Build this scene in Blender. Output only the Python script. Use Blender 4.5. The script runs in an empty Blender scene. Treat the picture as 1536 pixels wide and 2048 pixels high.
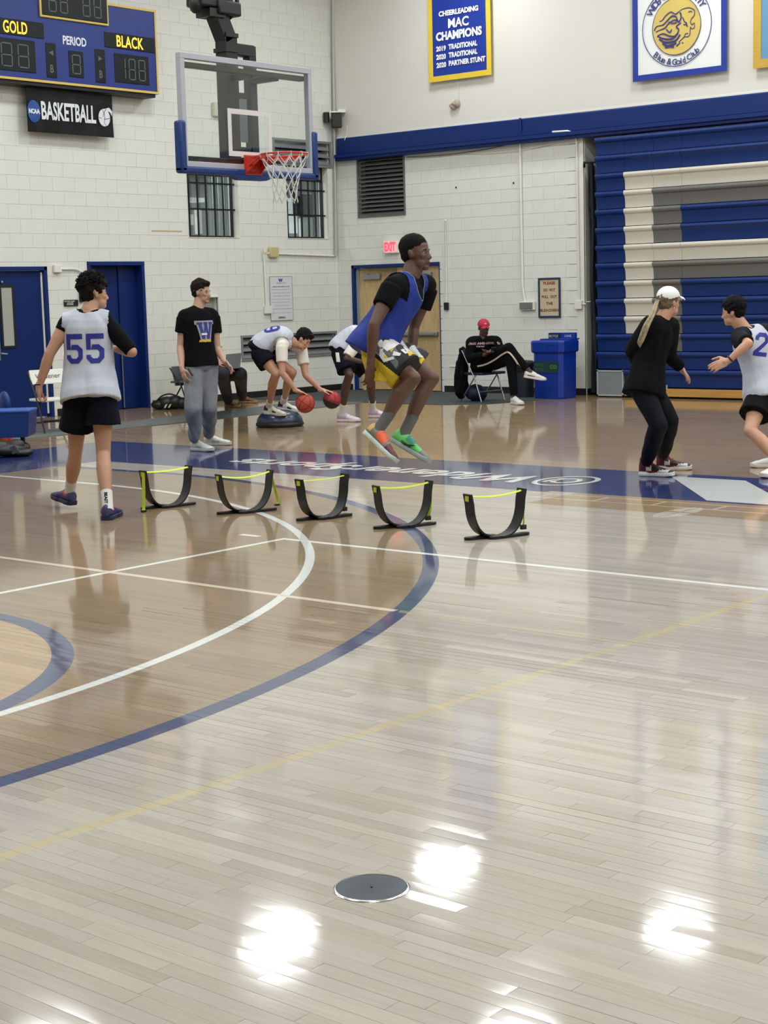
import bpy, bmesh, math, random
import numpy as np
from math import sin, cos, pi, sqrt
from mathutils import Vector, Matrix
from mathutils.bvhtree import BVHTree

random.seed(7)
rng = np.random.default_rng(11)
SC = bpy.context.scene
COL = SC.collection

# ---------------------------------------------------------------- camera
FPX, PITCH, ROLL, YAW, EYE = 3236.07, .1338674, -.0264885, .7003021, 1.65
_f = np.array([cos(YAW)*cos(PITCH), sin(YAW)*cos(PITCH), -sin(PITCH)])
_r0 = np.array([sin(YAW), -cos(YAW), 0.]); _u0 = np.cross(_r0, _f)
_r = cos(ROLL)*_r0+sin(ROLL)*_u0; _u = -sin(ROLL)*_r0+cos(ROLL)*_u0
cam = bpy.data.objects.new('camera', bpy.data.cameras.new('camera'))
COL.objects.link(cam); SC.camera = cam
cam.matrix_world = Matrix(((_r[0], _u[0], -_f[0], 0), (_r[1], _u[1], -_f[1], 0), (_r[2], _u[2], -_f[2], EYE), (0, 0, 0, 1)))
cam.data.sensor_fit = 'VERTICAL'; cam.data.sensor_height = 36
cam.data.lens = FPX/2048*36; cam.data.clip_end = 200

# ---------------------------------------------------------------- world, exposure
SC.view_settings.view_transform = 'Standard'; SC.view_settings.look = 'None'
SC.view_settings.gamma = 1; SC.view_settings.use_curve_mapping = False
SC.view_settings.exposure = 0.0
LAMP_W = 32.0            # watts of each high-bay fixture
LAMP_COL = (0.965, 1.0, 0.995)
w = bpy.data.worlds.new('world'); SC.world = w; w.use_nodes = True
w.node_tree.nodes['Background'].inputs[0].default_value = (.75, .8, .85, 1)
w.node_tree.nodes['Background'].inputs[1].default_value = .4

# surveyed points of the hall: turn a sight line of the survey into a point on a plane of the room
def ray(px, py): return _f+(px-768)/FPX*_r-(py-1024)/FPX*_u
def fl(px, py, z=0.): d = ray(px, py); return Vector(np.array([0, 0, EYE])+d*((z-EYE)/d[2]))
def onx(px, py, X): d = ray(px, py); return Vector(np.array([0, 0, EYE])+d*(X/d[0]))
def ony(px, py, Y): d = ray(px, py); return Vector(np.array([0, 0, EYE])+d*(Y/d[1]))
def P3(px, py, d): return Vector(np.array([0, 0, EYE])+ray(px, py)*d)
def dr(r, a, z=0.):   # direction: right / away / up as seen across the hall
    return Vector((r*sin(YAW)+a*cos(YAW), -r*cos(YAW)+a*sin(YAW), z)).normalized()
XW, YW, CEIL = 21.42, 18.95, 8.2

# ---------------------------------------------------------------- materials
def lin(c):
    return tuple(((x/255)/12.92 if x/255 <= .04045 else ((x/255+.055)/1.055)**2.4) for x in c)
_m = {}
def mat(name, c, rough=.6, metal=0., bump=0., bscale=40., var=0., vscale=3., coat=0., emit=0., spec=.5, stretch=(1, 1, 1)):
    if name in _m: return _m[name]
    m = bpy.data.materials.new(name); m.use_nodes = True; nt = m.node_tree; N = nt.nodes
    b = N['Principled BSDF']; col = (*lin(c), 1)
    b.inputs['Base Color'].default_value = col; b.inputs['Roughness'].default_value = rough
    b.inputs['Metallic'].default_value = metal; b.inputs['Coat Weight'].default_value = coat
    b.inputs['Specular IOR Level'].default_value = spec
    if emit: b.inputs['Emission Color'].default_value = col; b.inputs['Emission Strength'].default_value = emit
    if bump or var:
        tc = N.new('ShaderNodeTexCoord'); mp = N.new('ShaderNodeMapping'); mp.inputs['Scale'].default_value = stretch
        nt.links.new(tc.outputs['Object'], mp.inputs[0])
    if bump:
        n = N.new('ShaderNodeTexNoise'); n.inputs['Scale'].default_value = bscale; n.inputs['Detail'].default_value = 4
        bp = N.new('ShaderNodeBump'); bp.inputs['Strength'].default_value = bump; bp.inputs['Distance'].default_value = .01
        nt.links.new(mp.outputs[0], n.inputs['Vector']); nt.links.new(n.outputs[0], bp.inputs['Height']); nt.links.new(bp.outputs[0], b.inputs['Normal'])
    if var:
        n = N.new('ShaderNodeTexNoise'); n.inputs['Scale'].default_value = vscale; n.inputs['Detail'].default_value = 5
        r = N.new('ShaderNodeMapRange'); r.inputs[1].default_value = .3; r.inputs[2].default_value = .7
        r.inputs[3].default_value = 1-var; r.inputs[4].default_value = 1+var
        mx = N.new('ShaderNodeMix'); mx.data_type = 'RGBA'; mx.blend_type = 'MULTIPLY'; mx.inputs[0].default_value = 1
        mx.inputs[6].default_value = col
        nt.links.new(mp.outputs[0], n.inputs['Vector']); nt.links.new(n.outputs[0], r.inputs[0]); nt.links.new(r.outputs[0], mx.inputs[7]); nt.links.new(mx.outputs[2], b.inputs['Base Color'])
    _m[name] = m; return m

def glass(name, tint, refl=.08, rough=.02):
    m = bpy.data.materials.new(name); m.use_nodes = True; nt = m.node_tree; N = nt.nodes; N.clear()
    o = N.new('ShaderNodeOutputMaterial'); t = N.new('ShaderNodeBsdfTransparent'); g = N.new('ShaderNodeBsdfGlossy'); mx = N.new('ShaderNodeMixShader')
    t.inputs[0].default_value = (*tint, 1); g.inputs['Roughness'].default_value = rough; mx.inputs[0].default_value = refl
    nt.links.new(t.outputs[0], mx.inputs[1]); nt.links.new(g.outputs[0], mx.inputs[2]); nt.links.new(mx.outputs[0], o.inputs[0])
    _m[name] = m; return m

M_BLOCK = mat('painted_block', (222, 223, 216), .6, bump=.12, bscale=60, var=.02, vscale=2.5)
M_MORTAR = mat('painted_mortar', (216, 217, 210), .7)
M_PLASTER = mat('painted_plaster', (218, 216, 209), .7, bump=.05, bscale=80, var=.015, vscale=.8)
M_WHITE = mat('white_paint', (226, 226, 218), .5)
M_CEIL = mat('ceiling_paint', (226, 228, 224), .8)
M_BLUE = mat('blue_paint', (10, 40, 104), .5, spec=.3)
M_BLUEDK = mat('door_blue_paint', (8, 36, 96), .45, var=.03, spec=.3)
M_BLACK = mat('black_vinyl', (18, 19, 21), .5)
M_BLKMET = mat('black_metal', (16, 17, 20), .45, var=.1)
M_GREYMET = mat('grey_metal', (150, 152, 152), .4, metal=.6)
M_GALV = mat('galvanised', (176, 178, 176), .45, metal=.3)
M_LOUV = mat('louvre_grey', (122, 126, 126), .55)
M_LOUVDK = mat('louvre_dark_grey', (96, 98, 98), .6)
M_DARK = mat('dark_void', (10, 10, 11), .9)

# ---------------------------------------------------------------- mesh builder
class MB:
    def __init__(s): s.v = []; s.f = []; s.m = []
    def add(s, vs, fs, mi=0):
        o = len(s.v); s.v += [tuple(v) for v in vs]; s.f += [tuple(i+o for i in f) for f in fs]; s.m += [mi]*len(fs); return s
    def box(s, lo, hi, mi=0, M=None):
        x0, y0, z0 = lo; x1, y1, z1 = hi
        vs = [(x0, y0, z0), (x1, y0, z0), (x1, y1, z0), (x0, y1, z0), (x0, y0, z1), (x1, y0, z1), (x1, y1, z1), (x0, y1, z1)]
        if M is not None: vs = [M @ Vector(v) for v in vs]
        return s.add(vs, [(0, 3, 2, 1), (4, 5, 6, 7), (0, 1, 5, 4), (1, 2, 6, 5), (2, 3, 7, 6), (3, 0, 4, 7)], mi)
    def bbox(s, lo, hi, b=.004, mi=0, M=None):   # box with bevelled edges
        x0, y0, z0 = lo; x1, y1, z1 = hi; c = [(x0+x1)/2, (y0+y1)/2, (z0+z1)/2]; h = [(x1-x0)/2, (y1-y0)/2, (z1-z0)/2]; b = min(b, min(h)*.9)
        bm = bmesh.new(); bmesh.ops.create_cube(bm, size=2)
        for v in bm.verts: v.co = Vector((c[0]+v.co.x*h[0], c[1]+v.co.y*h[1], c[2]+v.co.z*h[2]))
        bmesh.ops.bevel(bm, geom=bm.edges[:], offset=b, segments=2, affect='EDGES', profile=.5)
        vs = [(M @ v.co if M is not None else v.co.copy()) for v in bm.verts]; fs = [[q.index for q in f.verts] for f in bm.faces]; bm.free()
        return s.add(vs, fs, mi)
    def ring_loft(s, rings, mi=0, cap=(True, True)):
        n = len(rings[0]); vs = [p for r in rings for p in r]; fs = []
        for i in range(len(rings)-1):
            for j in range(n): fs.append((i*n+j, i*n+(j+1) % n, (i+1)*n+(j+1) % n, (i+1)*n+j))
        if cap[0]: fs.append(tuple(range(n-1, -1, -1)))
        if cap[1]: fs.append(tuple((len(rings)-1)*n+j for j in range(n)))
        return s.add(vs, fs, mi)
    def tube(s, pts, r, n=10, mi=0, cap=True, flat=None):
        pts = [Vector(p) for p in pts]; rings = []; ref = None
        rs = r if hasattr(r, '__len__') else [r]*len(pts)
        for i, p in enumerate(pts):
            t = (pts[min(i+1, len(pts)-1)]-pts[max(i-1, 0)]).normalized()
            if ref is None: ref = t.orthogonal().normalized() if abs(t.z) > .95 else Vector((0, 0, 1))
            a = (ref-t*ref.dot(t)).normalized(); b = t.cross(a); ref = a
            rings.append([p+(a*cos(2*pi*k/n)+b*sin(2*pi*k/n))*rs[i] for k in range(n)])
        return s.ring_loft(rings, mi, (cap, cap))
    def strip(s, pts, wdir, wid, th, mi=0):   # flat strap following pts, wid across wdir, th thick
        pts = [Vector(p) for p in pts]; wv = Vector(wdir).normalized()*wid/2; rings = []
        for i, p in enumerate(pts):
            t = (pts[min(i+1, len(pts)-1)]-pts[max(i-1, 0)]).normalized(); n = t.cross(wv).normalized()*th/2
            rings.append([p-wv-n, p+wv-n, p+wv+n, p-wv+n])
        return s.ring_loft(rings, mi)
    def lathe(s, prof, c=(0, 0, 0), n=24, mi=0, M=None, cap=(True, True)):
        rings = [[Vector((c[0]+r*cos(2*pi*k/n), c[1]+r*sin(2*pi*k/n), c[2]+z)) for k in range(n)] for r, z in prof]
        if M is not None: rings = [[M @ p for p in r] for r in rings]
        return s.ring_loft(rings, mi, cap)
    def prism(s, poly, ex, mi=0):
        n = len(poly); ex = Vector(ex); a = [Vector(p) for p in poly]
        return s.add(a+[p+ex for p in a], [tuple(range(n-1, -1, -1)), tuple(range(n, 2*n))]+[(i, (i+1) % n, n+(i+1) % n, n+i) for i in range(n)], mi)
    def ell(s, c, r, M3=None, n=14, mi=0):
        m = n//2; vs = []; fs = []; c = Vector(c)
        vs.append((0, 0, 1))
        for i in range(1, m):
            t = pi*i/m
            for k in range(n): vs.append((sin(t)*cos(2*pi*k/n), sin(t)*sin(2*pi*k/n), cos(t)))
        vs.append((0, 0, -1))
        for k in range(n):
            fs.append((0, 1+k, 1+(k+1) % n)); b = 1+(m-2)*n; fs.append((len(vs)-1, b+(k+1) % n, b+k))
        for i in range(m-2):
            for k in range(n): fs.append((1+i*n+k, 1+(i+1)*n+k, 1+(i+1)*n+(k+1) % n, 1+i*n+(k+1) % n))
        out = []
        for v in vs:
            q = Vector((v[0]*r[0], v[1]*r[1], v[2]*r[2]))
            out.append(c+(M3 @ q if M3 is not None else q))
        return s.add(out, fs, mi)
    def build(s, name, mats, parent=None, smooth=None, fix=True, **props):
        me = bpy.data.meshes.new(name); me.from_pydata(s.v, [], s.f)
        if not isinstance(mats, (list, tuple)): mats = [mats]
        for m in mats: me.materials.append(m)
        me.polygons.foreach_set('material_index', s.m)
        if fix:
            bm = bmesh.new(); bm.from_mesh(me); bmesh.ops.recalc_face_normals(bm, faces=bm.faces); bm.to_mesh(me); bm.free()
        if smooth is not None:
            me.polygons.foreach_set('use_smooth', [True]*len(me.polygons))
            if smooth < 180: me.set_sharp_from_angle(angle=math.radians(20 if smooth <= 40 else smooth))
        if name in PRINT and 'kind' not in props and parent is not None: props['kind'] = 'stuff'
        return link(me, name, parent, **props)
PRINT = {'lettering', 'segments', 'mark', 'led_letters', 'print', 'seams', 'lion_head', 'navy_print', 'painted_lettering', 'disc_lettering', 'letters', 'notice_edge', 'ball_emblem'}

def link(me, name, parent=None, **props):
    o = bpy.data.objects.new(name, me); COL.objects.link(o)
    if parent is not None:
        o.parent = parent; o.matrix_parent_inverse = parent.matrix_basis.inverted()
    for k, v in props.items():
        if v is not None: o[k] = v
    return o
def empty(name, loc, label=None, category=None, group=None, kind=None):
    o = bpy.data.objects.new(name, None); COL.objects.link(o); o.location = loc; o.empty_display_size = .1
    for k, v in (('label', label), ('category', category), ('group', group), ('kind', kind)):
        if v: o[k] = v
    return o
def copy_tree(o, parent=None, off=None):
    c = o.copy(); COL.objects.link(c); c.parent = parent
    if off is not None and parent is None: c.location = o.location+off
    for ch in list(o.children): copy_tree(ch, c)
    return c

# flat lettering: returns verts (2D, fitted to w x h from the origin) and faces
def text2d(body, wid=None, hei=None, bold=0., shear=0., spacing=1., align='LEFT'):
    cu = bpy.data.curves.new('t', 'FONT'); cu.body = body; cu.size = 1; cu.offset = bold; cu.shear = shear
    cu.space_character = spacing; cu.resolution_u = 3; cu.align_x = align; cu.fill_mode = 'FRONT'
    o = bpy.data.objects.new('t', cu); COL.objects.link(o)
    me = bpy.data.meshes.new_from_object(o.evaluated_get(bpy.context.evaluated_depsgraph_get()))
    vs = np.array([v.co[:] for v in me.vertices])[:, :2]; fs = [tuple(p.vertices) for p in me.polygons]
    bpy.data.objects.remove(o); bpy.data.curves.remove(cu); bpy.data.meshes.remove(me)
    lo = vs.min(0); hi = vs.max(0); vs = vs-lo; sz = hi-lo
    sx = wid/sz[0] if wid else None; sy = hei/sz[1] if hei else None
    if sx is None: sx = sy
    if sy is None: sy = sx
    return vs*[sx, sy], fs
def lettering(mb, t2, org, right, up, off=0., mi=0):
    org = Vector(org); right = Vector(right).normalized(); up = Vector(up).normalized(); n = right.cross(up)
    mb.add([org+right*x+up*y+n*off for x, y in t2[0]], t2[1], mi); return mb
def poly2d(polys, sx=1, sy=1):
    vs = []; fs = []
    for p in polys: fs.append(tuple(range(len(vs), len(vs)+len(p)))); vs += [(x*sx, y*sy) for x, y in p]
    return np.array(vs, float), fs

# wall pieces: u runs along the wall, v is height
def cells(u0, u1, v0, v1, holes):
    us = sorted({u0, u1, *[min(max(h[i], u0), u1) for h in holes for i in (0, 1)]})
    vs = sorted({v0, v1, *[min(max(h[i], v0), v1) for h in holes for i in (2, 3)]})
    out = []
    for j in range(len(vs)-1):
        run = None
        for i in range(len(us)-1):
            cu, cv = (us[i]+us[i+1])/2, (vs[j]+vs[j+1])/2
            inside = any(h[0] < cu < h[1] and h[2] < cv < h[3] for h in holes)
            if inside or us[i+1]-us[i] < 1e-6:
                if run: out.append(run); run = None
            else: run = (run[0], us[i+1], vs[j], vs[j+1]) if run else (us[i], us[i+1], vs[j], vs[j+1])
        if run: out.append(run)
    return out
def fr4(x0, x1, z0, z1, t):   # four rails of a frame that butt without overlapping
    return ((x0, x1, z1-t, z1), (x0, x1, z0, z0+t), (x0, x0+t, z0+t, z1-t), (x1-t, x1, z0+t, z1-t))
def WL(u0, u1, v0, v1, d0, d1):  # box on wall_left: u = X, d = distance out into the hall
    return (min(u0, u1), YW-max(d0, d1), min(v0, v1)), (max(u0, u1), YW-min(d0, d1), max(v0, v1))
def WR(u0, u1, v0, v1, d0, d1):  # box on wall_right: u = Y
    return (XW-max(d0, d1), min(u0, u1), min(v0, v1)), (XW-min(d0, d1), max(u0, u1), max(v0, v1))
def pl(px, py, off=0.): p = ony(px, py, YW-off); return p.x, p.z
def pr(px, py, off=0.): p = onx(px, py, XW-off); return p.y, p.z
# ================================================================ FLOOR
class E_:   # tiny expression wrapper round math nodes
    nt = None
    def __init__(s, k): s.k = k
    @staticmethod
    def op(o, *a):
        n = E_.nt.nodes.new('ShaderNodeMath'); n.operation = o
        for i, x in enumerate(a):
            if isinstance(x, E_): E_.nt.links.new(x.k, n.inputs[i])
            else: n.inputs[i].default_value = x
        return E_(n.outputs[0])
    def __add__(s, o): return E_.op('ADD', s, o)
    def __sub__(s, o): return E_.op('SUBTRACT', s, o)
    def __mul__(s, o): return E_.op('MULTIPLY', s, o)
    def gt(s, v): return E_.op('GREATER_THAN', s, v)
    def lt(s, v): return E_.op('LESS_THAN', s, v)
    def inv(s): return E_.op('SUBTRACT', 1., s)
    def max(s, o): return E_.op('MAXIMUM', s, o)

def floor_material(name, with_tone, parts='full'):
    m = bpy.data.materials.new(name); m.use_nodes = True; nt = m.node_tree; N = nt.nodes; L = nt.links; E_.nt = nt
    b = N['Principled BSDF']; geo = N.new('ShaderNodeNewGeometry'); sep = N.new('ShaderNodeSeparateXYZ'); L.new(geo.outputs['Position'], sep.inputs[0])
    X, Y = E_(sep.outputs[0]), E_(sep.outputs[1])
    def dist(cx, cy): a = X-cx; c = Y-cy; return E_.op('SQRT', a*a+c*c)
    def rect(x0, x1, y0, y1): return X.gt(x0)*X.lt(x1)*Y.gt(y0)*Y.lt(y1)
    def rgb(c): return (*lin(c), 1)
    def mix(fac, a, c, mode='MIX'):
        n = N.new('ShaderNodeMix'); n.data_type = 'RGBA'; n.blend_type = mode
        if isinstance(fac, E_): L.new(fac.k, n.inputs[0])
        else: n.inputs[0].default_value = fac
        for i, x in ((6, a), (7, c)):
            if isinstance(x, tuple): n.inputs[i].default_value = x
            else: L.new(x, n.inputs[i])
        return n.outputs[2]
    d3 = dist(3.19, 11.87); dw = dist(3.277, 11.59); dc = dist(3.31, 7.18)
    # inside the three-point line: the arc in front, the straight run beyond
    inside = d3.lt(7.30).max(Y.gt(11.87)*X.lt(10.45)*Y.lt(13.1))
    l3 = (d3.gt(7.255)*d3.lt(7.355)*Y.lt(11.87)).max(rect(10.40, 10.50, 11.87, 13.1))
    lw = (dw.gt(6.245)*dw.lt(6.305)*Y.lt(11.59)).max(rect(9.52, 9.58, 11.59, 13.05))
    circ = dc.gt(1.80)*dc.lt(1.905); disc = dc.lt(1.80)
    border = (rect(10.98, 12.62, 7.5, 14.9)).max(rect(-9., 12.62, 13.1, 14.9))
    # white slanting panel that interrupts the band on the right
    yl_ = Y-(X-11.33)*.82
    panel = yl_.lt(6.27)*yl_.gt(5.55)*X.gt(11.12)*X.lt(12.42)
    border = border.max(rect(11.05, 12.62, -9., 7.6))
    brown_out = X.gt(12.62).max(Y.gt(14.9)).max((X.gt(10.33)-(Y-6.7)*0.)*Y.lt(7.25))
    wav = N.new('ShaderNodeTexNoise'); wav.inputs['Scale'].default_value = 2.2; wav.noise_dimensions = '2D'
    # wood: long grain along Y, tone per board
    mp = N.new('ShaderNodeMapping'); mp.inputs['Scale'].default_value = (30, 1.6, 1); L.new(geo.outputs['Position'], mp.inputs[0])
    gr = N.new('ShaderNodeTexNoise'); gr.inputs['Scale'].default_value = 3; gr.inputs['Detail'].default_value = 6; L.new(mp.outputs[0], gr.inputs['Vector'])
    if with_tone:
        at = N.new('ShaderNodeAttribute'); at.attribute_name = 'tone'; tone = E_(at.outputs['Fac'])
    else:
        # far field: rows of boards with staggered ends, told apart by colour only
        row = E_.op('FLOOR', X*(1/.0572)); wn = N.new('ShaderNodeTexWhiteNoise'); wn.noise_dimensions = '1D'; L.new(row.k, wn.inputs['W'])
        yy = Y*1.35+E_(wn.outputs['Value'])*7.; cell = E_.op('FLOOR', yy)
        cb = N.new('ShaderNodeCombineXYZ'); L.new(row.k, cb.inputs[0]); L.new(cell.k, cb.inputs[1])
        w2 = N.new('ShaderNodeTexWhiteNoise'); w2.noise_dimensions = '2D'; L.new(cb.outputs[0], w2.inputs['Vector']); tone = E_(w2.outputs['Value'])
    rp = N.new('ShaderNodeValToRGB'); L.new((tone*.8+E_(gr.outputs[0])*.2).k, rp.inputs[0])
    e = rp.color_ramp.elements; e[0].position = .06; e[0].color = rgb((164, 155, 141)); e[1].position = .92; e[1].color = rgb((185, 177, 163))
    k = rp.color_ramp.elements.new(.35); k.color = rgb((175, 167, 152)); k = rp.color_ramp.elements.new(.65); k.color = rgb((178, 168, 157))
    pale = rp.outputs[0]
    gm = N.new('ShaderNodeMapRange'); gm.inputs[1].default_value = .3; gm.inputs[2].default_value = .7; gm.inputs[3].default_value = .93; gm.inputs[4].default_value = 1.05
    L.new(gr.outputs[0], gm.inputs[0])
    pale = mix(1., pale, gm.outputs[0], 'MULTIPLY')
    stain = mix(1., pale, rgb((207, 184, 150)), 'MULTIPLY')
    stain2 = mix(1., pale, rgb((226, 200, 160)), 'MULTIPLY')
    warm = mix(1., pale, rgb((255, 222, 178)), 'MULTIPLY')
    c = mix(inside, pale, stain)
    c = mix(brown_out, c, stain2)
    c = mix(disc, c, warm)
    # paint
    blue = rgb((38, 56, 112)); bl2 = rgb((28, 56, 104)); white = rgb((232, 234, 228)); cream = rgb((218, 206, 186)); tan = rgb((186, 172, 132))
    c = mix(border, c, rgb((10, 36, 96)))
    c = mix(panel, c, rgb((214, 218, 212)))
    c = mix(rect(11.93, 11.97, 2., 6.12)*panel.inv(), c, rgb((170, 30, 50)))
    # faint ticked rule and ghost emblem beside the band
    lines = rect(10.90, 10.925, 3., 7.6).max(rect(10.66, 10.685, 3., 7.5))
    tick = E_.op('FRACT', Y*1.9).lt(.06)*rect(10.66, 10.9, 3., 7.6)
    c = mix(lines.max(tick)*.55, c, rgb((225, 215, 195)))
    ex = (X-10.42); ey = (Y-5.95); el = E_.op('SQRT', ex*ex*1.2+(ey*ey)*9.); ghost = el.lt(.34)*(E_.op('ABSOLUTE', ex-.02)).gt(.02)*(E_.op('ABSOLUTE', ey)).gt(.008)
    c = mix(ghost*.5, c, rgb((222, 220, 208)))
    c = mix(circ, c, bl2)
    c = mix(l3, c, rgb((20, 46, 94)))
    c = mix(lw, c, rgb((222, 226, 222)))
    c = mix(rect(6.395, 6.445, 5.35, 12.8)*inside, c, cream)
    c = mix(rect(6.395, 6.445, 3.95, 5.35)*inside.inv()*.45, c, tan)
    c = mix(rect(-3, 14., 3.90, 3.955)*.95, c, tan)
    c = mix(rect(-3, 8.0, 7.605, 7.655), c, white)
    c = mix(rect(7.95, 8.0, -6., 7.655), c, white)
    c = mix(rect(7.945, 7.995, 7.86, 8.04), c, white)
    L.new(c, b.inputs['Base Color'])
    b.inputs['Roughness'].default_value = .42; b.inputs['Specular IOR Level'].default_value = .35
    b.inputs['Coat Weight'].default_value = .85; b.inputs['Coat Roughness'].default_value = .07; b.inputs['Coat IOR'].default_value = 1.5
    # slow undulation of the lacquer
    mp2 = N.new('ShaderNodeMapping'); mp2.inputs['Scale'].default_value = (17.5, 1.3, 1); L.new(geo.outputs['Position'], mp2.inputs[0])
    n2 = N.new('ShaderNodeTexNoise'); n2.inputs['Scale'].default_value = 1.; n2.inputs['Detail'].default_value = 2.5; L.new(mp2.outputs[0], n2.inputs['Vector'])
    bp = N.new('ShaderNodeBump'); bp.inputs['Strength'].default_value = .35 if with_tone else .2; bp.inputs['Distance'].default_value = .0006
    L.new(n2.outputs[0], bp.inputs['Height']); L.new(bp.outputs[0], b.inputs['Normal']); L.new(bp.outputs[0], b.inputs['Coat Normal'])
    return m
M_BOARD = floor_material('maple_boards', True)
M_FIELD = floor_material('maple_far_field', False)
M_JOINT = mat('board_joint', (92, 80, 62), .8)

floor = MB().box((-9, -11, -.12), (23.2, YW+.3, -.0007)).build('floor', M_FIELD, kind='structure',
        label='glossy maple gym floor with painted court lines', category='floor')
# real boards out to the depth where one is about ten pixels across
BW = .0572
cand = []
DISC = Vector((3.29, 2.855, 0))
x = 1.4
while x < 9.6:
    y = .4+random.random()*.6
    while y < 12.:
        ln = random.choice((.32, .45, .6, .75, .9, 1.1)) * random.uniform(.85, 1.15)
        c = np.array([x+BW/2, y+ln/2, -EYE]); dep = c @ _f
        if dep > .5:
            sx = 768+FPX*(c @ _r)/dep; sy = 1024-FPX*(c @ _u)/dep
            mrg = 900 if dep < 6 else 500
            if dep < 8.6 and -mrg < sx < 1536+mrg and sy < 2500:
                cand.append((dep, x, y, ln, sx, sy))
        y += ln
    x += BW
def board_mesh(mbd, x, y, ln):
    g = .0004; a0, a1, b0, b1 = x+g, x+BW-g, y+g, y+ln-g
    t = random.gauss(0, 1)*.00014; cr = .00006; xm = (a0+a1)/2
    n = len(mbd.v)
    z0, z1, zm = -t, t, cr
    pts = [(a0, b0, -.0014), (a1, b0, -.0014), (a1, b1, -.0014), (a0, b1, -.0014),
           (a0, b0, z0), (xm, b0, zm), (a1, b0, z1), (a1, b1, z1), (xm, b1, zm), (a0, b1, z0)]
    fs = [(4, 5, 8, 9), (5, 6, 7, 8), (0, 1, 6, 5, 4), (1, 2, 7, 6), (2, 3, 9, 8, 7), (3, 0, 4, 9)]
    mbd.add(pts, fs); mbd.m[-4:] = [1]*4
def tone_attr(me, tones, per=10):
    a = me.attributes.new('tone', 'FLOAT', 'POINT'); a.data.foreach_set('value', np.repeat(np.array(tones, np.float32), per))
def smooth_tops(me, per=6):
    sm = np.zeros(len(me.polygons), bool); sm[0::per] = True; sm[1::per] = True; me.polygons.foreach_set('use_smooth', sm)
    me.set_sharp_from_angle(angle=.5)
def disc_cut(b):
    return (max(b[1], min(DISC.x, b[1]+BW))-DISC.x)**2+(max(b[2], min(DISC.y, b[2]+b[3]))-DISC.y)**2 < .121**2
inview = [b for b in cand if -60 < b[4] < 1596 and b[5] < 2110]
inview.sort(key=lambda b: -b[3]/b[0]**2)
near = set(map(id, inview[:300]))
for b in cand:
    if id(b) in near:
        mbd = MB(); board_mesh(mbd, b[1], b[2], b[3]); o = mbd.build('floor_board', [M_BOARD, M_JOINT], floor, fix=False)
        tone_attr(o.data, [random.random()]); smooth_tops(o.data)
mbd = MB(); tones = []
for b in cand:
    if id(b) not in near: board_mesh(mbd, b[1], b[2], b[3]); tones.append(random.random())
o = mbd.build('floor_boards', [M_BOARD, M_JOINT], floor, fix=False, kind='stuff'); tone_attr(o.data, tones); smooth_tops(o.data)

# painted handle along the blue band, read from the bleachers
M_FPAINT = mat('floor_white_paint', (228, 230, 226), .35, coat=.8)
M_FBLUE = mat('floor_blue_paint', (22, 42, 108), .35, coat=.8)
mb = MB()
def band_text(t2, y0, x0, z=.0012):
    lettering(mb, t2, (x0, y0, z), (0, 1, 0), (-1, 0, 0), 0)
band_text(text2d('WidenerSports', 3.68, .66, .032, .22), 8.12, 12.03)
# the at sign and its oval
def ell_ring(cx, cy, ax, ay, t, n=48):
    vs = [(cx+a*cos(2*pi*k/n), cy+b_*sin(2*pi*k/n)) for a, b_ in ((ax, ay), (ax-t, ay-t)) for k in range(n)]
    return np.array(vs), [(k, (k+1) % n, n+(k+1) % n, n+k) for k in range(n)]
band_text(ell_ring(.28, .30, .27, .36, .05), 7.5, 12.0)
band_text(ell_ring(.28, .30, .13, .17, .05), 7.5, 12.0)
band_text(poly2d([[(.38, .15), (.44, .15), (.46, .45), (.40, .45)]]), 7.5, 12.0)
mb.build('painted_lettering', M_FPAINT, floor, label='white painted lettering')

# round floor plate
pt = empty('floor_plate', DISC, 'round dark steel cover plate set in the pale boards nearest the viewer', 'cover plate')
MB().lathe([(.098, .0), (.1005, .0026), (.1, .003)], DISC, 64, cap=(True, True)).build('cover', mat('blued_steel', (52, 60, 70), .28, metal=.75, var=.25, vscale=9), pt, smooth=30)
mb = MB(); n = 64
prof = [(.1005, .0008), (.1015, .0042), (.1045, .0042), (.1085, .001)]
rings = [[DISC+Vector((r*cos(2*pi*k/n), r*sin(2*pi*k/n), z)) for k in range(n)] for r, z in prof]
mb.ring_loft(rings, cap=(False, False)); mb.build('rim_ring', mat('bright_rim', (205, 208, 208), .18, metal=.95), pt, smooth=60, fix=False)
MB().lathe([(.0035, .003), (.003, .0045), (.001, .0046)], DISC, 12).build('centre_screw', M_DARK, pt, smooth=40)

# ================================================================ WALLS
def bu(*q): return pl(*q)[0]
L0, L1 = 13.2, XW
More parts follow.
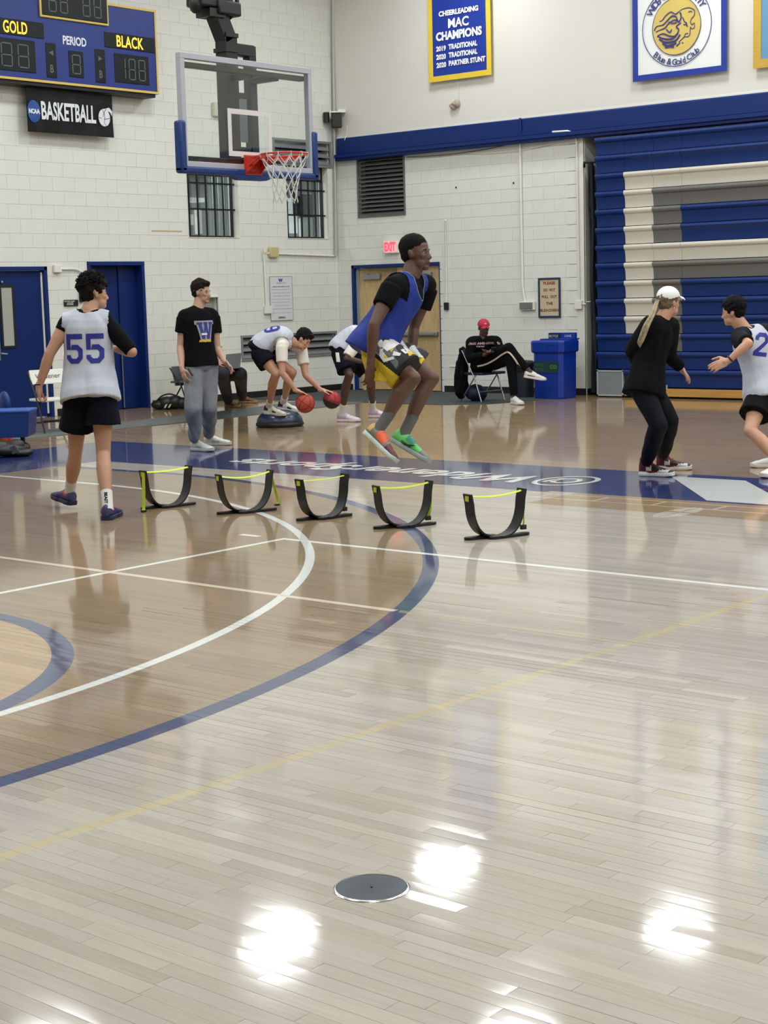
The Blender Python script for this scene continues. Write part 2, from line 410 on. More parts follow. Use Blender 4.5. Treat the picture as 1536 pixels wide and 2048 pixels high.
# openings in wall_left (X0, X1, z0, z1)
d1 = (13.0, bu(96, 600), 0., pl(92, 533)[1]); d2 = (bu(174, 540), bu(288, 560), 0., pl(230, 523)[1])
w1 = (bu(374, 400), bu(476, 400), pl(430, 475)[1], pl(430, 318)[1]); w2 = (bu(572, 400), bu(656, 400), pl(610, 477)[1], pl(610, 330)[1])
lv = (bu(548, 300), bu(658, 300), pl(600, 328)[1]+.0, pl(600, 284)[1]); lb = (bu(485, 690), bu(670, 690), pl(580, 712)[1], pl(580, 671)[1])
nc = (bu(400, 640), bu(436, 640), pl(420, 690)[1], pl(420, 595)[1])
holesL = [d1, d2, w1, w2, lv, lb, nc]
BH, BWD = .2032, .4064
block_mesh = {}
def block(lo_hi, parent, stuff=None):
    lo, hi = lo_hi
    if stuff is not None: stuff.bbox(lo, hi, .003); return
    sz = tuple(round(hi[i]-lo[i], 3) for i in range(3))
    if sz not in block_mesh:
        m_ = MB().bbox((-sz[0]/2, -sz[1]/2, -sz[2]/2), (sz[0]/2, sz[1]/2, sz[2]/2), .003)
        o = m_.build('block', M_BLOCK, parent); block_mesh[sz] = o.data
    else: o = link(block_mesh[sz], 'block', parent)
    o.location = Vector(((lo[0]+hi[0])/2, (lo[1]+hi[1])/2, (lo[2]+hi[2])/2))
def block_wall(parent, W, u0, u1, v0, v1, holes, seen=300):
    """painted concrete block: each block in sight its own piece, joints recessed"""
    rects = []
    nrow = int(round((v1-v0)/BH))
    for r in range(nrow):
        u = u0-(BWD/2 if r % 2 else 0)
        while u < u1:
            a, b_ = max(u, u0)+.0016, min(u+BWD, u1)-.0016; c0, c1 = v0+r*BH+.003, v0+(r+1)*BH-.003
            if b_-a > .03:
                near_ = [h for h in holes if h[0] < b_+.01 and h[1] > a-.01 and h[2] < c1+.01 and h[3] > c0-.01]
                for q in (cells(a, b_, c0, c1, near_) if near_ else [(a, b_, c0, c1)]):
                    if q[1]-q[0] > .02 and q[3]-q[2] > .02: rects.append(q)
            u += BWD
    rects.sort(key=lambda q: -(q[1]-q[0])*(q[3]-q[2]) if q[1]-q[0] > .3 else 0)
    vis = rects[:seen]; rest = rects[seen:]
    for q in vis: block(W(q[0], q[1], q[2], q[3], .0, .004), parent)
    if rest:
        s = MB()
        for q in rest: block(W(q[0], q[1], q[2], q[3], .0, .004), parent, s)
        s.build('blocks', M_BLOCK, parent, kind='stuff')
# wall_left
mb = MB()
for q in cells(-9, XW+.3, 0, CEIL, holesL): mb.box(*WL(*q, -.22, 0))
wall_left = mb.build('wall_left', M_MORTAR, kind='structure', label='white painted block wall behind the basket', category='wall')
block_wall(wall_left, WL, L0, L1-.012, 0., 6.5, holesL, 300)
# wall_right: block up to the blue band, smooth plaster above; bleacher bay beyond the pier
PIER = 13.86
exd = (pr(709, 700)[0], pr(883, 700)[0]); exd = (min(exd), max(exd), 0., 2.155)
rv = (pr(808, 370)[0], pr(718, 370)[0], pr(760, 430)[1], pr(760, 313)[1])
holesR = [exd, rv]
mb = MB()
for q in cells(PIER, YW, 0, 4.2, holesR): mb.box(*WR(*q, -.22, 0))
mb.box((XW, PIER, 0), (XW+1.9, PIER+.3, 4.2))
wall_right = mb.build('wall_right', M_MORTAR, kind='structure', label='white painted block wall with the wooden exit doors', category='wall')
block_wall(wall_right, WR, PIER+.14, YW-.012, 0., 4.06, holesR, 300)
MB().bbox(*WR(PIER, PIER+.14, 0, 4.05, 0, .014), .004).build('pier_face', M_WHITE, wall_right)
MB().box((XW+.01, PIER-.012, 0), (XW+1.8, PIER, 4.05)).build('pier_return', M_WHITE, wall_right)
MB().box((XW-.02, -11, 4.2), (XW+.3, YW+.3, CEIL)).build('wall_right_upper', M_PLASTER, kind='structure', label='smooth off-white upper wall carrying the banners', category='wall')
MB().box((XW+1.8, -11, 0), (XW+2.0, PIER+.3, 4.3)).box((XW, -11, 4.2), (XW+2.0, PIER, 4.3)).build('wall_bay', M_PLASTER, kind='structure', label='back wall of the bay behind the bleachers', category='wall')
# blue band
zt, zb = 4.318, 3.985
mb = MB().bbox((XW-.10, -11, zb+.05), (XW-.015, YW-.12, zt), .02).box((XW-.16, -11, zb-.0), (XW-.015, YW-.12, zb+.055)).box((XW-.13, -11, zb-.05), (XW+.0, YW-.12, zb))
mb.build('trim_1', M_BLUE, kind='structure', label='dark blue fascia band running along the right wall above the bleachers', category='trim')
MB().box((XW-.03, -11, zt+.002), (XW-.018, YW, zt+.03)).build('trim_2', M_WHITE, kind='structure', label='thin white bead on top of the blue band', category='trim')
# remaining shell (behind the viewer)
MB().box((-9.2, -11, 0), (-9, YW+.2, CEIL)).build('wall_near_left', M_PLASTER, kind='structure', label='plain wall behind the viewer on the left', category='wall')
MB().box((-9, -11.2, 0), (XW+2, -11, CEIL)).build('wall_back', M_PLASTER, kind='structure', label='plain wall behind the viewer', category='wall')
MB().box((-9.2, -11.2, CEIL), (XW+2, YW+.4, CEIL+.2)).build('ceiling', M_CEIL, kind='structure', label='pale gym ceiling deck', category='ceiling')
# baseboards
mb = MB()
for a, b_ in ((L0-2, d1[0]-.0), (d1[1]+.06, d2[0]-.06), (d2[1]+.06, XW-.016)): 
    if b_ > a: mb.box(*WL(a, b_, 0, .105, .0, .02))
mb.build('baseboard_left', M_BLACK, kind='structure', label='black rubber base along the left wall', category='baseboard')
mb = MB()
for a, b_ in ((PIER, exd[0]-.06), (exd[1]+.05, YW-.021)): mb.box(*WR(a, b_, 0, .105, .0, .02))
mb.box((XW+.02, PIER-.03, 0), (XW+1.7, PIER-.012, .10))
mb.build('baseboard_right', M_BLACK, kind='structure', label='black rubber base along the right wall', category='baseboard')
# ================================================================ LAMPS
M_LED = mat('lamp_lens', (255, 252, 244), .5, emit=0.); M_HOUS = mat('lamp_housing', (190, 192, 194), .4, metal=.4)
def fixture(x, y):
    t = empty('high_bay_lamp', (x, y, 7.55), 'white high-bay lamp hung from the gym ceiling', 'lamp', 'high-bay lamps in a grid')
    MB().bbox((x-.62, y-.5, 7.57), (x+.62, y+.5, 7.68), .02).build('housing', M_HOUS, t)
    for s_ in (-.4, .4): MB().tube([(x+s_, y, 7.67), (x+s_, y, CEIL)], .012, 6).build('hanger', M_GREYMET, t)
    li = bpy.data.lights.new('lamp_light', 'AREA'); li.shape = 'RECTANGLE'; li.size = .9; li.size_y = .68
    li.energy = LAMP_W*pi; li.color = LAMP_COL
    o = bpy.data.objects.new('lamp_light', li); COL.objects.link(o); o.parent = t; o.location = (0, 0, 0.0)
for ix in range(-1, 4):
    for iy in range(-2, 4): fixture(15.75-4.05*0+ (ix-2)*4.0+0.0 if ix < 3 else 19.7, 15.5-(3-iy)*4.25)

# ================================================================ DOORS
def wbox(mb, W, a, b, c, d, e, f, bev=0.004): mb.bbox(*W(a, b, c, d, e, f), bev); return mb
# door_1 : blue leaf at the left edge
D1 = MB(); wbox(D1, WL, 13.2, d1[1]-.07, .01, d1[3]-.06, -.09, -.045)
door_1 = D1.build('door_1', M_BLUEDK, kind='structure', label='blue steel door with a narrow window at the left edge', category='door')
mb = MB(); wbox(mb, WL, d1[1]-.055, d1[1]+.0, 0, d1[3], -.1, .02); wbox(mb, WL, 13.0, d1[1], d1[3]-.055, d1[3], -.1, .02); mb.build('door_frame', M_BLUE, door_1)
MB().box(*WL(d1[1]-.085, d1[1]-.06, .05, d1[3]-.08, -.05, -.03)).build('edge_seal', M_WHITE, door_1, label='white edge strip')
a, zt1 = pl(5, 575); b_, zb1 = pl(33, 691)
gx0, gx1 = a, b_
mb = MB()
for q in fr4(gx0-.035, gx1+.035, zb1-.035, zt1+.035, .035): wbox(mb, WL, *q, -.05, -.03)
mb.build('window_trim', M_BLACK, door_1)
MB().box(*WL(gx0, gx1, zb1, zt1, -.046, -.04)).build('pane', mat('door_glass', (168, 172, 162), .12), door_1)
hx, hz = pl(2, 707)
mb = MB(); wbox(mb, WL, hx-.06, hx+.02, hz-.10, hz+.15, -.045, -.03); mb.tube([(hx-.01, YW+.03, hz), (hx-.01, YW-.02, hz), (hx+.09, YW-.025, hz-.012)], .011, 8)
mb.build('door_handle', M_GREYMET, door_1, smooth=40)
kx, kz = pl(6, 564); mb = MB().ell((kx, YW+.025, kz), (.02, .02, .02)); mb.build('door_stop', M_GREYMET, door_1, smooth=60)
# door_2 : recessed pair of blue doors
X0, X1, _, Zt = d2
xm = pl(254, 700)[0]
mb = MB(); mb.box(*WL(xm+.005, X1-.06, .01, Zt-.07, -.18, -.13)); door_2 = mb.build('door_2', M_BLUEDK, kind='structure', label='recessed blue double door between the blue leaf door and the windows', category='door')
MB().box(*WL(X0+.06, xm-.005, .01, Zt-.07, -.2, -.15)).build('door_leaf', M_BLUEDK, door_2)
mb = MB(); wbox(mb, WL, X0, X0+.055, 0, Zt, -.22, .025); wbox(mb, WL, X1-.055, X1, 0, Zt, -.22, .025); wbox(mb, WL, X0, X1, Zt-.06, Zt+.0, -.22, .03)
mb.build('door_frame', M_BLUE, door_2)
MB().box(*WL(xm-.004, xm+.012, .02, 1.15, -.13, -.12)).build('astragal', M_GREYMET, door_2)
MB().box(*WL(X0, X1, 0, Zt, -.3, -.24)).build('blackout', M_DARK, door_2)
# door_3 : wooden pair in a blue frame on wall_right
Y0, Y1, _, Z3 = exd
def woodmat(name, c, sc=(1, 1, .12)):
    if name in _m: return _m[name]
    m = bpy.data.materials.new(name); m.use_nodes = True; nt = m.node_tree; N = nt.nodes; b = N['Principled BSDF']
    tc = N.new('ShaderNodeTexCoord'); mp = N.new('ShaderNodeMapping'); mp.inputs['Scale'].default_value = sc; nt.links.new(tc.outputs['Object'], mp.inputs[0])
    n = N.new('ShaderNodeTexNoise'); n.inputs['Scale'].default_value = 30; n.inputs['Detail'].default_value = 8; nt.links.new(mp.outputs[0], n.inputs['Vector'])
    r = N.new('ShaderNodeValToRGB'); r.color_ramp.elements[0].position = .3; r.color_ramp.elements[1].position = .7
    r.color_ramp.elements[0].color = (*lin([x*.92 for x in c]), 1); r.color_ramp.elements[1].color = (*lin([min(255, x*1.05) for x in c]), 1)
    nt.links.new(n.outputs[0], r.inputs[0]); nt.links.new(r.outputs[0], b.inputs['Base Color']); b.inputs['Roughness'].default_value = .42
    _m[name] = m; return m
M_DOORW = woodmat('birch_door', (196, 168, 120))
ym = (Y0+Y1)/2
door_3 = MB().box(*WR(Y0+.055, ym-.004, .012, Z3-.06, -.10, -.055)).build('door_3', M_DOORW, kind='structure', label='blond wooden exit doors with closers in a blue frame', category='door')
# the far leaf stands slightly open
hinge = Vector((XW+.075, Y1-.055, 0)); R = Matrix.Translation(hinge) @ Matrix.Rotation(math.radians(9), 4, 'Z') @ Matrix.Translation(-hinge)
MB().box((XW+.055, ym+.004, .012), (XW+.10, Y1-.06, Z3-.06), M=R).build('door_leaf', M_DOORW, door_3)
mb = MB(); wbox(mb, WR, Y1-.05, Y1+.0, 0, Z3, -.12, .025); wbox(mb, WR, Y0-.03, Y0+.02, 0, Z3, -.12, .004); wbox(mb, WR, Y0, Y1, Z3-.055, Z3, -.12, .025); mb.build('door_frame', M_BLUE, door_3)
MB().box(*WR(Y1-.11, Y1-.05, .02, Z3-.06, -.06, -.04)).build('side_strip', mat('grey_strip', (150, 156, 150), .5), door_3)
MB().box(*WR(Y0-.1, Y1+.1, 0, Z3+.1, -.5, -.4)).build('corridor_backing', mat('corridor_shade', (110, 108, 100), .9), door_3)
for k, (yc, M_) in enumerate((((Y0+ym)/2-.12, None), ((Y1+ym)/2+.1, R))):
    mb = MB(); mb.bbox((XW-.01, yc-.17, Z3-.25), (XW+.055, yc+.17, Z3-.16), .006, M=M_); c_ = mb.build('closer', M_GREYMET, door_3, smooth=30)
    MB().tube([(XW+.02, yc, Z3-.16), (XW-.02, yc+.18, Z3-.1), (XW+.03, yc+.03, Z3-.06)], .009, 6).build('closer_arm', M_GREYMET, c_)
    y0_, y1_ = (Y0+.09, ym-.06) if k == 0 else (ym+.06, Y1-.1)
    mb = MB(); mb.bbox((XW-.005, y0_, .93), (XW+.052, y1_, 1.0), .01, M=M_); mb.bbox((XW-.03, y0_+.05, .945), (XW-.0, y1_-.05, .985), .008, M=M_); mb.build('crash_bar', M_GREYMET, door_3, smooth=30)

# ================================================================ WINDOWS + LOUVRES
M_GLASS = glass('window_glass', (.86, .9, .9), .10)
def barred(name, w, nb, label, mids):
    X0, X1, z0, z1 = w; gz = z1-.24
    o = MB().box(*WL(X0, X1, gz, z1, -.17, -.15)).build(name, mat('panel_grey', (150, 156, 156), .5), kind='structure', label=label, category='window')
    mb = MB()
    for q in ((X0, X0+.03, z0+.035, gz-.02), (X1-.03, X1, z0+.035, gz-.02), (X0, X1, z0, z0+.035), (X0, X1, gz-.02, gz+.02)): wbox(mb, WL, *q, -.17, -.12)
    mb.build('window_frame', M_BLKMET, o)
    MB().box(*WL(X0+.03, X1-.03, z0+.03, gz, -.15, -.146)).build('pane', M_GLASS, o)
    for i in range(nb):
        xx = X0+(X1-X0)*(i+.55)/nb
        MB().box(*WL(xx-.011, xx+.011, z0, z1, -.08, -.058)).build('bar', M_BLKMET, o)
    for m_ in mids: MB().box(*WL(X0, X1, m_-.014, m_+.014, -.085, -.07)).build('cross_bar', M_BLKMET, o)
    # reveals
    mb = MB(); mb.box(*WL(X0-.002, X0+.004, z0, z1, -.22, .012)); mb.box(*WL(X1-.004, X1+.002, z0, z1, -.22, .012)); mb.box(*WL(X0, X1, z0-.004, z0+.004, -.22, .016)); mb.build('reveal', M_WHITE, o)
    return o
window_1 = barred('window_1', w1, 6, 'barred window under the left half of the backboard', [pl(420, 366)[1], pl(420, 418)[1]])
window_2 = barred('window_2', w2, 6, 'barred window beneath the net, next to the corner', [pl(610, 380)[1], pl(610, 430)[1]])
# the office seen through them
M_OFF = mat('office_wall', (150, 156, 154), .8); M_OFFD = mat('office_dark', (40, 42, 44), .7)
ofr = MB()
za, zb_ = w1[2]-.5, w1[3]+.3
ofr.box((w1[0]-1.2, YW+3.2, za), (w2[1]+1, YW+3.3, zb_)).box((w1[0]-1.3, YW+.23, za), (w1[0]-1.2, YW+3.3, zb_)).box((w2[1]+1, YW+.23, za), (w2[1]+1.1, YW+3.3, zb_))
ofr.box((w1[0]-1.3, YW+.23, za-.05), (w2[1]+1.1, YW+3.3, za)).box((w1[0]-1.3, YW+.23, zb_), (w2[1]+1.1, YW+3.3, zb_+.05))
ofr.build('wall_office', M_OFF, kind='structure', label='grey office room behind the barred windows', category='wall')
t = empty('office_fill_lamp', ((w1[0]+w1[1])/2, YW+1.6, zb_-.1), 'ceiling lamp of the office behind the barred windows', 'lamp')  # unseen lamp, added to brighten the office behind the panes
MB().bbox((w1[0]+.2, YW+1.4, zb_-.06), (w1[0]+1.4, YW+1.7, zb_-.01), .01).build('housing', M_WHITE, t)
li = bpy.data.lights.new('office_fill_light', 'AREA'); li.size = 1.1; li.energy = 130; o = bpy.data.objects.new('office_fill_light', li); COL.objects.link(o); o.parent = t; o.location = (0.3, 0, .02)
# furniture silhouettes inside
def blind(x0, x1, lab, g):
    t = empty('vertical_blind', (x0, YW+.75, za), lab, 'blind', g); n = max(2, int((x1-x0)/.13))
    for i in range(n):
        xx = x0+(x1-x0)*i/n
        MB().box((xx, YW+.74, za+.3), (xx+.1, YW+.75, zb_-.1), ).build('slat', mat('blind_grey', (150, 160, 162), .7), t)
blind(w1[0]+1.15, w1[1]+.95, 'grey vertical blind behind the left barred window', None)
blind(w2[0]+1.45, w2[1]+1.0, 'grey vertical blind behind the right barred window', None)
M_SHELF = mat('shelf_white', (226, 226, 220), .5)
t = empty('office_shelf', (w1[0]+.2, YW+.9, za), 'white shelf with a bright lamp behind the left barred window', 'shelf')  # plain white board, post and bin
mb = MB(); mb.box((w1[0]+.80, YW+.85, w1[2]+.62), (w1[0]+1.2, YW+1.05, w1[2]+.69)); mb.build('board', M_SHELF, t)
MB().box((w1[0]+1.05, YW+.85, w1[2]+.1), (w1[0]+1.12, YW+.95, w1[2]+.5), M=None).build('post', M_SHELF, t)
MB().box((w1[0]+.86, YW+.9, w1[2]+.25), (w1[0]+.98, YW+1.0, w1[2]+.42)).build('bin', M_SHELF, t)
t = empty('office_monitor', (w2[0]+.4, YW+.6, za), 'bright screen and dark monitor behind the right barred window', 'monitor')
MB().box((w2[0]+.66, YW+.62, w2[2]+.12), (w2[0]+.93, YW+.66, w2[2]+.72)).build('screen', mat('lit_screen', (225, 235, 235), .4, emit=.6), t)
MB().bbox((w2[0]+.80, YW+.5, w2[2]+.42), (w2[0]+.95, YW+.6, w2[2]+.75), .01).build('monitor_back', M_OFFD, t)
MB().bbox((w2[0]+1.05, YW+.62, w2[2]+.40), (w2[0]+1.35, YW+.68, w2[2]+.8), .01).build('panel', mat('slate_panel', (54, 66, 78), .4), t)
MB().box((w2[0]+1.05, YW+.66, w2[2]+.05), (w2[0]+1.35, YW+.7, w2[2]+.38)).build('paper', mat('white_paper', (220, 226, 224), .5), t)  # sheet of white paper low in the window
# louvres
def louvre(name, W, q, n, ms, md, label, depth=.1, fr=.04):
    a, b_, c, d = q; t = empty(name, Vector(W(a, b_, c, d, 0, 0)[0]), label, 'vent')
    mb = MB()
    for r in fr4(a-fr, b_+fr, c-fr, d+fr, fr): wbox(mb, W, *r, -.02, .022)
    mb.build('vent_frame', ms, t)
    MB().box(*W(a, b_, c, d, -.2, -.18)).build('backing', md, t)
    for i in range(n):
        z = c+(d-c)*(i+.5)/n; h = (d-c)/n
        lo0, hi0 = W(a, b_, z-h*.42, z-h*.36, .0, .004); A = Vector(lo0)
        def pt(u, dist, zz): l, h_ = W(u, u, zz, zz, dist, dist); return Vector(l)
        mb = MB(); vs = [pt(a, .01, z-h*.45), pt(b_, .01, z-h*.45), pt(b_, -.07, z+h*.28), pt(a, -.07, z+h*.28),
                         pt(a, .01, z-h*.45+.01), pt(b_, .01, z-h*.45+.01), pt(b_, -.07, z+h*.28+.01), pt(a, -.07, z+h*.28+.01)]
        mb.add(vs, [(0, 1, 2, 3), (4, 5, 6, 7), (0, 1, 5, 4), (1, 2, 6, 5), (2, 3, 7, 6), (3, 0, 4, 7)]); mb.build('slat', ms, t)
    return t
louvre('wall_vent', WL, lv, 3, M_LOUV, M_DARK, 'grey louvred vent above the right barred window')
louvre('wall_vent', WL, lb, 3, M_LOUV, M_DARK, 'long low grey louvred vent behind the man bending over the balls')
louvre('wall_vent', WR, rv, 14, M_LOUVDK, M_DARK, 'large dark grey louvred vent under the blue band by the corner', fr=.03)
# niche with a sill (extinguisher recess)
t = empty('wall_niche', (nc[0], YW, nc[2]), 'white framed wall recess beside the head of the man in grey joggers', 'wall recess')
MB().box(*WL(nc[0], nc[1], nc[2], nc[3], -.12, -.10)).build('back_panel', mat('niche_grey', (166, 168, 162), .6), t)
mb = MB()
for q in ((nc[0]-.03, nc[0], nc[2], nc[3]), (nc[1], nc[1]+.03, nc[2], nc[3]), (nc[0]-.03, nc[1]+.03, nc[3], nc[3]+.03), (nc[0]-.05, nc[1]+.06, nc[2]-.03, nc[2])): wbox(mb, WL, *q, -.02, .03)
mb.build('niche_frame', M_WHITE, t)

# ================================================================ WALL FITTINGS
def conduit(pts, label, r=.012, m=M_WHITE, name='conduit'):
    t = MB().tube(pts, r, 8).build(name, m, smooth=60, label=label, category='conduit'); return t
def lp(px, py, off=.03): x, z = pl(px, py, off); return Vector((x, YW-off, z))
def rp_(px, py, off=.03): y, z = pr(px, py, off); return Vector((XW-off, y, z))
def plate(name, W, f, px0, py0, px1, py1, d, m, label, cat, bev=.006):
    a, zt_ = f(px0, py0); b_, zb__ = f(px1, py1); t = MB(); wbox(t, W, a, b_, zb__, zt_, .012, d, bev)
    return t.build(name, m, label=label, category=cat, smooth=30)
plate('junction_box', WL, pl, 104, 530, 119, 545, .06, M_WHITE, 'white raceway box above the small black sign', 'junction box')
conduit([lp(118, 538), lp(150, 538), lp(159, 541), lp(165, 549), lp(167, 560)], 'white raceway curving down beside the recessed blue doors', .014)
sb_ = plate('room_sign', WL, pl, 126, 600, 155, 612, .025, M_BLACK, 'small black sign with white lettering left of the curly hair', 'sign')
mb = MB(); o_ = lp(129, 610, .027)
for i, wd in enumerate((.19, .12, .12)):
    a_ = lp(129+(0 if i == 0 else 5), 604+i*3.2, .027); lettering(mb, text2d(['ROOM AND', 'LOCKER', 'ROOMS'][i], wd, .016, .03), a_, (1, 0, 0), (0, 0, 1))
mb.build('print', M_WHITE, sb_)
plate('wall_phone', WL, pl, 156, 577, 166, 604, .05, M_BLACK, 'black wall panel half hidden by the curly hair', 'panel')
plate('wall_tape', WL, pl, 303, 460, 363, 463, .0135, mat('old_tape', (206, 190, 150), .7), 'short strip of yellowed tape on the block wall', 'tape', .0005)
# strobe + its pipes
t = empty('wall_strobe', lp(527, 503), 'beige fire alarm strobe between the windows and the notice', 'alarm')
MB().bbox(*WL(pl(517, 0)[0], pl(535, 0)[0], pl(527, 515)[1], pl(527, 494)[1], .012, .07), .015).build('body', mat('beige_plastic', (196, 182, 138), .5), t, smooth=40)
MB().ell(lp(530, 503, .08), (.035, .02, .05)).build('lens', mat('strobe_lens', (222, 214, 190), .2), t, smooth=60)
conduit([lp(528, 515), lp(533, 612)], 'thin white pipe dropping from the beige strobe', .016)
plate('junction_box', WL, pl, 526, 612, 540, 627, .06, M_WHITE, 'white box at the foot of the strobe pipe beside the notice', 'junction box')
conduit([lp(536, 507), lp(672, 512)], 'horizontal white pipe from the strobe to the corner', .016)
conduit([lp(665, 0, .06)+Vector((-.03, 0, 1.2)), lp(665, 0, .06), lp(672, 512, .06)], 'grey pipe up the left side of the room corner', .028, M_GALV)
conduit([lp(677, 235, .02), lp(681, 520, .02)], 'white pipe in the room corner', .02)
conduit([rp_(694, 250), rp_(694, 268, .05), rp_(689, 280, .12)], 'short white cable loop under the corner speaker', .006)
plate('junction_box', WL, pl, 422, 205, 441, 234, .08, mat('beige_box', (205, 200, 185), .6), 'beige box on the wall seen through the backboard glass', 'junction box')
# corner speaker
t = empty('wall_speaker', lp(676, 240, .2), 'small black speaker on a white bracket high in the room corner', 'speaker')
c = lp(673, 237, .22)
Rz = Matrix.Translation(c) @ Matrix.Rotation(YAW-pi/2+.1, 4, 'Z')
MB().bbox((-.085, -.07, -.155), (.085, .09, .09), .012, M=Rz).build('cabinet', M_BLACK, t, smooth=30)
MB().bbox((-.10, -.09, .09), (.10, .1, .115), .004, M=Rz).bbox((.03, .02, .10), (.16, .2, .155), .004, M=Rz).bbox((-.12, -.02, .03), (-.095, .05, .15), .004, M=Rz).build('bracket', M_WHITE, t)
MB().tube([Rz @ Vector((-.17, .05, -.06)), Rz @ Vector((-.17, .05, .11))], .05, 12).build('horn', M_BLKMET, t, smooth=40)
# notice with rules
a, zt_ = pl(537, 553); b_, zb__ = pl(585, 640)
t = MB().bbox(*WL(a, b_, zb__, zt_, .013, .02), .003).build('notice_board', mat('notice_white', (214, 218, 222), .4), label='white notice with small blue crest and lines of rules on the left wall', category='notice')
mb = MB(); tx = []
wd = b_-a
def nl(s, zf, wf, h, x0=None, bold=.0):
    w_ = wd*wf; x_ = a+(wd-w_)/2 if x0 is None else a+wd*x0
    lettering(mb, text2d(s, w_, h, bold), (x_, YW-.0215, zt_-(zt_-zb__)*zf), (1, 0, 0), (0, 0, 1))
nl('Widener Pride', .165, .42, .018); nl('EXPECTED BEHAVIOR', .245, .75, .016, bold=.03)
for i, s in enumerate(('athletics welcomes all guests to its', 'facilities and asks that they respect', 'players coaches and officials', 'spectators are expected to support', 'their team in a positive manner', 'no foul language of any kind', 'misconduct will be met with removal')):
    nl(s, .31+i*.072, (.86, .8, .7, .86, .84, .6, .86)[i], .014)
nl('thank you for your cooperation', .835, .8, .013); nl('DIMAC', .955, .32, .034, bold=.06)
mb.build('print', mat('notice_ink', (70, 74, 92), .6), t)
mb = MB(); lettering(mb, text2d('W', wd*.2, .06, .08), (a+wd*.38, YW-.0215, zt_-(zt_-zb__)*.13), (1, 0, 0), (0, 0, 1)); mb.build('crest', mat('notice_blue', (60, 76, 160), .5), t)
mb = MB()
for q in fr4(a, b_, zb__, zt_, .006): mb.box(*WL(*q, .02, .024))
mb.build('notice_edge', mat('notice_edge', (130, 134, 150), .5), t)

# --- wall_right fittings
a, zt_ = pr(772, 481); b_, zb__ = pr(801, 506)
es = MB().bbox((XW-.08, b_, zb__), (XW-.013, a, zt_), .01).build('exit_sign', mat('sign_white', (226, 226, 222), .5), label='lit exit sign with red letters above the wooden doors', category='exit sign', smooth=30)
mb = MB(); lettering(mb, text2d('EXIT', (a-b_)*.8, (zt_-zb__)*.7, .06), (XW-.083, a-(a-b_)*.08, zb__+(zt_-zb__)*.15), (0, -1, 0), (0, 0, 1)); mb.build('letters', mat('exit_red', (255, 70, 90), .5, emit=1.3), es)
MB().box((XW-.0815, b_+(a-b_)*.05, zb__+.02), (XW-.0805, a-(a-b_)*.03, zt_-.02)).build('face', mat('exit_face', (250, 190, 190), .5, emit=.35), es)
plate('card_reader', WR, pr, 890, 605, 899, 620, .04, M_BLACK, 'small black card reader right of the wooden doors', 'card reader')
conduit([rp_(893, 605), rp_(891, 442), rp_(891, 440, .06)], 'thin white pipe rising from the card reader', .014)
conduit([rp_(1042, 262, .12), rp_(1040, 236, .12)], 'blue pipe crossing the blue band', .014, M_BLUE)
conduit([rp_(1040, 285), rp_(1045, 570), rp_(1047, 585), rp_(1050, 604)], 'white pipe down to the scoreboard socket box', .02)
t = empty('socket_box', rp_(1048, 612), 'white and grey socket box left of the framed bleacher sign', 'socket box')
MB().bbox(*WR(pr(1034, 0)[0], pr(1064, 0)[0], pr(1048, 620)[1], pr(1048, 603)[1], .012, .06), .006).build('body', M_WHITE, t)
MB().bbox(*WR(pr(1035, 0)[0], pr(1061, 0)[0], pr(1048, 618)[1], pr(1048, 605)[1], .055, .075), .006).build('cover', mat('cover_grey', (112, 114, 108), .5), t)
conduit([rp_(1105, 264, .12), rp_(1135, 262, .12), rp_(1148, 266, .1), rp_(1153, 280, .05), rp_(1154, 320), rp_(1159, 602)], 'white pipe bending down along the end of the block wall', .016)
plate('junction_box', WR, pr, 1153, 601, 1167, 618, .06, M_WHITE, 'white box at the foot of the bent pipe', 'junction box')
conduit([rp_(1165, 608, .04), rp_(1172, 608, .04)], 'stub of pipe between the white box and the wall end', .012)
conduit([rp_(1161, 268, .05), rp_(1171, 267, .05)], 'thick white pipe stub under the end of the blue band', .022)
conduit([rp_(900, 733, .02), rp_(935, 733, .02), rp_(1060, 733, .02)], 'thin white rail on the wall behind the seated man', .008)
mb = MB()
def sag(p0, p1, s, n=14): p0 = Vector(p0); p1 = Vector(p1); return [p0.lerp(p1, i/n)-Vector((0, 0, s*4*(i/n)*(1-i/n))) for i in range(n+1)]
mb.tube(sag(rp_(812, 314, .04), rp_(1035, 285, .04), .05), .006, 6).build('hanging_cable', mat('cable_dark', (70, 70, 68), .6), smooth=60, label='dark cable sagging under the blue band from the vent', category='cable')
MB().tube(sag(rp_(900, 304, .035), rp_(1150, 274, .035), .10), .005, 6).build('hanging_cable', M_WHITE, smooth=60, label='white cable sagging under the blue band toward the bleachers', category='cable')
for q, lab in (((912, 375), 'small dark hole in the block wall left of the long white pipe'), ((1027, 366), 'small dark hole in the block wall just left of the long white pipe')):
    p = rp_(*q, .013); MB().ell(p, (.003, .016, .016), n=10).build('wall_plug', M_DARK, label=lab, category='wall plug')
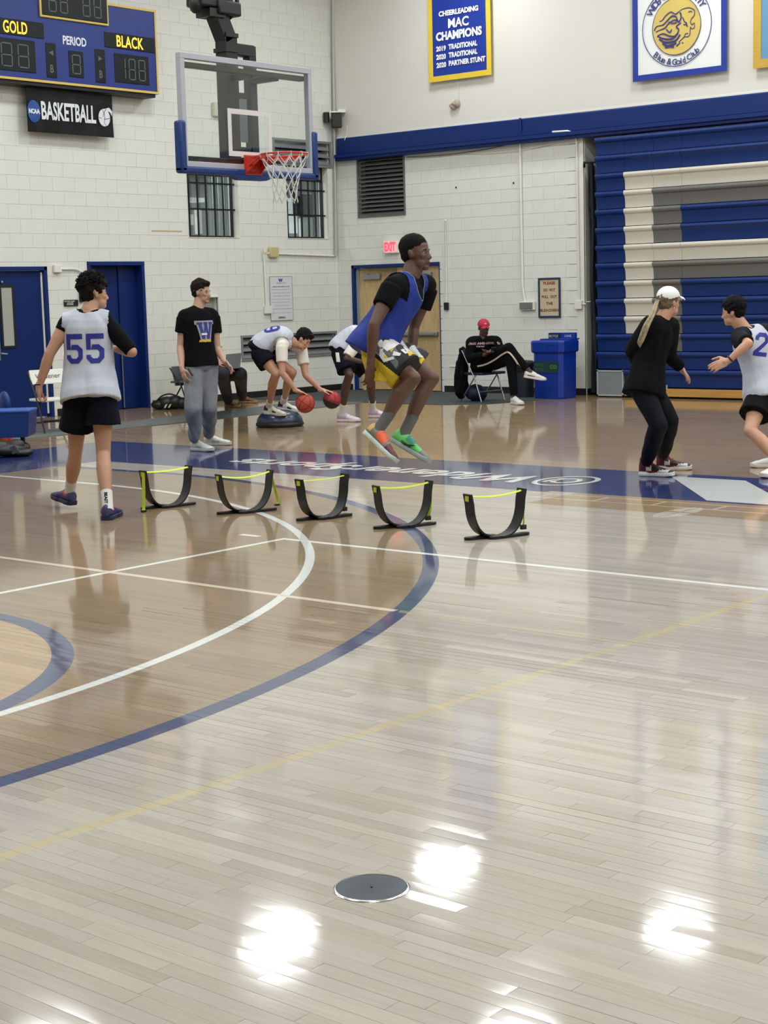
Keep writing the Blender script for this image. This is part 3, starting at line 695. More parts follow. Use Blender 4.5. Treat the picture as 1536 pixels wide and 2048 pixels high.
# PLEASE DO NOT PULL OUT THE BLEACHERS
a, zt_ = pr(1078, 556); b_, zb__ = pr(1123, 635)
t = empty('framed_sign', (XW-.02, (a+b_)/2, zb__), 'framed cream sign in a dark blue border asking to leave the bleachers', 'sign')
MB().box((XW-.022, b_, zb__), (XW-.013, a, zt_)).build('panel', mat('sign_cream', (196, 184, 156), .6), t)
mb = MB()
for q in fr4(b_, a, zb__, zt_, .03): mb.bbox((XW-.035, q[0], q[2]), (XW-.013, q[1], q[3]), .004)
mb.build('frame', mat('sign_blue', (36, 48, 84), .5), t)
mb = MB(); wd = a-b_-.06
for i, (s, f_) in enumerate((('PLEASE', .62), ('DO  NOT', .62), ('PULL  OUT', .8), ('THE', .36), ('BLEACHERS', .98))):
    w_ = wd*f_; lettering(mb, text2d(s, w_, .046, .04), (XW-.0235, (a+b_)/2+w_/2, zt_-.108-i*.106), (0, -1, 0), (0, 0, 1))
mb.build('lettering', mat('sign_rust', (136, 66, 50), .6), t)
# plug dangling under the first banner
t = empty('hanging_plug', rp_(909, 205, .06), 'small beige plug dangling on a cord below the blue champions banner', 'plug')
MB().tube([rp_(916, 165, .05), rp_(916, 205, .05), rp_(910, 214, .05)], .004, 6).build('cord', M_WHITE, t)
MB().ell(rp_(906, 212, .06), (.05, .06, .06), n=10).ell(rp_(914, 206, .06), (.05, .05, .07), n=10).tube([rp_(901, 212, .06), rp_(909, 206, .1)], .03, 8).build('body', mat('plug_beige', (176, 164, 148), .6), t, smooth=50)

# ================================================================ SCOREBOARD
M_SBB = mat('scoreboard_blue', (18, 46, 126), .45); M_SBY = mat('scoreboard_yellow', (214, 186, 92), .45); M_SBD = mat('display_black', (14, 17, 22), .4, spec=.3)
M_SEG = mat('unlit_segment', (92, 100, 104), .5); M_AMB = mat('amber_led', (255, 190, 40), .5, emit=2.2); M_SBW = mat('scoreboard_white', (222, 226, 232), .5)
DF = .30   # the cabinet stands off the wall
def sp(px, py): x, z = pl(px, py, DF); return x, z
sx1 = sp(314, 100)[0]; sz0 = sp(160, 173)[1]; sx0 = sx1-4.2; sz1 = sp(312, 21)[1]
t = empty('scoreboard', (sx0, YW, sz0), 'blue electronic scoreboard with yellow trim reading GOLD and BLACK', 'scoreboard')
MB().bbox((sx0, YW-DF, sz0), (sx1, YW-.02, sz1), .01).build('cabinet', M_SBB, t)
mb = MB()
for q in fr4(sx0, sx1, sz0, sz1, .035): mb.bbox((q[0], YW-DF-.012, q[2]), (q[1], YW-DF, q[3]), .004)
mb.build('trim_frame', M_SBY, t)
MB().bbox((sx0+.1, YW-DF+.02, sz0-.05), (sx1-.05, YW-.02, sz0), .005).build('bottom_rail', M_BLACK, t)
def sprect(p0, p1): a0, b0 = sp(*p0); a1, b1 = sp(*p1); return min(a0, a1), max(a0, a1), min(b0, b1), max(b0, b1)
SEG = {'a': (.1, .94, .9, 1), 'g': (.1, .46, .9, .54), 'd': (.1, 0, .9, .06), 'f': (0, .53, .1, .95), 'b': (.9, .53, 1, .95), 'e': (0, .05, .1, .47), 'c': (.9, .05, 1, .47)}
def digits(parent, x0, x1, z0, z1, ch):
    """display window with seven-segment digits; 1 = bar only"""
    p = MB().bbox((x0, YW-DF-.008, z0), (x1, YW-DF+.01, z1), .02).build('display', M_SBD, parent)
    mb = MB(); n = len(ch); W_ = (x1-x0)*.86; cw = W_/n; xs = x0+(x1-x0)*.07
    for i, c_ in enumerate(ch):
        if c_ in ' ': continue
        dx = xs+i*cw+cw*.16; dw_ = cw*.68; dz = z0+(z1-z0)*.13; dh = (z1-z0)*.74
        if c_ == ':': continue
        for k, (u0, v0, u1, v1) in SEG.items():
            if c_ == '1' and k not in 'bc': continue
            th = .012
            mb.box((dx+dw_*u0+(.5*th if k in 'agd' else 0), YW-DF-.0105, dz+dh*v0), (dx+(dw_*u1 if k in 'agd' else dw_*u0+th*1.2), YW-DF-.008, dz+(dh*v1 if k not in 'agd' else dh*v0+th*1.2)))
    mb.build('segments', M_SEG, p); return p
# geometry taken from the corner at the right, heights along the cabinet
H_ = sz1-sz0
q = sprect((231, 117), (297, 174)); cz0, cz1 = sz0+.10, sz0+.54
xr = sx1
def sx(px, py): return sp(px, py)[0]
digits(t, sx(229, 140), sx(298, 150), sz0+.115, sz0+.535, '188')
digits(t, sx(-46, 110), sx(71, 120), sz0+.115, sz0+.555, '188')
digits(t, sx(137, 120), sx(167, 130), sz0+.12, sz0+.49, '8')
for s_, (p0, p1) in (('<', ((92, 120), (113, 130))), ('>', ((190, 130), (211, 140)))):
    x0_, x1_ = sx(*p0), sx(*p1)
    o = MB().bbox((x0_, YW-DF-.008, sz0+.08), (x1_, YW-DF+.01, sz0+.56), .02).build('indicator', M_SBD, t)
    mb = MB(); xc = (x0_+x1_)/2; sg = -1 if s_ == '<' else 1
    mb.prism([(xc-sg*.035, YW-DF-.0085, sz0+.46), (xc+sg*.04, YW-DF-.0085, sz0+.425), (xc-sg*.035, YW-DF-.0085, sz0+.39)], (0, -.002, 0))
    lettering(mb, text2d('B', .06, .11, .02), (xc-.03, YW-DF-.01, sz0+.15), (1, 0, 0), (0, 0, 1)); mb.build('mark', M_SEG, o)
for s_, x0_, x1_, tx0, tx1 in (('GOLD', sx(-62, 60), sx(88, 75), sx(6, 65), sx(54, 70)), ('BLACK', sx(209, 90), sx(309, 105), sx(233, 95), sx(286, 100))):
    o = MB().bbox((x0_, YW-DF-.008, sz0+.60), (x1_, YW-DF+.01, sz0+.82), .015).build('name_display', M_SBD, t)
    mb = MB(); lettering(mb, text2d(s_, tx1-tx0, .165, .012, spacing=1.05), (tx0, YW-DF-.0105, sz0+.628), (1, 0, 0), (0, 0, 1)); mb.build('led_letters', M_AMB, o)
mb = MB(); x0_, x1_ = sx(126, 95), sx(173, 100); lettering(mb, text2d('PERIOD', x1_-x0_, .125, .03), (x0_, YW-DF-.004, sz0+.565), (1, 0, 0), (0, 0, 1)); mb.build('lettering', M_SBW, t)
x0_, x1_ = sx(78, 30), sx(216, 60); ck = MB().bbox((x0_, YW-DF-.03, sz0+.90), (x1_, YW-DF, sz1+.16), .01).build('clock_panel', M_SBY, t)
digits(ck, x0_+.03, x1_-.03, sz0+.93, sz1+.13, '88:88')
for o in ck.children: o.location.y -= .032
# black banner under it
x0_, zt_ = pl(54, 172, .2); x1_, zb__ = pl(231, 275, .2); zt_ = sz0-.056; zb__ = pl(231, 275, .2)[1]
def cloth(name, W, a, b_, c, d, off, amp, m, nx=30, nz=30, seed=0, thick=.004, parent=None, wav=3.5, **k):
    """hanging cloth, u from a to b, with soft vertical folds"""
    mb = MB(); r_ = random.Random(seed); ph = [r_.random()*6 for _ in range(6)]
    for sgn in (0, 1):
        vs = []
        for j in range(nz+1):
            for i in range(nx+1):
                u = i/nx; v = j/nz
                w_ = amp*(sin(u*wav*2*pi+ph[0]+v*2)+.5*sin(u*wav*4.4*pi+ph[1])+.6*sin(v*7+u*5+ph[2]))*(.35+.65*v)
                dd = off+w_+sgn*thick
                uu_ = a+(b_-a)*u; vv = d+(c-d)*v
                l, h = W(uu_, uu_, vv, vv, dd, dd); vs.append(l)
        mb.add(vs, [(j*(nx+1)+i, j*(nx+1)+i+1, (j+1)*(nx+1)+i+1, (j+1)*(nx+1)+i) for j in range(nz) for i in range(nx)])
    return mb.build(name, m, parent, smooth=180, fix=False, **k), (lambda uu_, vv: off+amp*(sin((uu_-a)/(b_-a)*wav*2*pi+ph[0]+(vv-d)/(c-d)*2)+.5*sin((uu_-a)/(b_-a)*wav*4.4*pi+ph[1])+.6*sin((vv-d)/(c-d)*7+(uu_-a)/(b_-a)*5+ph[2]))*(.35+.65*(vv-d)/(c-d))+thick)
nb, fn = cloth('hanging_banner', WL, x0_, x1_, zb__, zt_, .16, .006, mat('black_satin', (8, 9, 11), .38, spec=.3), seed=4, label='black basketball banner hanging below the scoreboard', category='banner')
def onbanner(mb, t2, u0, v0, fn, W, uS, off=.004, mi=0):
    vs = []
    for x, y in t2[0]:
        u = u0+uS*x; v = v0+y; l, h = W(u, u, v, v, fn(u, v)+off+.007, fn(u, v)+off+.007); vs.append(l)
    mb.add(vs, t2[1], mi)
mb = MB(); bx0, bx1 = pl(85, 225, .2)[0], pl(194, 235, .2)[0]; bz = pl(140, 243, .2)[1]
onbanner(mb, text2d('BASKETBALL', bx1-bx0, .26, .03), bx0, bz, fn, WL, 1); mb.build('lettering', M_SBW, nb, smooth=None)
mb = MB(); cx_, cz_ = pl(211, 235, .2); cu_, cv_ = cx_, cz_+.0
def dsk(r, n=24, sx_=1, sy_=1): return np.array([(r*sx_*cos(2*pi*k/n), r*sy_*sin(2*pi*k/n)) for k in range(n)]), [tuple(range(n))]
onbanner(mb, dsk(.115, sx_=1, sy_=1.1), cu_, cv_, fn, WL, 1); onbanner(mb, poly2d([[(-.02, .12), (.1, .15), (.16, .1), (.15, .03), (.12, .08), (.05, .11)]]), cu_, cv_, fn, WL, 1); mb.build('ball_emblem', M_SBW, nb)
mb = MB()
def arcband(pts, t): 
    vs = []; n = len(pts)
    for i in range(n):
        p = np.array(pts[i]); q = np.array(pts[min(i+1, n-1)])-np.array(pts[max(i-1, 0)]); q = q/np.hypot(*q); nn = np.array((-q[1], q[0]))*t/2; vs += [tuple(p+nn), tuple(p-nn)]
    return np.array(vs), [(2*i, 2*i+1, 2*i+3, 2*i+2) for i in range(n-1)]
for a0, a1, rr_, cx__, cy__ in ((2.2, 4.0, .16, .14, 0), (-.9, .9, .16, -.15, 0), (-1.95, -1.2, .3, 0, .28)):
    onbanner(mb, arcband([(cx__+rr_*cos(a0+(a1-a0)*i/10), cy__+rr_*sin(a0+(a1-a0)*i/10)) for i in range(11)], .008), cu_, cv_, fn, WL, 1, .006)
mb.build('seams', M_BLACK, nb)
cx_, cz_ = pl(70, 222, .2); mb = MB(); onbanner(mb, dsk(.155, sx_=.75), cx_, cz_, fn, WL, 1); mb.build('disc_emblem', mat('emblem_blue', (24, 74, 150), .5), nb)
mb = MB(); onbanner(mb, text2d('NCAA', .2, .07, .06), cx_-.1, cz_-.035, fn, WL, 1, .014); mb.build('disc_lettering', M_SBW, nb)

# ================================================================ BANNERS ON THE RIGHT WALL
XB = .12
def prb(px, py): return pr(px, py, XB)
def bannerset(name, pxL, pxR, pyb, ytop, bw, m_in, m_bord, label, seed, amp=.01):
    yl = prb(pxL, pyb)[0]; yr = prb(pxR, pyb)[0]; zb1 = prb((pxL+pxR)/2, pyb-((pxR-pxL)*.055 if pxR-pxL > 60 else 0))[1]
    o, fn = cloth(name, WR, yl-bw, yr+bw, zb1+bw, ytop, XB-.03, amp*.6, m_in, seed=seed, label=label, category='banner')
    o2 = MB()
    W2 = lambda u, v, k: Vector(WR(u, u, v, v, fn(min(max(u, yr+bw), yl-bw), max(v, zb1+bw))+k, fn(min(max(u, yr+bw), yl-bw), max(v, zb1+bw))+k)[0])
    def strp(u0, u1, v0, v1, n):
        vs = []
        for k in (-.004, .010):
            for i in range(n+1):
                for (uu_, vv) in (((u0, v0+(v1-v0)*i/n), (u1, v0+(v1-v0)*i/n)) if abs(v1-v0) > abs(u1-u0) else ((u0+(u1-u0)*i/n, v0), (u0+(u1-u0)*i/n, v1))): vs.append(W2(uu_, vv, k))
        b0 = 2*(n+1); fs = []
        for i in range(n): fs += [(2*i, 2*i+1, 2*i+3, 2*i+2), (b0+2*i, b0+2*i+1, b0+2*i+3, b0+2*i+2), (2*i, 2*i+2, b0+2*i+2, b0+2*i), (2*i+1, 2*i+3, b0+2*i+3, b0+2*i+1)]
        fs += [(0, 1, b0+1, b0), (2*n, 2*n+1, b0+2*n+1, b0+2*n)]
        o2.add(vs, fs)
    strp(yl, yl-bw, zb1+bw, ytop, 24); strp(yr+bw, yr, zb1+bw, ytop, 24); strp(yl, yr, zb1, zb1+bw, 24)
    o2.build('border', m_bord, o, smooth=30)
    return o, fn, yl, yr, zb1
M_BW = mat('banner_white', (228, 230, 230), .6, bump=.1, bscale=6); M_BY = mat('banner_yellow', (226, 196, 56), .5); M_BB = mat('banner_blue', (16, 50, 150), .5); M_BG = mat('banner_gold', (206, 182, 96), .55, bump=.5, bscale=14)
def onR(mb, t2, yleft, v0, fn, off=.005): onbanner(mb, t2, yleft, v0, fn, WR, -1, off)
bn, fn, yl, yr, zb1 = bannerset('champions_banner', 857, 981, 164, 7.6, .085, M_BB, M_BY, 'blue banner with yellow border listing MAC champions', 2, .006)
mb = MB(); W_ = yl-yr
def bline(s, py, fr, h, x0=None, bold=.03):
    z = pr(918, py, XB)[1]; w_ = W_*fr; onR(mb, text2d(s, w_, h, bold), yl-((W_-w_)/2 if x0 is None else W_*x0), z, fn)
bline('CHEERLEADING', 27, .64, .085, bold=.05); bline('MAC', 53, .33, .15, bold=.03); bline('CHAMPIONS', 76, .74, .14, bold=.05)
for i, s in enumerate(('2019', '2020', '2020')):
    bline(s, 97+i*16.6, .16, .085, .13, .05); bline(('TRADITIONAL', 'TRADITIONAL', 'PARTNER STUNT')[i], 96+i*16.6, (.46, .46, .58)[i], .085, .335, .05)
mb.build('lettering', mat('banner_white_print', (232, 234, 240), .6), bn)
b2, fn, yl, yr, zb1 = bannerset('club_banner', 1264, 1452, 163, 7.4, .085, M_BW, M_BB, 'white club banner with a gold disc and lion head, blue border', 5, .008)
cy_, cz_ = prb(1352, 52)   # disc centre
rg = abs(prb(1305, 52)[0]-prb(1403, 52)[0])/2
Rz_ = rg*1.0
mb = MB(); onR(mb, dsk(rg, 40, 1, 1.02), cy_, cz_, fn, .005); mb.build('gold_disc', M_BG, b2)
mb = MB(); onR(mb, ell_ring(0, 0, rg*1.42, rg*1.42, .012, 60), cy_, cz_, fn, .006); onR(mb, ell_ring(0, 0, rg, rg*1.02, .010, 60), cy_, cz_, fn, .008)
def arc_text(mb, s, r, a0, a1, h, inside):
    n = len(s)
    for i, ch in enumerate(s):
        if ch == ' ': continue
        a = a0+(a1-a0)*(i+.5)/n; v, f_ = text2d(ch, None, h, .02); v = v-[v[:, 0].mean(), 0]
        if inside: ca, sa = cos(a+pi/2), sin(a+pi/2); base = np.array([cos(a), sin(a)])*r
        else: ca, sa = cos(a-pi/2), sin(a-pi/2); base = np.array([cos(a), sin(a)])*r
        if ch in 'lieunoa&bdtC': v[:, 1] *= {'u': .72, 'e': .72, 'o': .72, 'n': .72, 'a': .72}.get(ch, 1)
        onR(mb, (np.c_[v[:, 0]*ca-v[:, 1]*sa+base[0], v[:, 0]*sa+v[:, 1]*ca+base[1]], f_), cy_, cz_, fn, .006)
arc_text(mb, 'Blue & Gold Club', rg*1.36, -pi/2-.78, -pi/2+.78, .088, True)
arc_text(mb, 'WIDENER UNIVERSITY', rg*1.1, pi-.5, .5, .10, False)
mb.build('navy_print', mat('banner_navy', (54, 62, 120), .6), b2)
# lion head strokes (unit: disc radius), mane streaming left, open jaws right
ST = [([(.10, .52), (.25, .60), (.55, .62), (.78, .50), (.80, .36), (.74, .26), (.66, .20), (.62, .06), (.70, -.04)], .035),
      ([(.70, -.04), (.78, .02), (.80, -.14), (.68, -.18), (.62, -.10)], .03), ([(.62, -.10), (.60, -.26), (.58, -.40), (.48, -.46), (.36, -.42), (.40, -.34), (.52, -.34)], .035),
      ([(.52, .46), (.64, .48), (.70, .42)], .03), ([(.36, -.44), (.24, -.52), (.10, -.62)], .05), ([(.10, .52), (-.05, .46), (-.25, .56), (-.48, .44), (-.62, .30), (-.76, .26)], .045),
      ([(.16, .50), (.20, .30), (.10, .14), (.0, .30)], .07), ([(.02, .34), (-.2, .40), (-.4, .26), (-.6, .12), (-.88, .08), (-.98, -.06)], .055),
      ([(.10, .16), (-.1, .24), (-.34, .14), (-.5, .0), (-.72, -.06), (-.92, -.12)], .05), ([(.2, .1), (.0, -.02), (.1, -.16), (-.05, -.36), (-.3, -.34), (-.6, -.22), (-.86, -.28)], .06),
      ([(-.86, -.28), (-.6, -.40), (-.3, -.46), (-.1, -.42), (.08, -.26)], .07), ([(-.78, -.40), (-.55, -.54), (-.25, -.58), (.0, -.52), (.16, -.34)], .08), ([(-.62, -.58), (-.4, -.70), (-.15, -.68), (.0, -.62)], .085),
      ([(.0, -.76), (.16, -.66), (.3, -.68)], .06), ([(-.5, -.76), (-.3, -.74), (-.1, -.78)], .07), ([(.26, .3), (.36, .12), (.44, .06), (.46, -.06)], .05), ([(.3, .02), (.42, .0), (.5, -.08)], .04),
      ([(-.35, .2), (-.15, .12), (.02, .14)], .05), ([(-.45, -.06), (-.3, -.2), (-.2, -.1)], .05)]
mb = MB()
def smooth_pts(P, n=6):
    P = [np.array(p) for p in P]; out = []
    for i in range(len(P)-1):
        p0, p1, p2, p3 = P[max(i-1, 0)], P[i], P[i+1], P[min(i+2, len(P)-1)]
        for k in range(n):
            t_ = k/n; out.append(.5*((2*p1)+(p2-p0)*t_+(2*p0-5*p1+4*p2-p3)*t_*t_+(3*p1-p0-3*p2+p3)*t_**3))
    return out+[P[-1]]
for pts, t_ in ST: onR(mb, arcband([tuple(p*rg*.93) for p in smooth_pts(pts)], t_*rg*.9), cy_, cz_, fn, .009)
mb.build('lion_head', mat('banner_indigo', (48, 46, 112), .6), b2)
b3, fn, yl, yr, zb1 = bannerset('gold_edged_banner', 1505, 1640, 137, 7.4, .12, mat('banner_pale_blue', (96, 148, 186), .6), mat('gold_fringe', (196, 160, 60), .55, bump=.6, bscale=30), 'pale blue banner with gold edge cut by the right border', 8, .008)

# ================================================================ BLEACHERS
M_SB = mat('seat_blue', (5, 43, 108), .42, bump=.08, bscale=50, spec=.4); M_SW = mat('seat_white', (206, 202, 191), .45); M_SG = mat('seat_grey', (104, 104, 101), .5)
XF = 21.15
def yb(px, py): return onx(px, py, XF).y
yA, yB, yC, yE = yb(1250, 400), yb(1307, 420), yb(1364, 430), yb(1192, 300)
zTop = onx(1190, 277, XF).z; rise = .2665
t = empty('bleachers', (XF, yE, 0), 'closed blue bleachers with white and grey lettering pattern', 'bleachers')
NB, W0, G0 = [], [], []
rows = ['BBBB', 'BBBB', 'BWWW', 'BWGG', 'BWGB', 'BWGB', 'BWWW', 'BWGG', 'BWGB', 'BWGB', 'BWGB', 'BBGB', 'BBBB', 'BBBB']
def seat(y0, y1, zt_, m, nm='seat'):
    # profile across the seat front: rounded nose on top, concave face sloping back and down
    pr_ = [(-.00, 0.0), (-.035, .0), (-.05, -.012), (-.055, -.035), (-.048, -.06), (-.02, -.085), (-.005, -.13), (.0, -.19), (.004, -rise+.012), (.05, -rise+.012), (.05, -.0)]
    poly = [(XF+px_, y0, zt_+pz) for px_, pz in pr_]
    # the lower edge of each module runs back towards the near side, as moulded
    return MB().prism(poly, (0, y1-y0, 0)).build(nm, m, t, smooth=35)
mm = {'B': M_SB, 'W': M_SW, 'G': M_SG}
yend = -9.0
for r, pat in enumerate(rows):
    zt_ = zTop-r*rise
    cuts = [yE, yA, yB, yC, yend]
    for i in range(4):
        y0_, y1_ = cuts[i+1], cuts[i]
        if r == 13:
            if i == 0: continue
            if i == 1: y1_ = yA+.02
        # moulded seat modules about half a metre wide; long runs stay in view only to the frame edge
        y0_ += .002; y1_ -= .002
        if i < 3: seat(y0_, y1_, zt_, mm[pat[i]])
        else:
            yy = y1_
            while yy > yend+.1:
                step = 2.6 if yy > 5 else 6.0
                a_ = max(yy-step, yend); seat(a_+(.0), yy, zt_, mm[pat[i]]); yy = a_
MB().box((XF+.05, yend, 0.12), (XF+.06, yE-.01, zTop-.01)).build('riser_board', M_DARK, t)
MB().bbox((XF+.06, yend, .3), (XW+1.4, yE-.03, zTop-.4), .01).build('understructure', M_BLACK, t)
zk = zTop-13*rise
MB().bbox((XF-.03, yA+.03, .02), (XF+.02, yE+.0, zk-.01), .006).build('end_panel', mat('panel_mid_grey', (124, 130, 134), .5), t)
mb = MB(); a_, b_ = yA+.03, yE
for q in ((a_, b_, zk-.03, zk-.01), (a_, b_, .02, .04), (a_, a_+.02, .02, zk), (b_-.02, b_, .02, zk)): mb.box((XF-.035, q[0], q[2]), (XF-.028, q[1], q[3]))
mb.build('panel_edge', mat('panel_edge', (170, 174, 176), .4), t)
MB().bbox((XF-.06, yend, .03), (XF-.02, yA, .145), .006).build('kick_board', woodmat('pine_board', (186, 138, 70), (1, .06, 1)), t)
MB().box((XF-.02, yend, .0), (XF+.05, yE-.05, zk-rise)).build('kick_void', M_DARK, t)
for k in range(9):
    yy = yb(1336, 780)-k*1.32; MB().bbox((XF-.05, yy-.012, .14), (XF-.03, yy+.012, .2), .002).build('bracket', M_GALV, t)
# rolled netting between pier and bleachers
tn = empty('rolled_curtain', (XF+.3, (PIER+yE)/2, 0), 'dark rolled netting hanging between the wall end and the bleachers', 'netting')
mb = MB(); rr_ = random.Random(3)
for k in range(9):
    yy = yE+.19+k*.021; xx = XF+.20+rr_.uniform(-.06, .06)+k*.02; zt_ = 3.55+rr_.uniform(-.05, .02)
    pts = [(xx+.02*sin(i*.9+k), yy+(-.012*i if k > 3 else -.004*i)+.01*sin(i*1.3+k*2), zt_-i*(zt_-.05)/11) for i in range(12)]
    pts = [(p[0], min(max(p[1], yE+.12), PIER-.05), p[2]) for p in pts]
    mb.tube(pts, [.022+.008*sin(i+k) for i in range(12)], 7)
mb.build('net_bundle', mat('net_black', (22, 27, 32), .8, bump=.6, bscale=60), tn, smooth=60)
MB().tube([(XF+.20, yE+.10, 3.56), (XF+.20, PIER-.05, 3.56), (XF+.25, PIER-.02, 3.50)], .02, 8).build('hanger_bar', M_BLKMET, tn, smooth=50)
MB().tube([(XF+.3, yE+.05, 1.45), (XF+.3, PIER-.01, 1.45)], .008, 8).build('tie_rail', M_WHITE, tn)
# ================================================================ MATS
def floor_mat(pts, label, m):
    mb = MB(); mb.prism([(p[0], p[1], -.001) for p in pts], (0, 0, .008)); return mb.build('floor_mat', m, label=label, category='mat')
M_MAT = mat('mat_grey', (96, 99, 98), .75, bump=.3, bscale=200, var=.08); M_MATD = mat('mat_dark', (58, 64, 66), .8, bump=.3, bscale=200)
floor_mat([(9., 16.12), (15.6, 16.12), (18.9, 16.28), (18.9, 17.55), (17.2, 17.2), (15.4, 17.05), (9., 17.05)], 'grey walkway mat running past the two doors of the left wall', M_MAT)
floor_mat([(18.92, 14.75), (19.3, 14.2), (20.3, 13.9), (21.3, 14.6), (21.35, 18.85), (18.92, 18.85), (18.92, 16.0)], 'dark grey mat in the corner under the wooden doors and the seated man', M_MATD)
# ================================================================ HOOP
M_FRAME = mat('board_frame', (178, 180, 190), .4, metal=.2); M_PAD = mat('pad_blue', (8, 48, 112), .45, bump=.1, bscale=30); M_RIM = mat('rim_orange', (196, 52, 32), .4)
BX0, BX1, BY, BZ0, BZ1 = 10.79, 12.62, 11.47, 2.895, 3.955
t = empty('basketball_hoop', ((BX0+BX1)/2, BY, BZ0), 'glass basketball backboard with orange rim hung from a black mast', 'basketball hoop')
fw = .055
mb = MB()
for q in fr4(BX0, BX1, BZ0, BZ1, fw): mb.bbox((q[0], BY-.02, q[2]), (q[1], BY+.045, q[3]), .004)
mb.build('board_frame', M_FRAME, t)
MB().box((BX0+fw, BY-.006, BZ0+fw), (BX1-fw, BY+.006, BZ1-fw)).build('glass_pane', glass('board_glass', (.955, .98, .97), .05, .03), t)
xc = (BX0+BX1)/2; mb = MB(); sq0, sq1, sw, sh = BZ0+.13, BZ0+.13+.455, .305, .05
for q in fr4(xc-sw, xc+sw, sq0, sq1, sh): mb.box((q[0], BY-.009, q[2]), (q[1], BY-.0065, q[3]))
mb.build('target_square', mat('target_white', (214, 212, 212), .5), t)
# channels behind the glass
MB().bbox((BX0+.06, BY+.03, BZ1-.125), (BX1-.06, BY+.10, BZ1-.075), .006).build('upper_channel', M_BLKMET, t)
MB().bbox((BX0+.06, BY+.03, BZ0+.07), (xc+.1, BY+.10, BZ0+.11), .006).build('lower_channel', M_BLKMET, t)
# padding
mb = MB()
def padpoly(x0, x1, z0, z1): mb.bbox((x0, BY-.04, z0), (x1, BY+.06, z1), .022)
padpoly(BX0-.05, BX0+.03, BZ0-.055, BZ0+.43); padpoly(BX1-.03, BX1+.05, BZ0-.055, BZ0+.43); padpoly(BX0-.05, BX1+.05, BZ0-.06, BZ0+.008)
mb.prism([(xc-.32, BY-.035, BZ0-.05), (xc-.18, BY-.035, BZ0-.095), (xc+.18, BY-.035, BZ0-.095), (xc+.32, BY-.035, BZ0-.05)], (0, .09, 0))
mb.build('edge_padding', M_PAD, t, smooth=40)
# rim
RC = Vector((xc, BY-.045-.15-.23-.03, BZ0+.125)); mb = MB()
n = 48; ring_ = [RC+Vector((.232*cos(2*pi*k/n), .232*sin(2*pi*k/n), 0)) for k in range(n)]
def torus(mb, c, R_, r_, n=48, m=8, M=None):
    rings = []
    for k in range(n+1):
        a = 2*pi*k/n; cc = Vector((cos(a), sin(a), 0)); rg_ = [Vector(c)+cc*(R_+r_*cos(2*pi*j/m))+Vector((0, 0, r_*sin(2*pi*j/m))) for j in range(m)]
        if M is not None: rg_ = [M @ v for v in rg_]
        rings.append(rg_)
    mb.ring_loft(rings, cap=(False, False)); return mb
torus(mb, RC, .232, .0095); rim = mb.build('rim', M_RIM, t, smooth=180)
mb = MB(); mb.prism([(xc-.115, BY-.02, RC.z+.02), (xc-.115, BY-.02, RC.z-.17), (xc+.115, BY-.02, RC.z-.17), (xc+.115, BY-.02, RC.z+.02)], (0, -.02, 0))
mb.bbox((xc-.10, RC.y+.20, RC.z-.012), (xc+.10, BY-.02, RC.z+.008), .003)
for s in (-1, 1):
    mb.prism([(xc+s*.10, BY-.03, RC.z), (xc+s*.10, BY-.03, RC.z-.16), (xc+s*.07, RC.y+.225, RC.z-.01), (xc+s*.07, RC.y+.225, RC.z)], (s*.008, 0, 0))
    mb.tube([(xc+s*.09, BY-.04, RC.z-.10), (xc+s*.16, RC.y+.16, RC.z-.005)], .008, 6)
mb.build('bracket', M_RIM, t, smooth=30)
# skirt-like rim plate seen through the net hooks
mb = MB(); rings = [[RC+Vector(((.232+dr_)*cos(a), (.232+dr_)*sin(a), z)) for a in [pi*.03+pi*.94*k/24 for k in range(25)]] for dr_, z in ((-.002, -.045), (.004, -.045), (.004, -.004), (-.002, -.004))]
vs = [p for r_ in rings for p in r_]; fs = []
for i in range(4):
    for k in range(24): fs.append((i*25+k, i*25+k+1, ((i+1) % 4)*25+k+1, ((i+1) % 4)*25+k))
mb.add(vs, fs); mb.build('rim_plate', M_RIM, rim)
# net: 12 loops, diamonds narrowing downward
mb = MB(); NL = 12; prof = [(.225, -.012), (.20, -.085), (.165, -.16), (.138, -.235), (.122, -.315), (.118, -.39), (.126, -.46)]
def npt(i, k): r_, z = prof[i]; a = 2*pi*(k+.5*(i % 2))/NL; j = .006*sin(i*7.3+k*3.1); return RC+Vector(((r_+j)*cos(a), (r_+j)*sin(a)*.98, z+j*2))
for k in range(NL):
    for i in range(len(prof)-1):
        k2 = k if i % 2 == 0 else k+1
        for kk in ((k, k), (k, k-1)) if i % 2 == 0 else ((k, k+1), (k, k)):
            p, q = npt(i, kk[0]), npt(i+1, kk[1]); mid = (p+q)/2-Vector((0, 0, .004)); mb.tube([p, mid, q], .0042, 5, cap=False)
    mb.tube([npt(0, k)+Vector((0, 0, -.005)), npt(0, k)+Vector((0, 0, .02)), RC+Vector((.236*cos(2*pi*k/NL), .236*sin(2*pi*k/NL), .012)), RC+Vector((.24*cos(2*pi*k/NL), .24*sin(2*pi*k/NL), -.02)), npt(0, k)+Vector((0, 0, -.03))], .0055, 5)
p = npt(6, 4); mb.tube([p, p+Vector((-.01, -.01, -.05)), p+Vector((-.03, -.02, -.10))], .004, 5)
mb.build('net', mat('net_cord', (206, 206, 202), .8), t, smooth=60, kind='stuff')
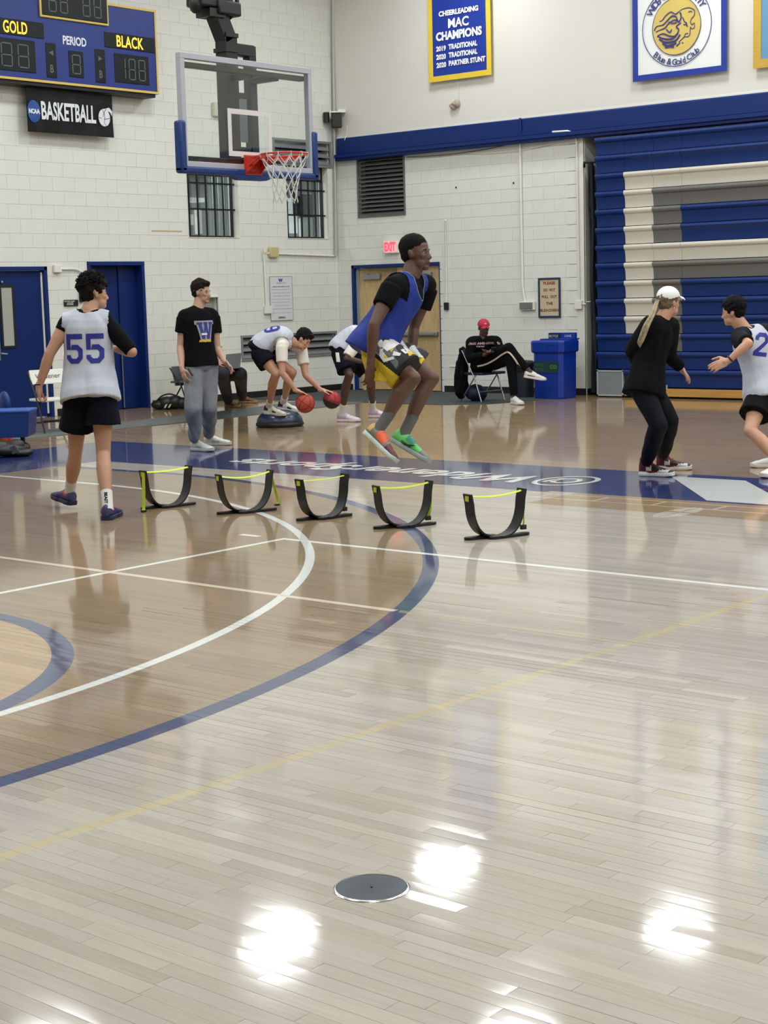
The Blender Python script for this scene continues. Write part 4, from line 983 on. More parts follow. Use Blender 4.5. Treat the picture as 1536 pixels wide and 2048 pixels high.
# mast
YM = BY+.42
def mp_(px, py, Y=YM): q = ony(px, py, Y); return q
def mbar(mb, p0, p1, w, dpt):
    p0, p1 = Vector(p0), Vector(p1); tz = (p1-p0).normalized(); yx = Vector((0, 1, 0)); xx = yx.cross(tz).normalized(); yx = tz.cross(xx)
    rings = [[p+xx*a*w/2+yx*b*dpt/2 for a, b in ((-1, -1), (1, -1), (1, 1), (-1, 1))] for p in (p0, p1)]; return mb.ring_loft(rings)
ctr = mp_(453, 330); top = mp_(452, 72); mb = MB(); mbar(mb, (top.x, YM, BZ0-.02), (top.x, YM, top.z), .155, .155); mast = mb.build('mast', M_BLKMET, t)
up = mp_(426, 12); mb = MB(); mbar(mb, (top.x, YM, top.z-.04), up, .155, .155); mb.build('upper_mast', M_BLKMET, t)
up2 = up+(up-Vector((top.x, YM, top.z))).normalized()*4.5
mb = MB(); mbar(mb, up, up2, .12, .12); mb.build('ceiling_arm', M_BLKMET, t)
q = mp_(440, 100)
for z_, w_ in ((top.z, .175), (q.z, .19)): mb = MB(); mbar(mb, (top.x, YM, z_-.02), (top.x, YM, z_+.02), w_, .18); mb.build('collar', M_BLKMET, t)
mb = MB()
q = mp_(422, 30); mbar(mb, q-Vector((0, 0, .03)), q+Vector((0, 0, .05)), .22, .2); mb.build('collar', M_BLKMET, t)
mb = MB(); a_, b_ = mp_(388, 6), mp_(468, 12)
mb.bbox((a_.x, YM-.10, a_.z-.03), (b_.x-.1, YM+.12, a_.z+.18), .02); mb.bbox((a_.x+.22, YM-.13, a_.z-.09), (b_.x-.02, YM+.02, a_.z+.05), .02); mb.ell((a_.x+.02, YM, a_.z-.01), (.05, .08, .09)); mb.tube([(b_.x-.12, YM-.05, a_.z-.1), (b_.x-.02, YM-.05, a_.z-.04), (b_.x, YM-.05, a_.z+.12)], .022, 8)
mb.ell((b_.x-.07, YM-.06, b_.z-.06), (.07, .06, .05)); mb.tube([(a_.x+.3, YM-.1, a_.z+.1), (b_.x-.08, YM-.12, a_.z+.22)], .03, 8)
mb.build('clamp', M_BLKMET, t, smooth=40)
p2_ = mp_(502, 200); mb = MB(); zt2 = mp_(496, 93).z; mbar(mb, (p2_.x, YM, BZ0), (p2_.x, YM, zt2), .095, .095); mb.build('side_post', M_BLKMET, t)
mb = MB(); mb.bbox((top.x, YM-.05, zt2-.11), (p2_.x+.03, YM+.05, zt2+.01), .01); mb.build('top_link', M_BLKMET, t)
for py in (192, 300): z = mp_(480, py).z; MB().bbox((top.x, YM-.03, z-.03), (p2_.x, YM+.03, z+.03), .006).build('cross_link', M_BLKMET, t)
zz = mp_(477, 250).z; MB().tube([(mp_(477, 200).x, YM+.02, BZ0), (mp_(477, 200).x, YM+.02, zt2-.05)], .02, 8).build('thin_rod', M_BLKMET, t)
mb = MB()
for z in (BZ0+.12, BZ1-.12):
    for xx in (top.x, p2_.x): mb.bbox((xx-.035, BY+.05, z-.03), (xx+.035, YM, z+.03), .006)
mb.build('standoff', M_BLKMET, t)
MB().bbox((mp_(455, 250).x-.01, BY+.2, BZ0+.3), (mp_(463, 250).x+.01, BY+.23, BZ0+.72), .004).build('height_scale', mat('scale_grey', (96, 108, 114), .4), t)

# ================================================================ HURDLES
M_HB = mat('hurdle_black', (20, 22, 25), .45, spec=.4); M_HY = mat('strap_lime', (196, 214, 50), .6); M_HL = mat('tag_yellow', (190, 196, 40), .5)
HL = [((290, 1021), (388, 1008), 1, 'leftmost mini hurdle, lime strap hanging down its left post to the floor'),
      ((445, 1031), (545, 1020), 2, 'second mini hurdle from the left, lime strap trailing off its right post'),
      ((606, 1044), (697, 1031), 3, 'middle mini hurdle, the narrowest looking, with a slack lime strap'),
      ((755, 1061), (868, 1048), 4, 'fourth mini hurdle standing across the blue three-point line'),
      ((943, 1083), (1050, 1069), 5, 'rightmost mini hurdle alone on the pale boards')]
for pa, pb, k, lab in HL:
    A, B = fl(*pa), fl(*pb); ex = (B-A).normalized(); ey = Vector((-ex.y, ex.x, 0)); C_ = (A+B)/2+ey*.03; w_ = .222+.004*(k % 3); h_ = .315
    C_.z = .0
    t = empty('mini_hurdle', C_, lab, 'hurdle', 'agility hurdles in a row')
    def Q(x, y, z): return C_+ex*x+ey*y+Vector((0, 0, z))
    for s, yo in ((-1, .03), (1, -.03)):
        pts = [Q(s*w_, 0, h_)] + [Q(s*w_*(1-.02*i), 0, h_-.022*i) for i in range(1, 4)]
        for i in range(1, 17):
            th = pi/2*i/16; pts.append(Q(s*w_*.93*cos(th)**.86, yo*sin(th)**2, .245-(.245-.012)*sin(th)))
        mb = MB(); mb.strip(pts, ey, .095, .011); mb.build('arc_leg', M_HB, t, smooth=50)
        x0_, x1_ = (-w_-.0, .02) if s < 0 else (-.085, w_+.02)
        mb = MB(); fy = yo+(.012 if s < 0 else -.012)
        rings = []
        for i in range(11):
            u = i/10; xx = x0_+(x1_-x0_)*u; e_ = min(1, sqrt(max(0, 1-(2*u-1)**8))+.25); rings.append([Q(xx, fy-.03*e_, .001), Q(xx, fy+.03*e_, .001), Q(xx, fy+.03*e_, .018), Q(xx, fy-.03*e_, .018)])
        mb.ring_loft(rings); mb.build('foot_bar', M_HB, t, smooth=50)
    MB().box((-.5, -.5, -.5), (.5, .5, .5), M=Matrix.Translation(Q(-w_, -.03, h_-.035)) @ Matrix(((ex.x*.012, ey.x*.0, 0, 0), (ex.y*.012, ey.y*.0, 0, 0), (0, 0, .03, 0), (0, 0, 0, 1))) @ Matrix.Identity(4)).build('dummy', M_HL, t) if False else None
    # yellow tag on the near face of the left post
    mb = MB(); p = Q(-w_-.0055, 0, h_-.03); mb.prism([p+ey*.02+Vector((0, 0, .018)), p-ey*.02+Vector((0, 0, .018)), p-ey*.02-Vector((0, 0, .018)), p+ey*.02-Vector((0, 0, .018))], -ex*.001); mb.build('tag', M_HL, t)
    sg = (.012, .03, .01, .02, .02)[k-1]
    pts = [Q(-w_+2*w_*i/12, .0, h_-.012-sg*4*(i/12)*(1-i/12)+(.0 if i else .0)) for i in range(13)]
    mb = MB(); mb.strip(pts, ey+Vector((0, 0, .5)), (.022, .02, .012, .02, .018)[k-1], .0015); mb.build('strap', M_HY, t, smooth=60)
    if k == 1: tail = [Q(-w_-.008, -.02, h_-.015), Q(-w_-.012, -.02, .12), Q(-w_-.02, -.02, .02), Q(-w_-.03, -.04, .004), Q(-w_-.075, -.10, .003)]; tw = .026
    elif k == 2: tail = [Q(w_+.008, -.0, h_-.02), Q(w_+.02, -.0, .22), Q(w_+.06, -.0, .07), Q(w_+.045, -.01, .03)]; tw = .022
    elif k == 3: tail = [Q(w_+.008, .01, h_-.05), Q(w_+.004, .02, .12), Q(w_-.0, .02, .05)]; tw = .022
    elif k == 4: tail = [Q(w_+.008, .0, h_-.02), Q(w_+.006, .01, .12), Q(w_-.006, .02, .045)]; tw = .026
    else: tail = [Q(w_+.008, .0, h_-.02), Q(w_+.012, .0, .12), Q(w_+.014, .01, .05)]; tw = .010
    tail = smooth_pts([tuple(v) for v in tail], 5); mb = MB(); mb.strip(tail, dr(1, -.2), tw, .0015); mb.build('strap_tail', M_HY, t, smooth=60)
    e_ = Vector(tail[-1]); M4 = Matrix.Translation(e_) @ Matrix(((ex.x, ey.x, 0, 0), (ex.y, ey.y, 0, 0), (0, 0, 1, 0), (0, 0, 0, 1)))
    MB().bbox((-.02, -.014, -.02 if k > 2 else -.003), (.02, .014, .012), .003, M=M4).build('buckle', M_BLACK, t)

# ================================================================ BALLS, BOSU
def ball(c, r, label, top, bot=None, tilt=(0, 0, 0)):
    R3 = Matrix.Rotation(tilt[0], 4, 'X') @ Matrix.Rotation(tilt[1], 4, 'Y') @ Matrix.Rotation(tilt[2], 4, 'Z')
    t = MB().ell(c, (r, r, r), R3.to_3x3(), n=40).build('basketball', [mat('bb'+str(top), top, .55, bump=.4, bscale=260)]+([mat('bb'+str(bot), bot, .55, bump=.4, bscale=260)] if bot else []), smooth=180, label=label, category='ball')
    if bot:
        ax = R3 @ Vector((0, 0, 1))
        for p in t.data.polygons: p.material_index = 0 if (Vector(p.center)-Vector(c)).dot(ax) > -.1*r else 1
    mb = MB(); M0 = Matrix.Translation(c) @ R3
    for Mr in (Matrix.Identity(4), Matrix.Rotation(pi/2, 4, 'X'), Matrix.Rotation(pi/2, 4, 'Y')): torus(mb, (0, 0, 0), r*1.0, .0028, 48, 5, M0 @ Mr)
    for s in (-1, 1): torus(mb, (0, 0, s*r*.62), r*.785, .0028, 40, 5, M0 @ Matrix.Rotation(pi/2, 4, 'Y') )
    mb.build('ball_seam', mat('ball_seam', (40, 22, 18), .6), t, smooth=180, kind='stuff'); return t
DB = 20.05
B1 = P3(610.5, 806.5, 19.9); B2 = P3(664, 799.5, 20.2)
ball(B1, .12, 'orange basketball under the right hand of the bending man', (168, 62, 44), None, (.5, .4, .2))
ball(B2, .112, 'red and black basketball under the left hand of the bending man', (164, 36, 42), (24, 24, 28), (.35, .25, .1))
bc = (fl(510, 858)+fl(610, 858))/2; bc = fl(560, 852)
t = empty('balance_trainer', bc, 'dark blue half-ball balance trainer on a black base', 'balance trainer')
RB = .308
MB().lathe([(RB*.93, .0), (RB*1.0, .012), (RB*1.01, .035), (RB*.97, .055)], bc, 48).build('base', M_BLACK, t, smooth=40)
prof = [(RB*.95, .05)]+[(RB*.97*cos(a)**.75 if a < 1.5 else .0, .05+.165*sin(a)) for a in [pi/2*i/14 for i in range(1, 14)]]+[(.005, .215)]
MB().lathe(prof, bc, 48).build('dome', mat('dome_blue', (44, 58, 84), .28, bump=.05, bscale=8), t, smooth=60)
BOSU_TOP = bc+Vector((0, 0, .215))

# ================================================================ RECYCLING BIN ETC
C0, C1, C2 = fl(1124, 799), fl(1074, 794), fl(1160, 794); e1 = (C1-C0); e2 = (C2-C0)
e1 = dr(-.42, .30)*.516; e2 = dr(.30, .42)*.516
t = empty('recycling_bin', C0, 'blue recycling bin with a green label beside the bleachers', 'bin')
def bx(u, v, z): return C0+e1*u+e2*v+Vector((0, 0, z))
mb = MB(); rings = []
ch = .12
def octo(z, g): return [bx(u, v, z) for u, v in ((0-g+ch, 0-g), (1+g-ch, -g), (1+g, -g+ch), (1+g, 1+g-ch), (1+g-ch, 1+g), (-g+ch, 1+g), (-g, 1+g-ch), (-g, -g+ch))]
mb.ring_loft([octo(z, g) for z, g in ((.0, -.03), (.03, -.01), (.70, .0))]); M_BIN = mat('bin_blue', (4, 48, 148), .42, bump=.1, bscale=12); mb.build('body', M_BIN, t, smooth=30)
mb = MB(); mb.ring_loft([octo(z, g) for z, g in ((.70, .03), (.72, .055), (.86, .06), (.885, .04))]); mb.build('lid_skirt', M_BIN, t, smooth=30)
mb = MB(); a_ = [bx(u, v, .885) for u, v in ((-.03, 1.04), (1.0, 1.04), (1.0, .5), (-.03, .5))]; mb.prism(a_, (0, 0, .02)); mb.bbox((0, 0, 0), (1, 1, 1), .02, M=Matrix(((e1.x*.9, e2.x*.1, 0, bx(0.05, .94, .88).x), (e1.y*.9, e2.y*.1, 0, bx(0.05, .94, .88).y), (0, 0, .11, .88), (0, 0, 0, 1))))
mb.build('lid_back', M_BIN, t)
mb = MB(); p_ = [bx(.95, .93, .895), bx(.55, .93, .895), bx(.55, .93, .98), bx(.95, .93, .98)]; mb.prism(p_, -e2.normalized()*.006); mb.build('slot_label', M_BLACK, t)
mb = MB(); lettering(mb, text2d('RECYCLE', .16, .04, .03), bx(.93, .915, .92), -e1, (0, 0, 1), .004); lettering(mb, text2d('CANS', .12, .04, .03), bx(.4, .915, .92), -e1, (0, 0, 1), .004); mb.build('lettering', mat('label_pale', (150, 170, 200), .5), t)
e1n = e1.normalized()
mb = MB(); p_ = [bx(.93, -.004, .40), bx(.10, -.004, .40), bx(.10, -.004, .58), bx(.93, -.004, .58)]; mb.prism(p_, -e2.normalized()*.003); lab = mb.build('green_label', mat('label_green', (14, 54, 62), .5), t)
mb = MB(); lettering(mb, text2d('RECYCLE', .14, .045, .02), bx(.88, -.006, .50), -e1, (0, 0, 1), .004); lettering(mb, text2d('BOTTLES', .14, .04, .02), bx(.88, -.006, .43), -e1, (0, 0, 1), .004); 
for r_ in (.035, .022): 
    for qx in (.33, .22): lettering(mb, ell_ring(0, 0, r_, r_, .012, 14), bx(qx, -.006, .49), -e1, (0, 0, 1), .004)
mb.build('mark', mat('label_lime', (56, 104, 60), .5), lab)
mb = MB(); mb.tube([bx(.45, -.06, .73), bx(.45, -.065, .80), bx(.38, -.065, .83), bx(.2, -.065, .83), bx(.12, -.065, .80), bx(.12, -.06, .73)], .006, 6); mb.build('handle', M_BIN, t, smooth=50)
# dark waste bin with a bag in it
wb = fl(1050, 795.5)+dr(0, 1)*.16
t = empty('waste_bin', wb, 'dark grey waste bin lined with a black bag behind the raised sneaker', 'bin')
MB().lathe([(.145, 0), (.15, .01), (.175, .46), (.18, .48)], wb, 24).build('body', mat('bin_grey', (44, 52, 62), .5), t, smooth=40)
mb = MB(); rings = []
for z, r_, am in ((.40, .180, .002), (.47, .19, .006), (.53, .185, .010), (.56, .15, .012), (.57, .06, .01)): rings.append([wb+Vector(((r_+am*sin(5*a+z*40)+am*.6*sin(11*a+z*70))*cos(a), (r_+am*sin(5*a+z*40))*sin(a), z+am*.5*sin(7*a))) for a in [2*pi*k/36 for k in range(36)]])
mb.ring_loft(rings); mb.build('bag', mat('bag_black', (26, 28, 30), .3, bump=.6, bscale=25), t, smooth=60)

# ================================================================ CHAIRS
def folding_chair(F1, F2, label, m_seat, m_frame, seat_th=.02, hs=.44, back=.80, text=None, tube=.011, backband=.22, pad=None):
    """F1, F2 = front feet on the floor (left and right as the viewer sees them); the sitter faces the viewer's side"""
    F1, F2 = Vector(F1), Vector(F2); wv = (F2-F1); W_ = wv.length; wv.normalize(); bk = Vector((-wv.y, wv.x, 0)); 
    if bk.dot(Vector((cos(YAW), sin(YAW), 0))) < 0: bk = -bk
    t = empty('folding_chair', (F1+F2)/2, label, 'chair'); Z = Vector((0, 0, 1))
    for s, F in ((1, F1), (-1, F2)):
        mb = MB(); mb.tube([F+Z*.01, F+bk*.12+Z*hs*.8, F+bk*.36+Z*(back-.02)], tube, 8); mb.build('front_leg', m_frame, t, smooth=50)
        mb = MB(); mb.tube([F+bk*.42+Z*.01+wv*s*.02, F+bk*.1+Z*(hs-.02)+wv*s*.02], tube, 8); mb.build('rear_leg', m_frame, t, smooth=50)
    MB().tube([F1+bk*.05+Z*.16, F2+bk*.05+Z*.16], tube*.8, 8).build('front_bar', m_frame, t, smooth=50)
    MB().tube([F1+bk*.36+Z*.12+wv*.02, F2+bk*.36+Z*.12-wv*.02], tube*.8, 8).build('rear_bar', m_frame, t, smooth=50)
    Mx = Matrix(((wv.x, bk.x, 0, F1.x), (wv.y, bk.y, 0, F1.y), (0, 0, 1, 0), (0, 0, 0, 1)))
    MB().bbox((.0, -.03, hs-seat_th), (W_, .37, hs), .012, M=Mx).build('seat', m_seat, t, smooth=40)
    tilt = Mx @ Matrix.Translation((0, .33, back)) @ Matrix.Rotation(math.radians(-14), 4, 'X')
    bp_ = MB().bbox((.0, -.012, -backband), (W_, .012, .0), .01, M=tilt).build('back_panel', m_seat, t, smooth=40)
    if text:
        mb = MB(); v, f_ = text2d(text, W_*.72, .062, .0); mb.add([tilt @ Vector((x+W_*.14, -.0145, y-backband*.62)) for x, y in v], f_); mb.build('lettering', mat('ink_navy', (44, 50, 62), .5), bp_)
    return t, F1, F2, wv, bk
ca, cb_ = fl(90, 868), fl(160, 862)
wc, *_ = folding_chair(ca, ca+(cb_-ca).normalized()*.50, 'white folding chair with dark lettering behind the player wearing 55', mat('chair_white', (226, 226, 218), .4), M_BLKMET, .035, .44, .80, 'Widener', .012, .19)
s1, s2 = fl(963, 806), fl(1019, 800)
sc_t, SF1, SF2, SW, SBK = folding_chair(s1, s1+(s2-s1).normalized()*min((s2-s1).length, .56), 'folding chair with chrome legs under the man in the red cap', mat('chair_navy', (16, 26, 56), .6), mat('chrome_tube', (176, 178, 180), .25, metal=.9), .04, .45, .80)
l1, l2 = fl(395, 818), fl(455, 812); l2 = l1+(l2-l1).normalized()*.46
lc_t, LF1, LF2, LW, LBK = folding_chair(l1-dr(1, 0)*.14, l2-dr(1, 0)*.14, 'grey backed folding chair behind the man in grey joggers', mat('chair_grey', (92, 98, 96), .5), M_BLKMET, .03, .42, .64, None, .011, .30)
# padded blue bench and kit at the left edge
bb = fl(30, 905); ex = dr(1, 0); ea = dr(0, 1); Mx = Matrix(((ex.x, ea.x, 0, bb.x), (ex.y, ea.y, 0, bb.y), (0, 0, 1, 0), (0, 0, 0, 1)))
t = empty('padded_bench', bb, 'blue padded bench end on a black post at the left edge', 'bench')
mb = MB(); prf = [(-.9, .16), (.145, .17), (.16, .19), (.185, .44), (.175, .455), (-.9, .455)]
mb.prism([Mx @ Vector((x_, -.02, z_)) for x_, z_ in prf], ea*.42); mb.build('pad', M_PAD, t, smooth=30)
MB().bbox((-.9, -.03, .445), (.19, .42, .475), .012, M=Mx).build('top_cover', mat('pad_top_blue', (44, 88, 166), .45), t, smooth=40)
MB().bbox((.045, .1, .05), (.09, .16, .2), .006, M=Mx).build('post', M_BLACK, t)
MB().bbox((-.9, .0, .0), (.12, .25, .06), .02, M=Mx).ell(Mx @ Vector((.10, .12, .05)), (.05, .05, .05)).build('base', M_BLACK, t, smooth=40)
MB().ell(Mx @ Vector((-.225, .60, .50)), (.05, .1, .16)).build('back_pad', M_PAD, t, smooth=60)
tb = empty('kit_bag', fl(22, 914), 'slumped black bag on the floor under the blue bench', 'bag')
mb = MB(); k0 = fl(24, 912)
mb.ell(k0+Vector((0, 0, .07)), (.22, .15, .08)); mb.ell(k0+dr(-.6, -.2)*.14+Vector((0, 0, .09)), (.16, .13, .09)); mb.ell(k0+dr(1, -.3)*.13+Vector((0, 0, .04)), (.13, .11, .045)); mb.ell(k0+dr(.8, .3)*.05+Vector((0, 0, .11)), (.10, .10, .075)); bo = mb.build('body', mat('nylon_black', (24, 25, 27), .45, bump=.6, bscale=14), tb, smooth=180)
MB().prism([k0+dr(.1, -1)*.155+dr(1, 0)*a_+Vector((0, 0, b_)) for a_, b_ in ((-.04, .09), (.05, .13), (.1, .06), (.03, .03))], dr(0, 1)*.04).build('flap', mat('bag_grey', (58, 64, 68), .6), tb)
ball(fl(6, 893)+Vector((0, 0, .125)), .122, 'bright orange basketball resting behind the black bag at the left edge', (226, 96, 34), None, (.3, .8, .1))
# duffel bag by the wall
du = fl(335, 820)+dr(0, 1)*.15
t = empty('duffel_bag', du, 'black duffel bag with white marks lying against the left wall', 'bag')
mb = MB(); 
for dx_, rz_, ln_ in ((-.14, .075, .10), (-.02, .10, .12), (.10, .105, .12), (.2, .09, .10)): mb.ell(du+dr(1, 0)*dx_+Vector((0, 0, rz_)), (ln_+.03, ln_+.03, rz_))
mb.build('body', mat('nylon_black', (24, 25, 27), .45), t, smooth=180)
mb = MB(); mb.tube(smooth_pts([tuple(du+dr(1, 0)*x_+dr(0, -1)*.05+Vector((0, 0, z_))) for x_, z_ in ((-.2, .10), (-.1, .2), (.02, .235), (.12, .21))]), .012, 6); mb.build('strap', M_BLACK, t, smooth=60)
mb = MB()
for dx_ in (-.055, .005): mb.prism([du+dr(1, 0)*(dx_+a_)+dr(0, -1)*.155+Vector((0, 0, b_)) for a_, b_ in ((0, .03), (.03, .035), (.06, .09), (.03, .085))], dr(0, 1)*.03)
mb.build('mark', mat('mark_white', (200, 200, 192), .5), t)
# ================================================================ PEOPLE
UP = Vector((0, 0, 1))
def bez(p0, p1, p2, t): return p0*(1-t)**2+p1*2*t*(1-t)+p2*t*t
def cap_limb(mb, pts, rs, n=14):
    """tapered limb with rounded ends through pts"""
    pts = [Vector(p) for p in pts]; P, R_ = [], []
    for i in range(len(pts)-1):
        for k in range(6 if i < len(pts)-2 else 7):
            t = k/6; P.append(pts[i].lerp(pts[i+1], t)); R_.append(rs[i]*(1-t)+rs[i+1]*t)
    d0 = (P[0]-P[1]).normalized(); d1 = (P[-1]-P[-2]).normalized()
    a = [(P[0]+d0*R_[0]*sin(q), R_[0]*max(cos(q), .12)) for q in (1.45, 1.1, .7, .35)]; b = [(P[-1]+d1*R_[-1]*sin(q), R_[-1]*max(cos(q), .12)) for q in (.35, .7, 1.1, 1.45)]
    allp = a+list(zip(P, R_))+b; mb.tube([p for p, r in allp], [r for p, r in allp], n)
def flat_limb(mb, pts, rs, n=18): mb.tube([Vector(p) for p in pts], rs, n)
def muscle(a, b, prof):   # list of (t, r) -> points, radii
    return [a.lerp(b, t) for t, r in prof], [r for t, r in prof]

def finish(mb, name, m, parent, voxel, smooth=4, noise=0., nfreq=15., nstretch=(1, 1, .35), deform=None, cut=None, paint=None, mats=None, label=None, seed=0):
    """fuse overlapping closed forms into one continuous skin, relax it, then shape it"""
    me = bpy.data.meshes.new(name); me.from_pydata([tuple(v) for v in mb.v], [], mb.f)
    bm = bmesh.new(); bm.from_mesh(me); bmesh.ops.recalc_face_normals(bm, faces=bm.faces); bm.to_mesh(me); bm.free()
    o = bpy.data.objects.new(name, me); COL.objects.link(o)
    r = o.modifiers.new('r', 'REMESH'); r.mode = 'VOXEL'; r.voxel_size = voxel; r.use_smooth_shade = True
    s_ = o.modifiers.new('s', 'SMOOTH'); s_.factor = .5; s_.iterations = smooth
    me2 = bpy.data.meshes.new_from_object(o.evaluated_get(bpy.context.evaluated_depsgraph_get()))
    bpy.data.objects.remove(o); bpy.data.meshes.remove(me); me2.name = name
    n = len(me2.vertices); co = np.empty(n*3); me2.vertices.foreach_get('co', co); co = co.reshape(-1, 3)
    if noise:
        no = np.empty(n*3); me2.vertex_normals.foreach_get('vector', no); no = no.reshape(-1, 3)
        q = co*np.array(nstretch)*nfreq+seed*1.7; ph = np.zeros(n)
        for k in range(5):
            d = np.array([sin(k*2.1+seed), cos(k*1.3+seed*2), sin(k*3.7+1)]); f_ = 1+.55*k
            ph += np.sin(q @ d*f_+2*np.sin(q @ np.roll(d, 1)*.7*f_+k))/(1+.6*k)
        co = co+no*(ph*noise)[:, None]
    if deform: co = deform(co)
    me2.vertices.foreach_set('co', co.ravel()); me2.update()
    for m_ in (mats or [m]): me2.materials.append(m_)
    if paint or cut:
        nf = len(me2.polygons); ce = np.empty(nf*3); me2.polygons.foreach_get('center', ce); ce = ce.reshape(-1, 3)
    if paint: me2.polygons.foreach_set('material_index', paint(ce).astype(np.int32))
    if cut:
        kill = cut(ce); bm = bmesh.new(); bm.from_mesh(me2); bm.faces.ensure_lookup_table()
        bmesh.ops.delete(bm, geom=[bm.faces[i] for i in np.nonzero(kill)[0]], context='FACES'); bm.to_mesh(me2); bm.free()
    me2.polygons.foreach_set('use_smooth', [True]*len(me2.polygons))
    o = bpy.data.objects.new(name, me2); COL.objects.link(o)
    if parent is not None: o.parent = parent; o.matrix_parent_inverse = parent.matrix_basis.inverted()
    if label: o['label'] = label
    return o

def decal(t2, target, center, right, up, m, parent, name='number', off=.004, cell=.018, reach=.35):
    """cloth print: flat shape cut on a grid, laid on the garment"""
    bm = bmesh.new(); v0, f0 = t2; v0 = v0-(v0.min(0)+v0.max(0))/2
    vv = [bm.verts.new((x, y, 0)) for x, y in v0]
    for f in f0:
        try: bm.faces.new([vv[i] for i in f])
        except ValueError: pass
    for ax in (0, 1):
        lo, hi = v0[:, ax].min(), v0[:, ax].max(); k = lo+cell
        while k < hi:
            pco = [0, 0, 0]; pn = [0, 0, 0]; pco[ax] = k; pn[ax] = 1
            bmesh.ops.bisect_plane(bm, geom=bm.verts[:]+bm.edges[:]+bm.faces[:], plane_co=pco, plane_no=pn); k += cell
    right = Vector(right).normalized(); n = right.cross(Vector(up)).normalized(); up = n.cross(right).normalized(); center = Vector(center)
    tree = BVHTree.FromPolygons([v.co[:] for v in target.data.vertices], [p.vertices[:] for p in target.data.polygons])
    bad = []
    for v in bm.verts:
        p = center+right*v.co.x+up*v.co.y+n*reach; h = tree.ray_cast(p, -n, reach*2)
        if h[0] is None: bad.append(v); v.co = center
        else: v.co = h[0]+n*off
    bmesh.ops.delete(bm, geom=bad, context='VERTS')
    me = bpy.data.meshes.new(name); bm.to_mesh(me); bm.free(); me.materials.append(m); me.polygons.foreach_set('use_smooth', [True]*len(me.polygons))
    o = bpy.data.objects.new(name, me); COL.objects.link(o); o.parent = parent; o['kind'] = 'stuff'; return o

def hand(mb, wr, D, N, thumb, curl=.5, s=1.0, spread=.5, curls=None):
    """palm + four bent fingers + thumb; D towards the fingertips, N out of the palm, thumb = side the thumb leaves from"""
    D = Vector(D).normalized(); N = (Vector(N)-D*Vector(N).dot(D)).normalized(); T = (Vector(thumb)-D*Vector(thumb).dot(D)-N*Vector(thumb).dot(N)).normalized()
    M3 = Matrix((T, N, D)).transposed()
    wr = Vector(wr); mb.ell(wr+D*.048*s, (.041*s, .016*s, .052*s), M3); mb.ell(wr+D*.075*s, (.042*s, .014*s, .022*s), M3); cap_limb(mb, [wr-D*.02, wr+D*.03*s], [.026*s, .027*s])
    tips = []
    for i, (o_, ln, r_) in enumerate(((.031, .074, .0092), (.0105, .083, .0095), (-.0105, .078, .0090), (-.031, .062, .0080))):
        c_ = curls[i] if curls else curl; b = wr+D*.088*s+T*o_*s*1.02-N*(.003 if abs(o_) < .02 else 0); d = (D+T*o_*spread*3).normalized(); P = [b-D*.015*s, b]; a = 0
        for q, fr in enumerate((.44, .32, .24)):
            a += c_*(.75, 1.0, .8)[q]; dd = d*cos(a)+N*sin(a); P.append(P[-1]+dd*ln*fr*s)
        cap_limb(mb, P, [r_*s*k for k in (1.05, 1.05, .98, .92, .8)], 8); tips.append(P[-1])
    b = wr+D*.022*s+T*.026*s; d1 = (D*.62+T*.7+N*.3).normalized(); d2 = (D*.9+T*.25+N*.35).normalized()
    cap_limb(mb, [b-T*.01, b+d1*.042*s, b+d1*.042*s+d2*.034*s, b+d1*.042*s+d2*.06*s], [.016*s, .0125*s, .0108*s, .009*s], 8)
    return tips

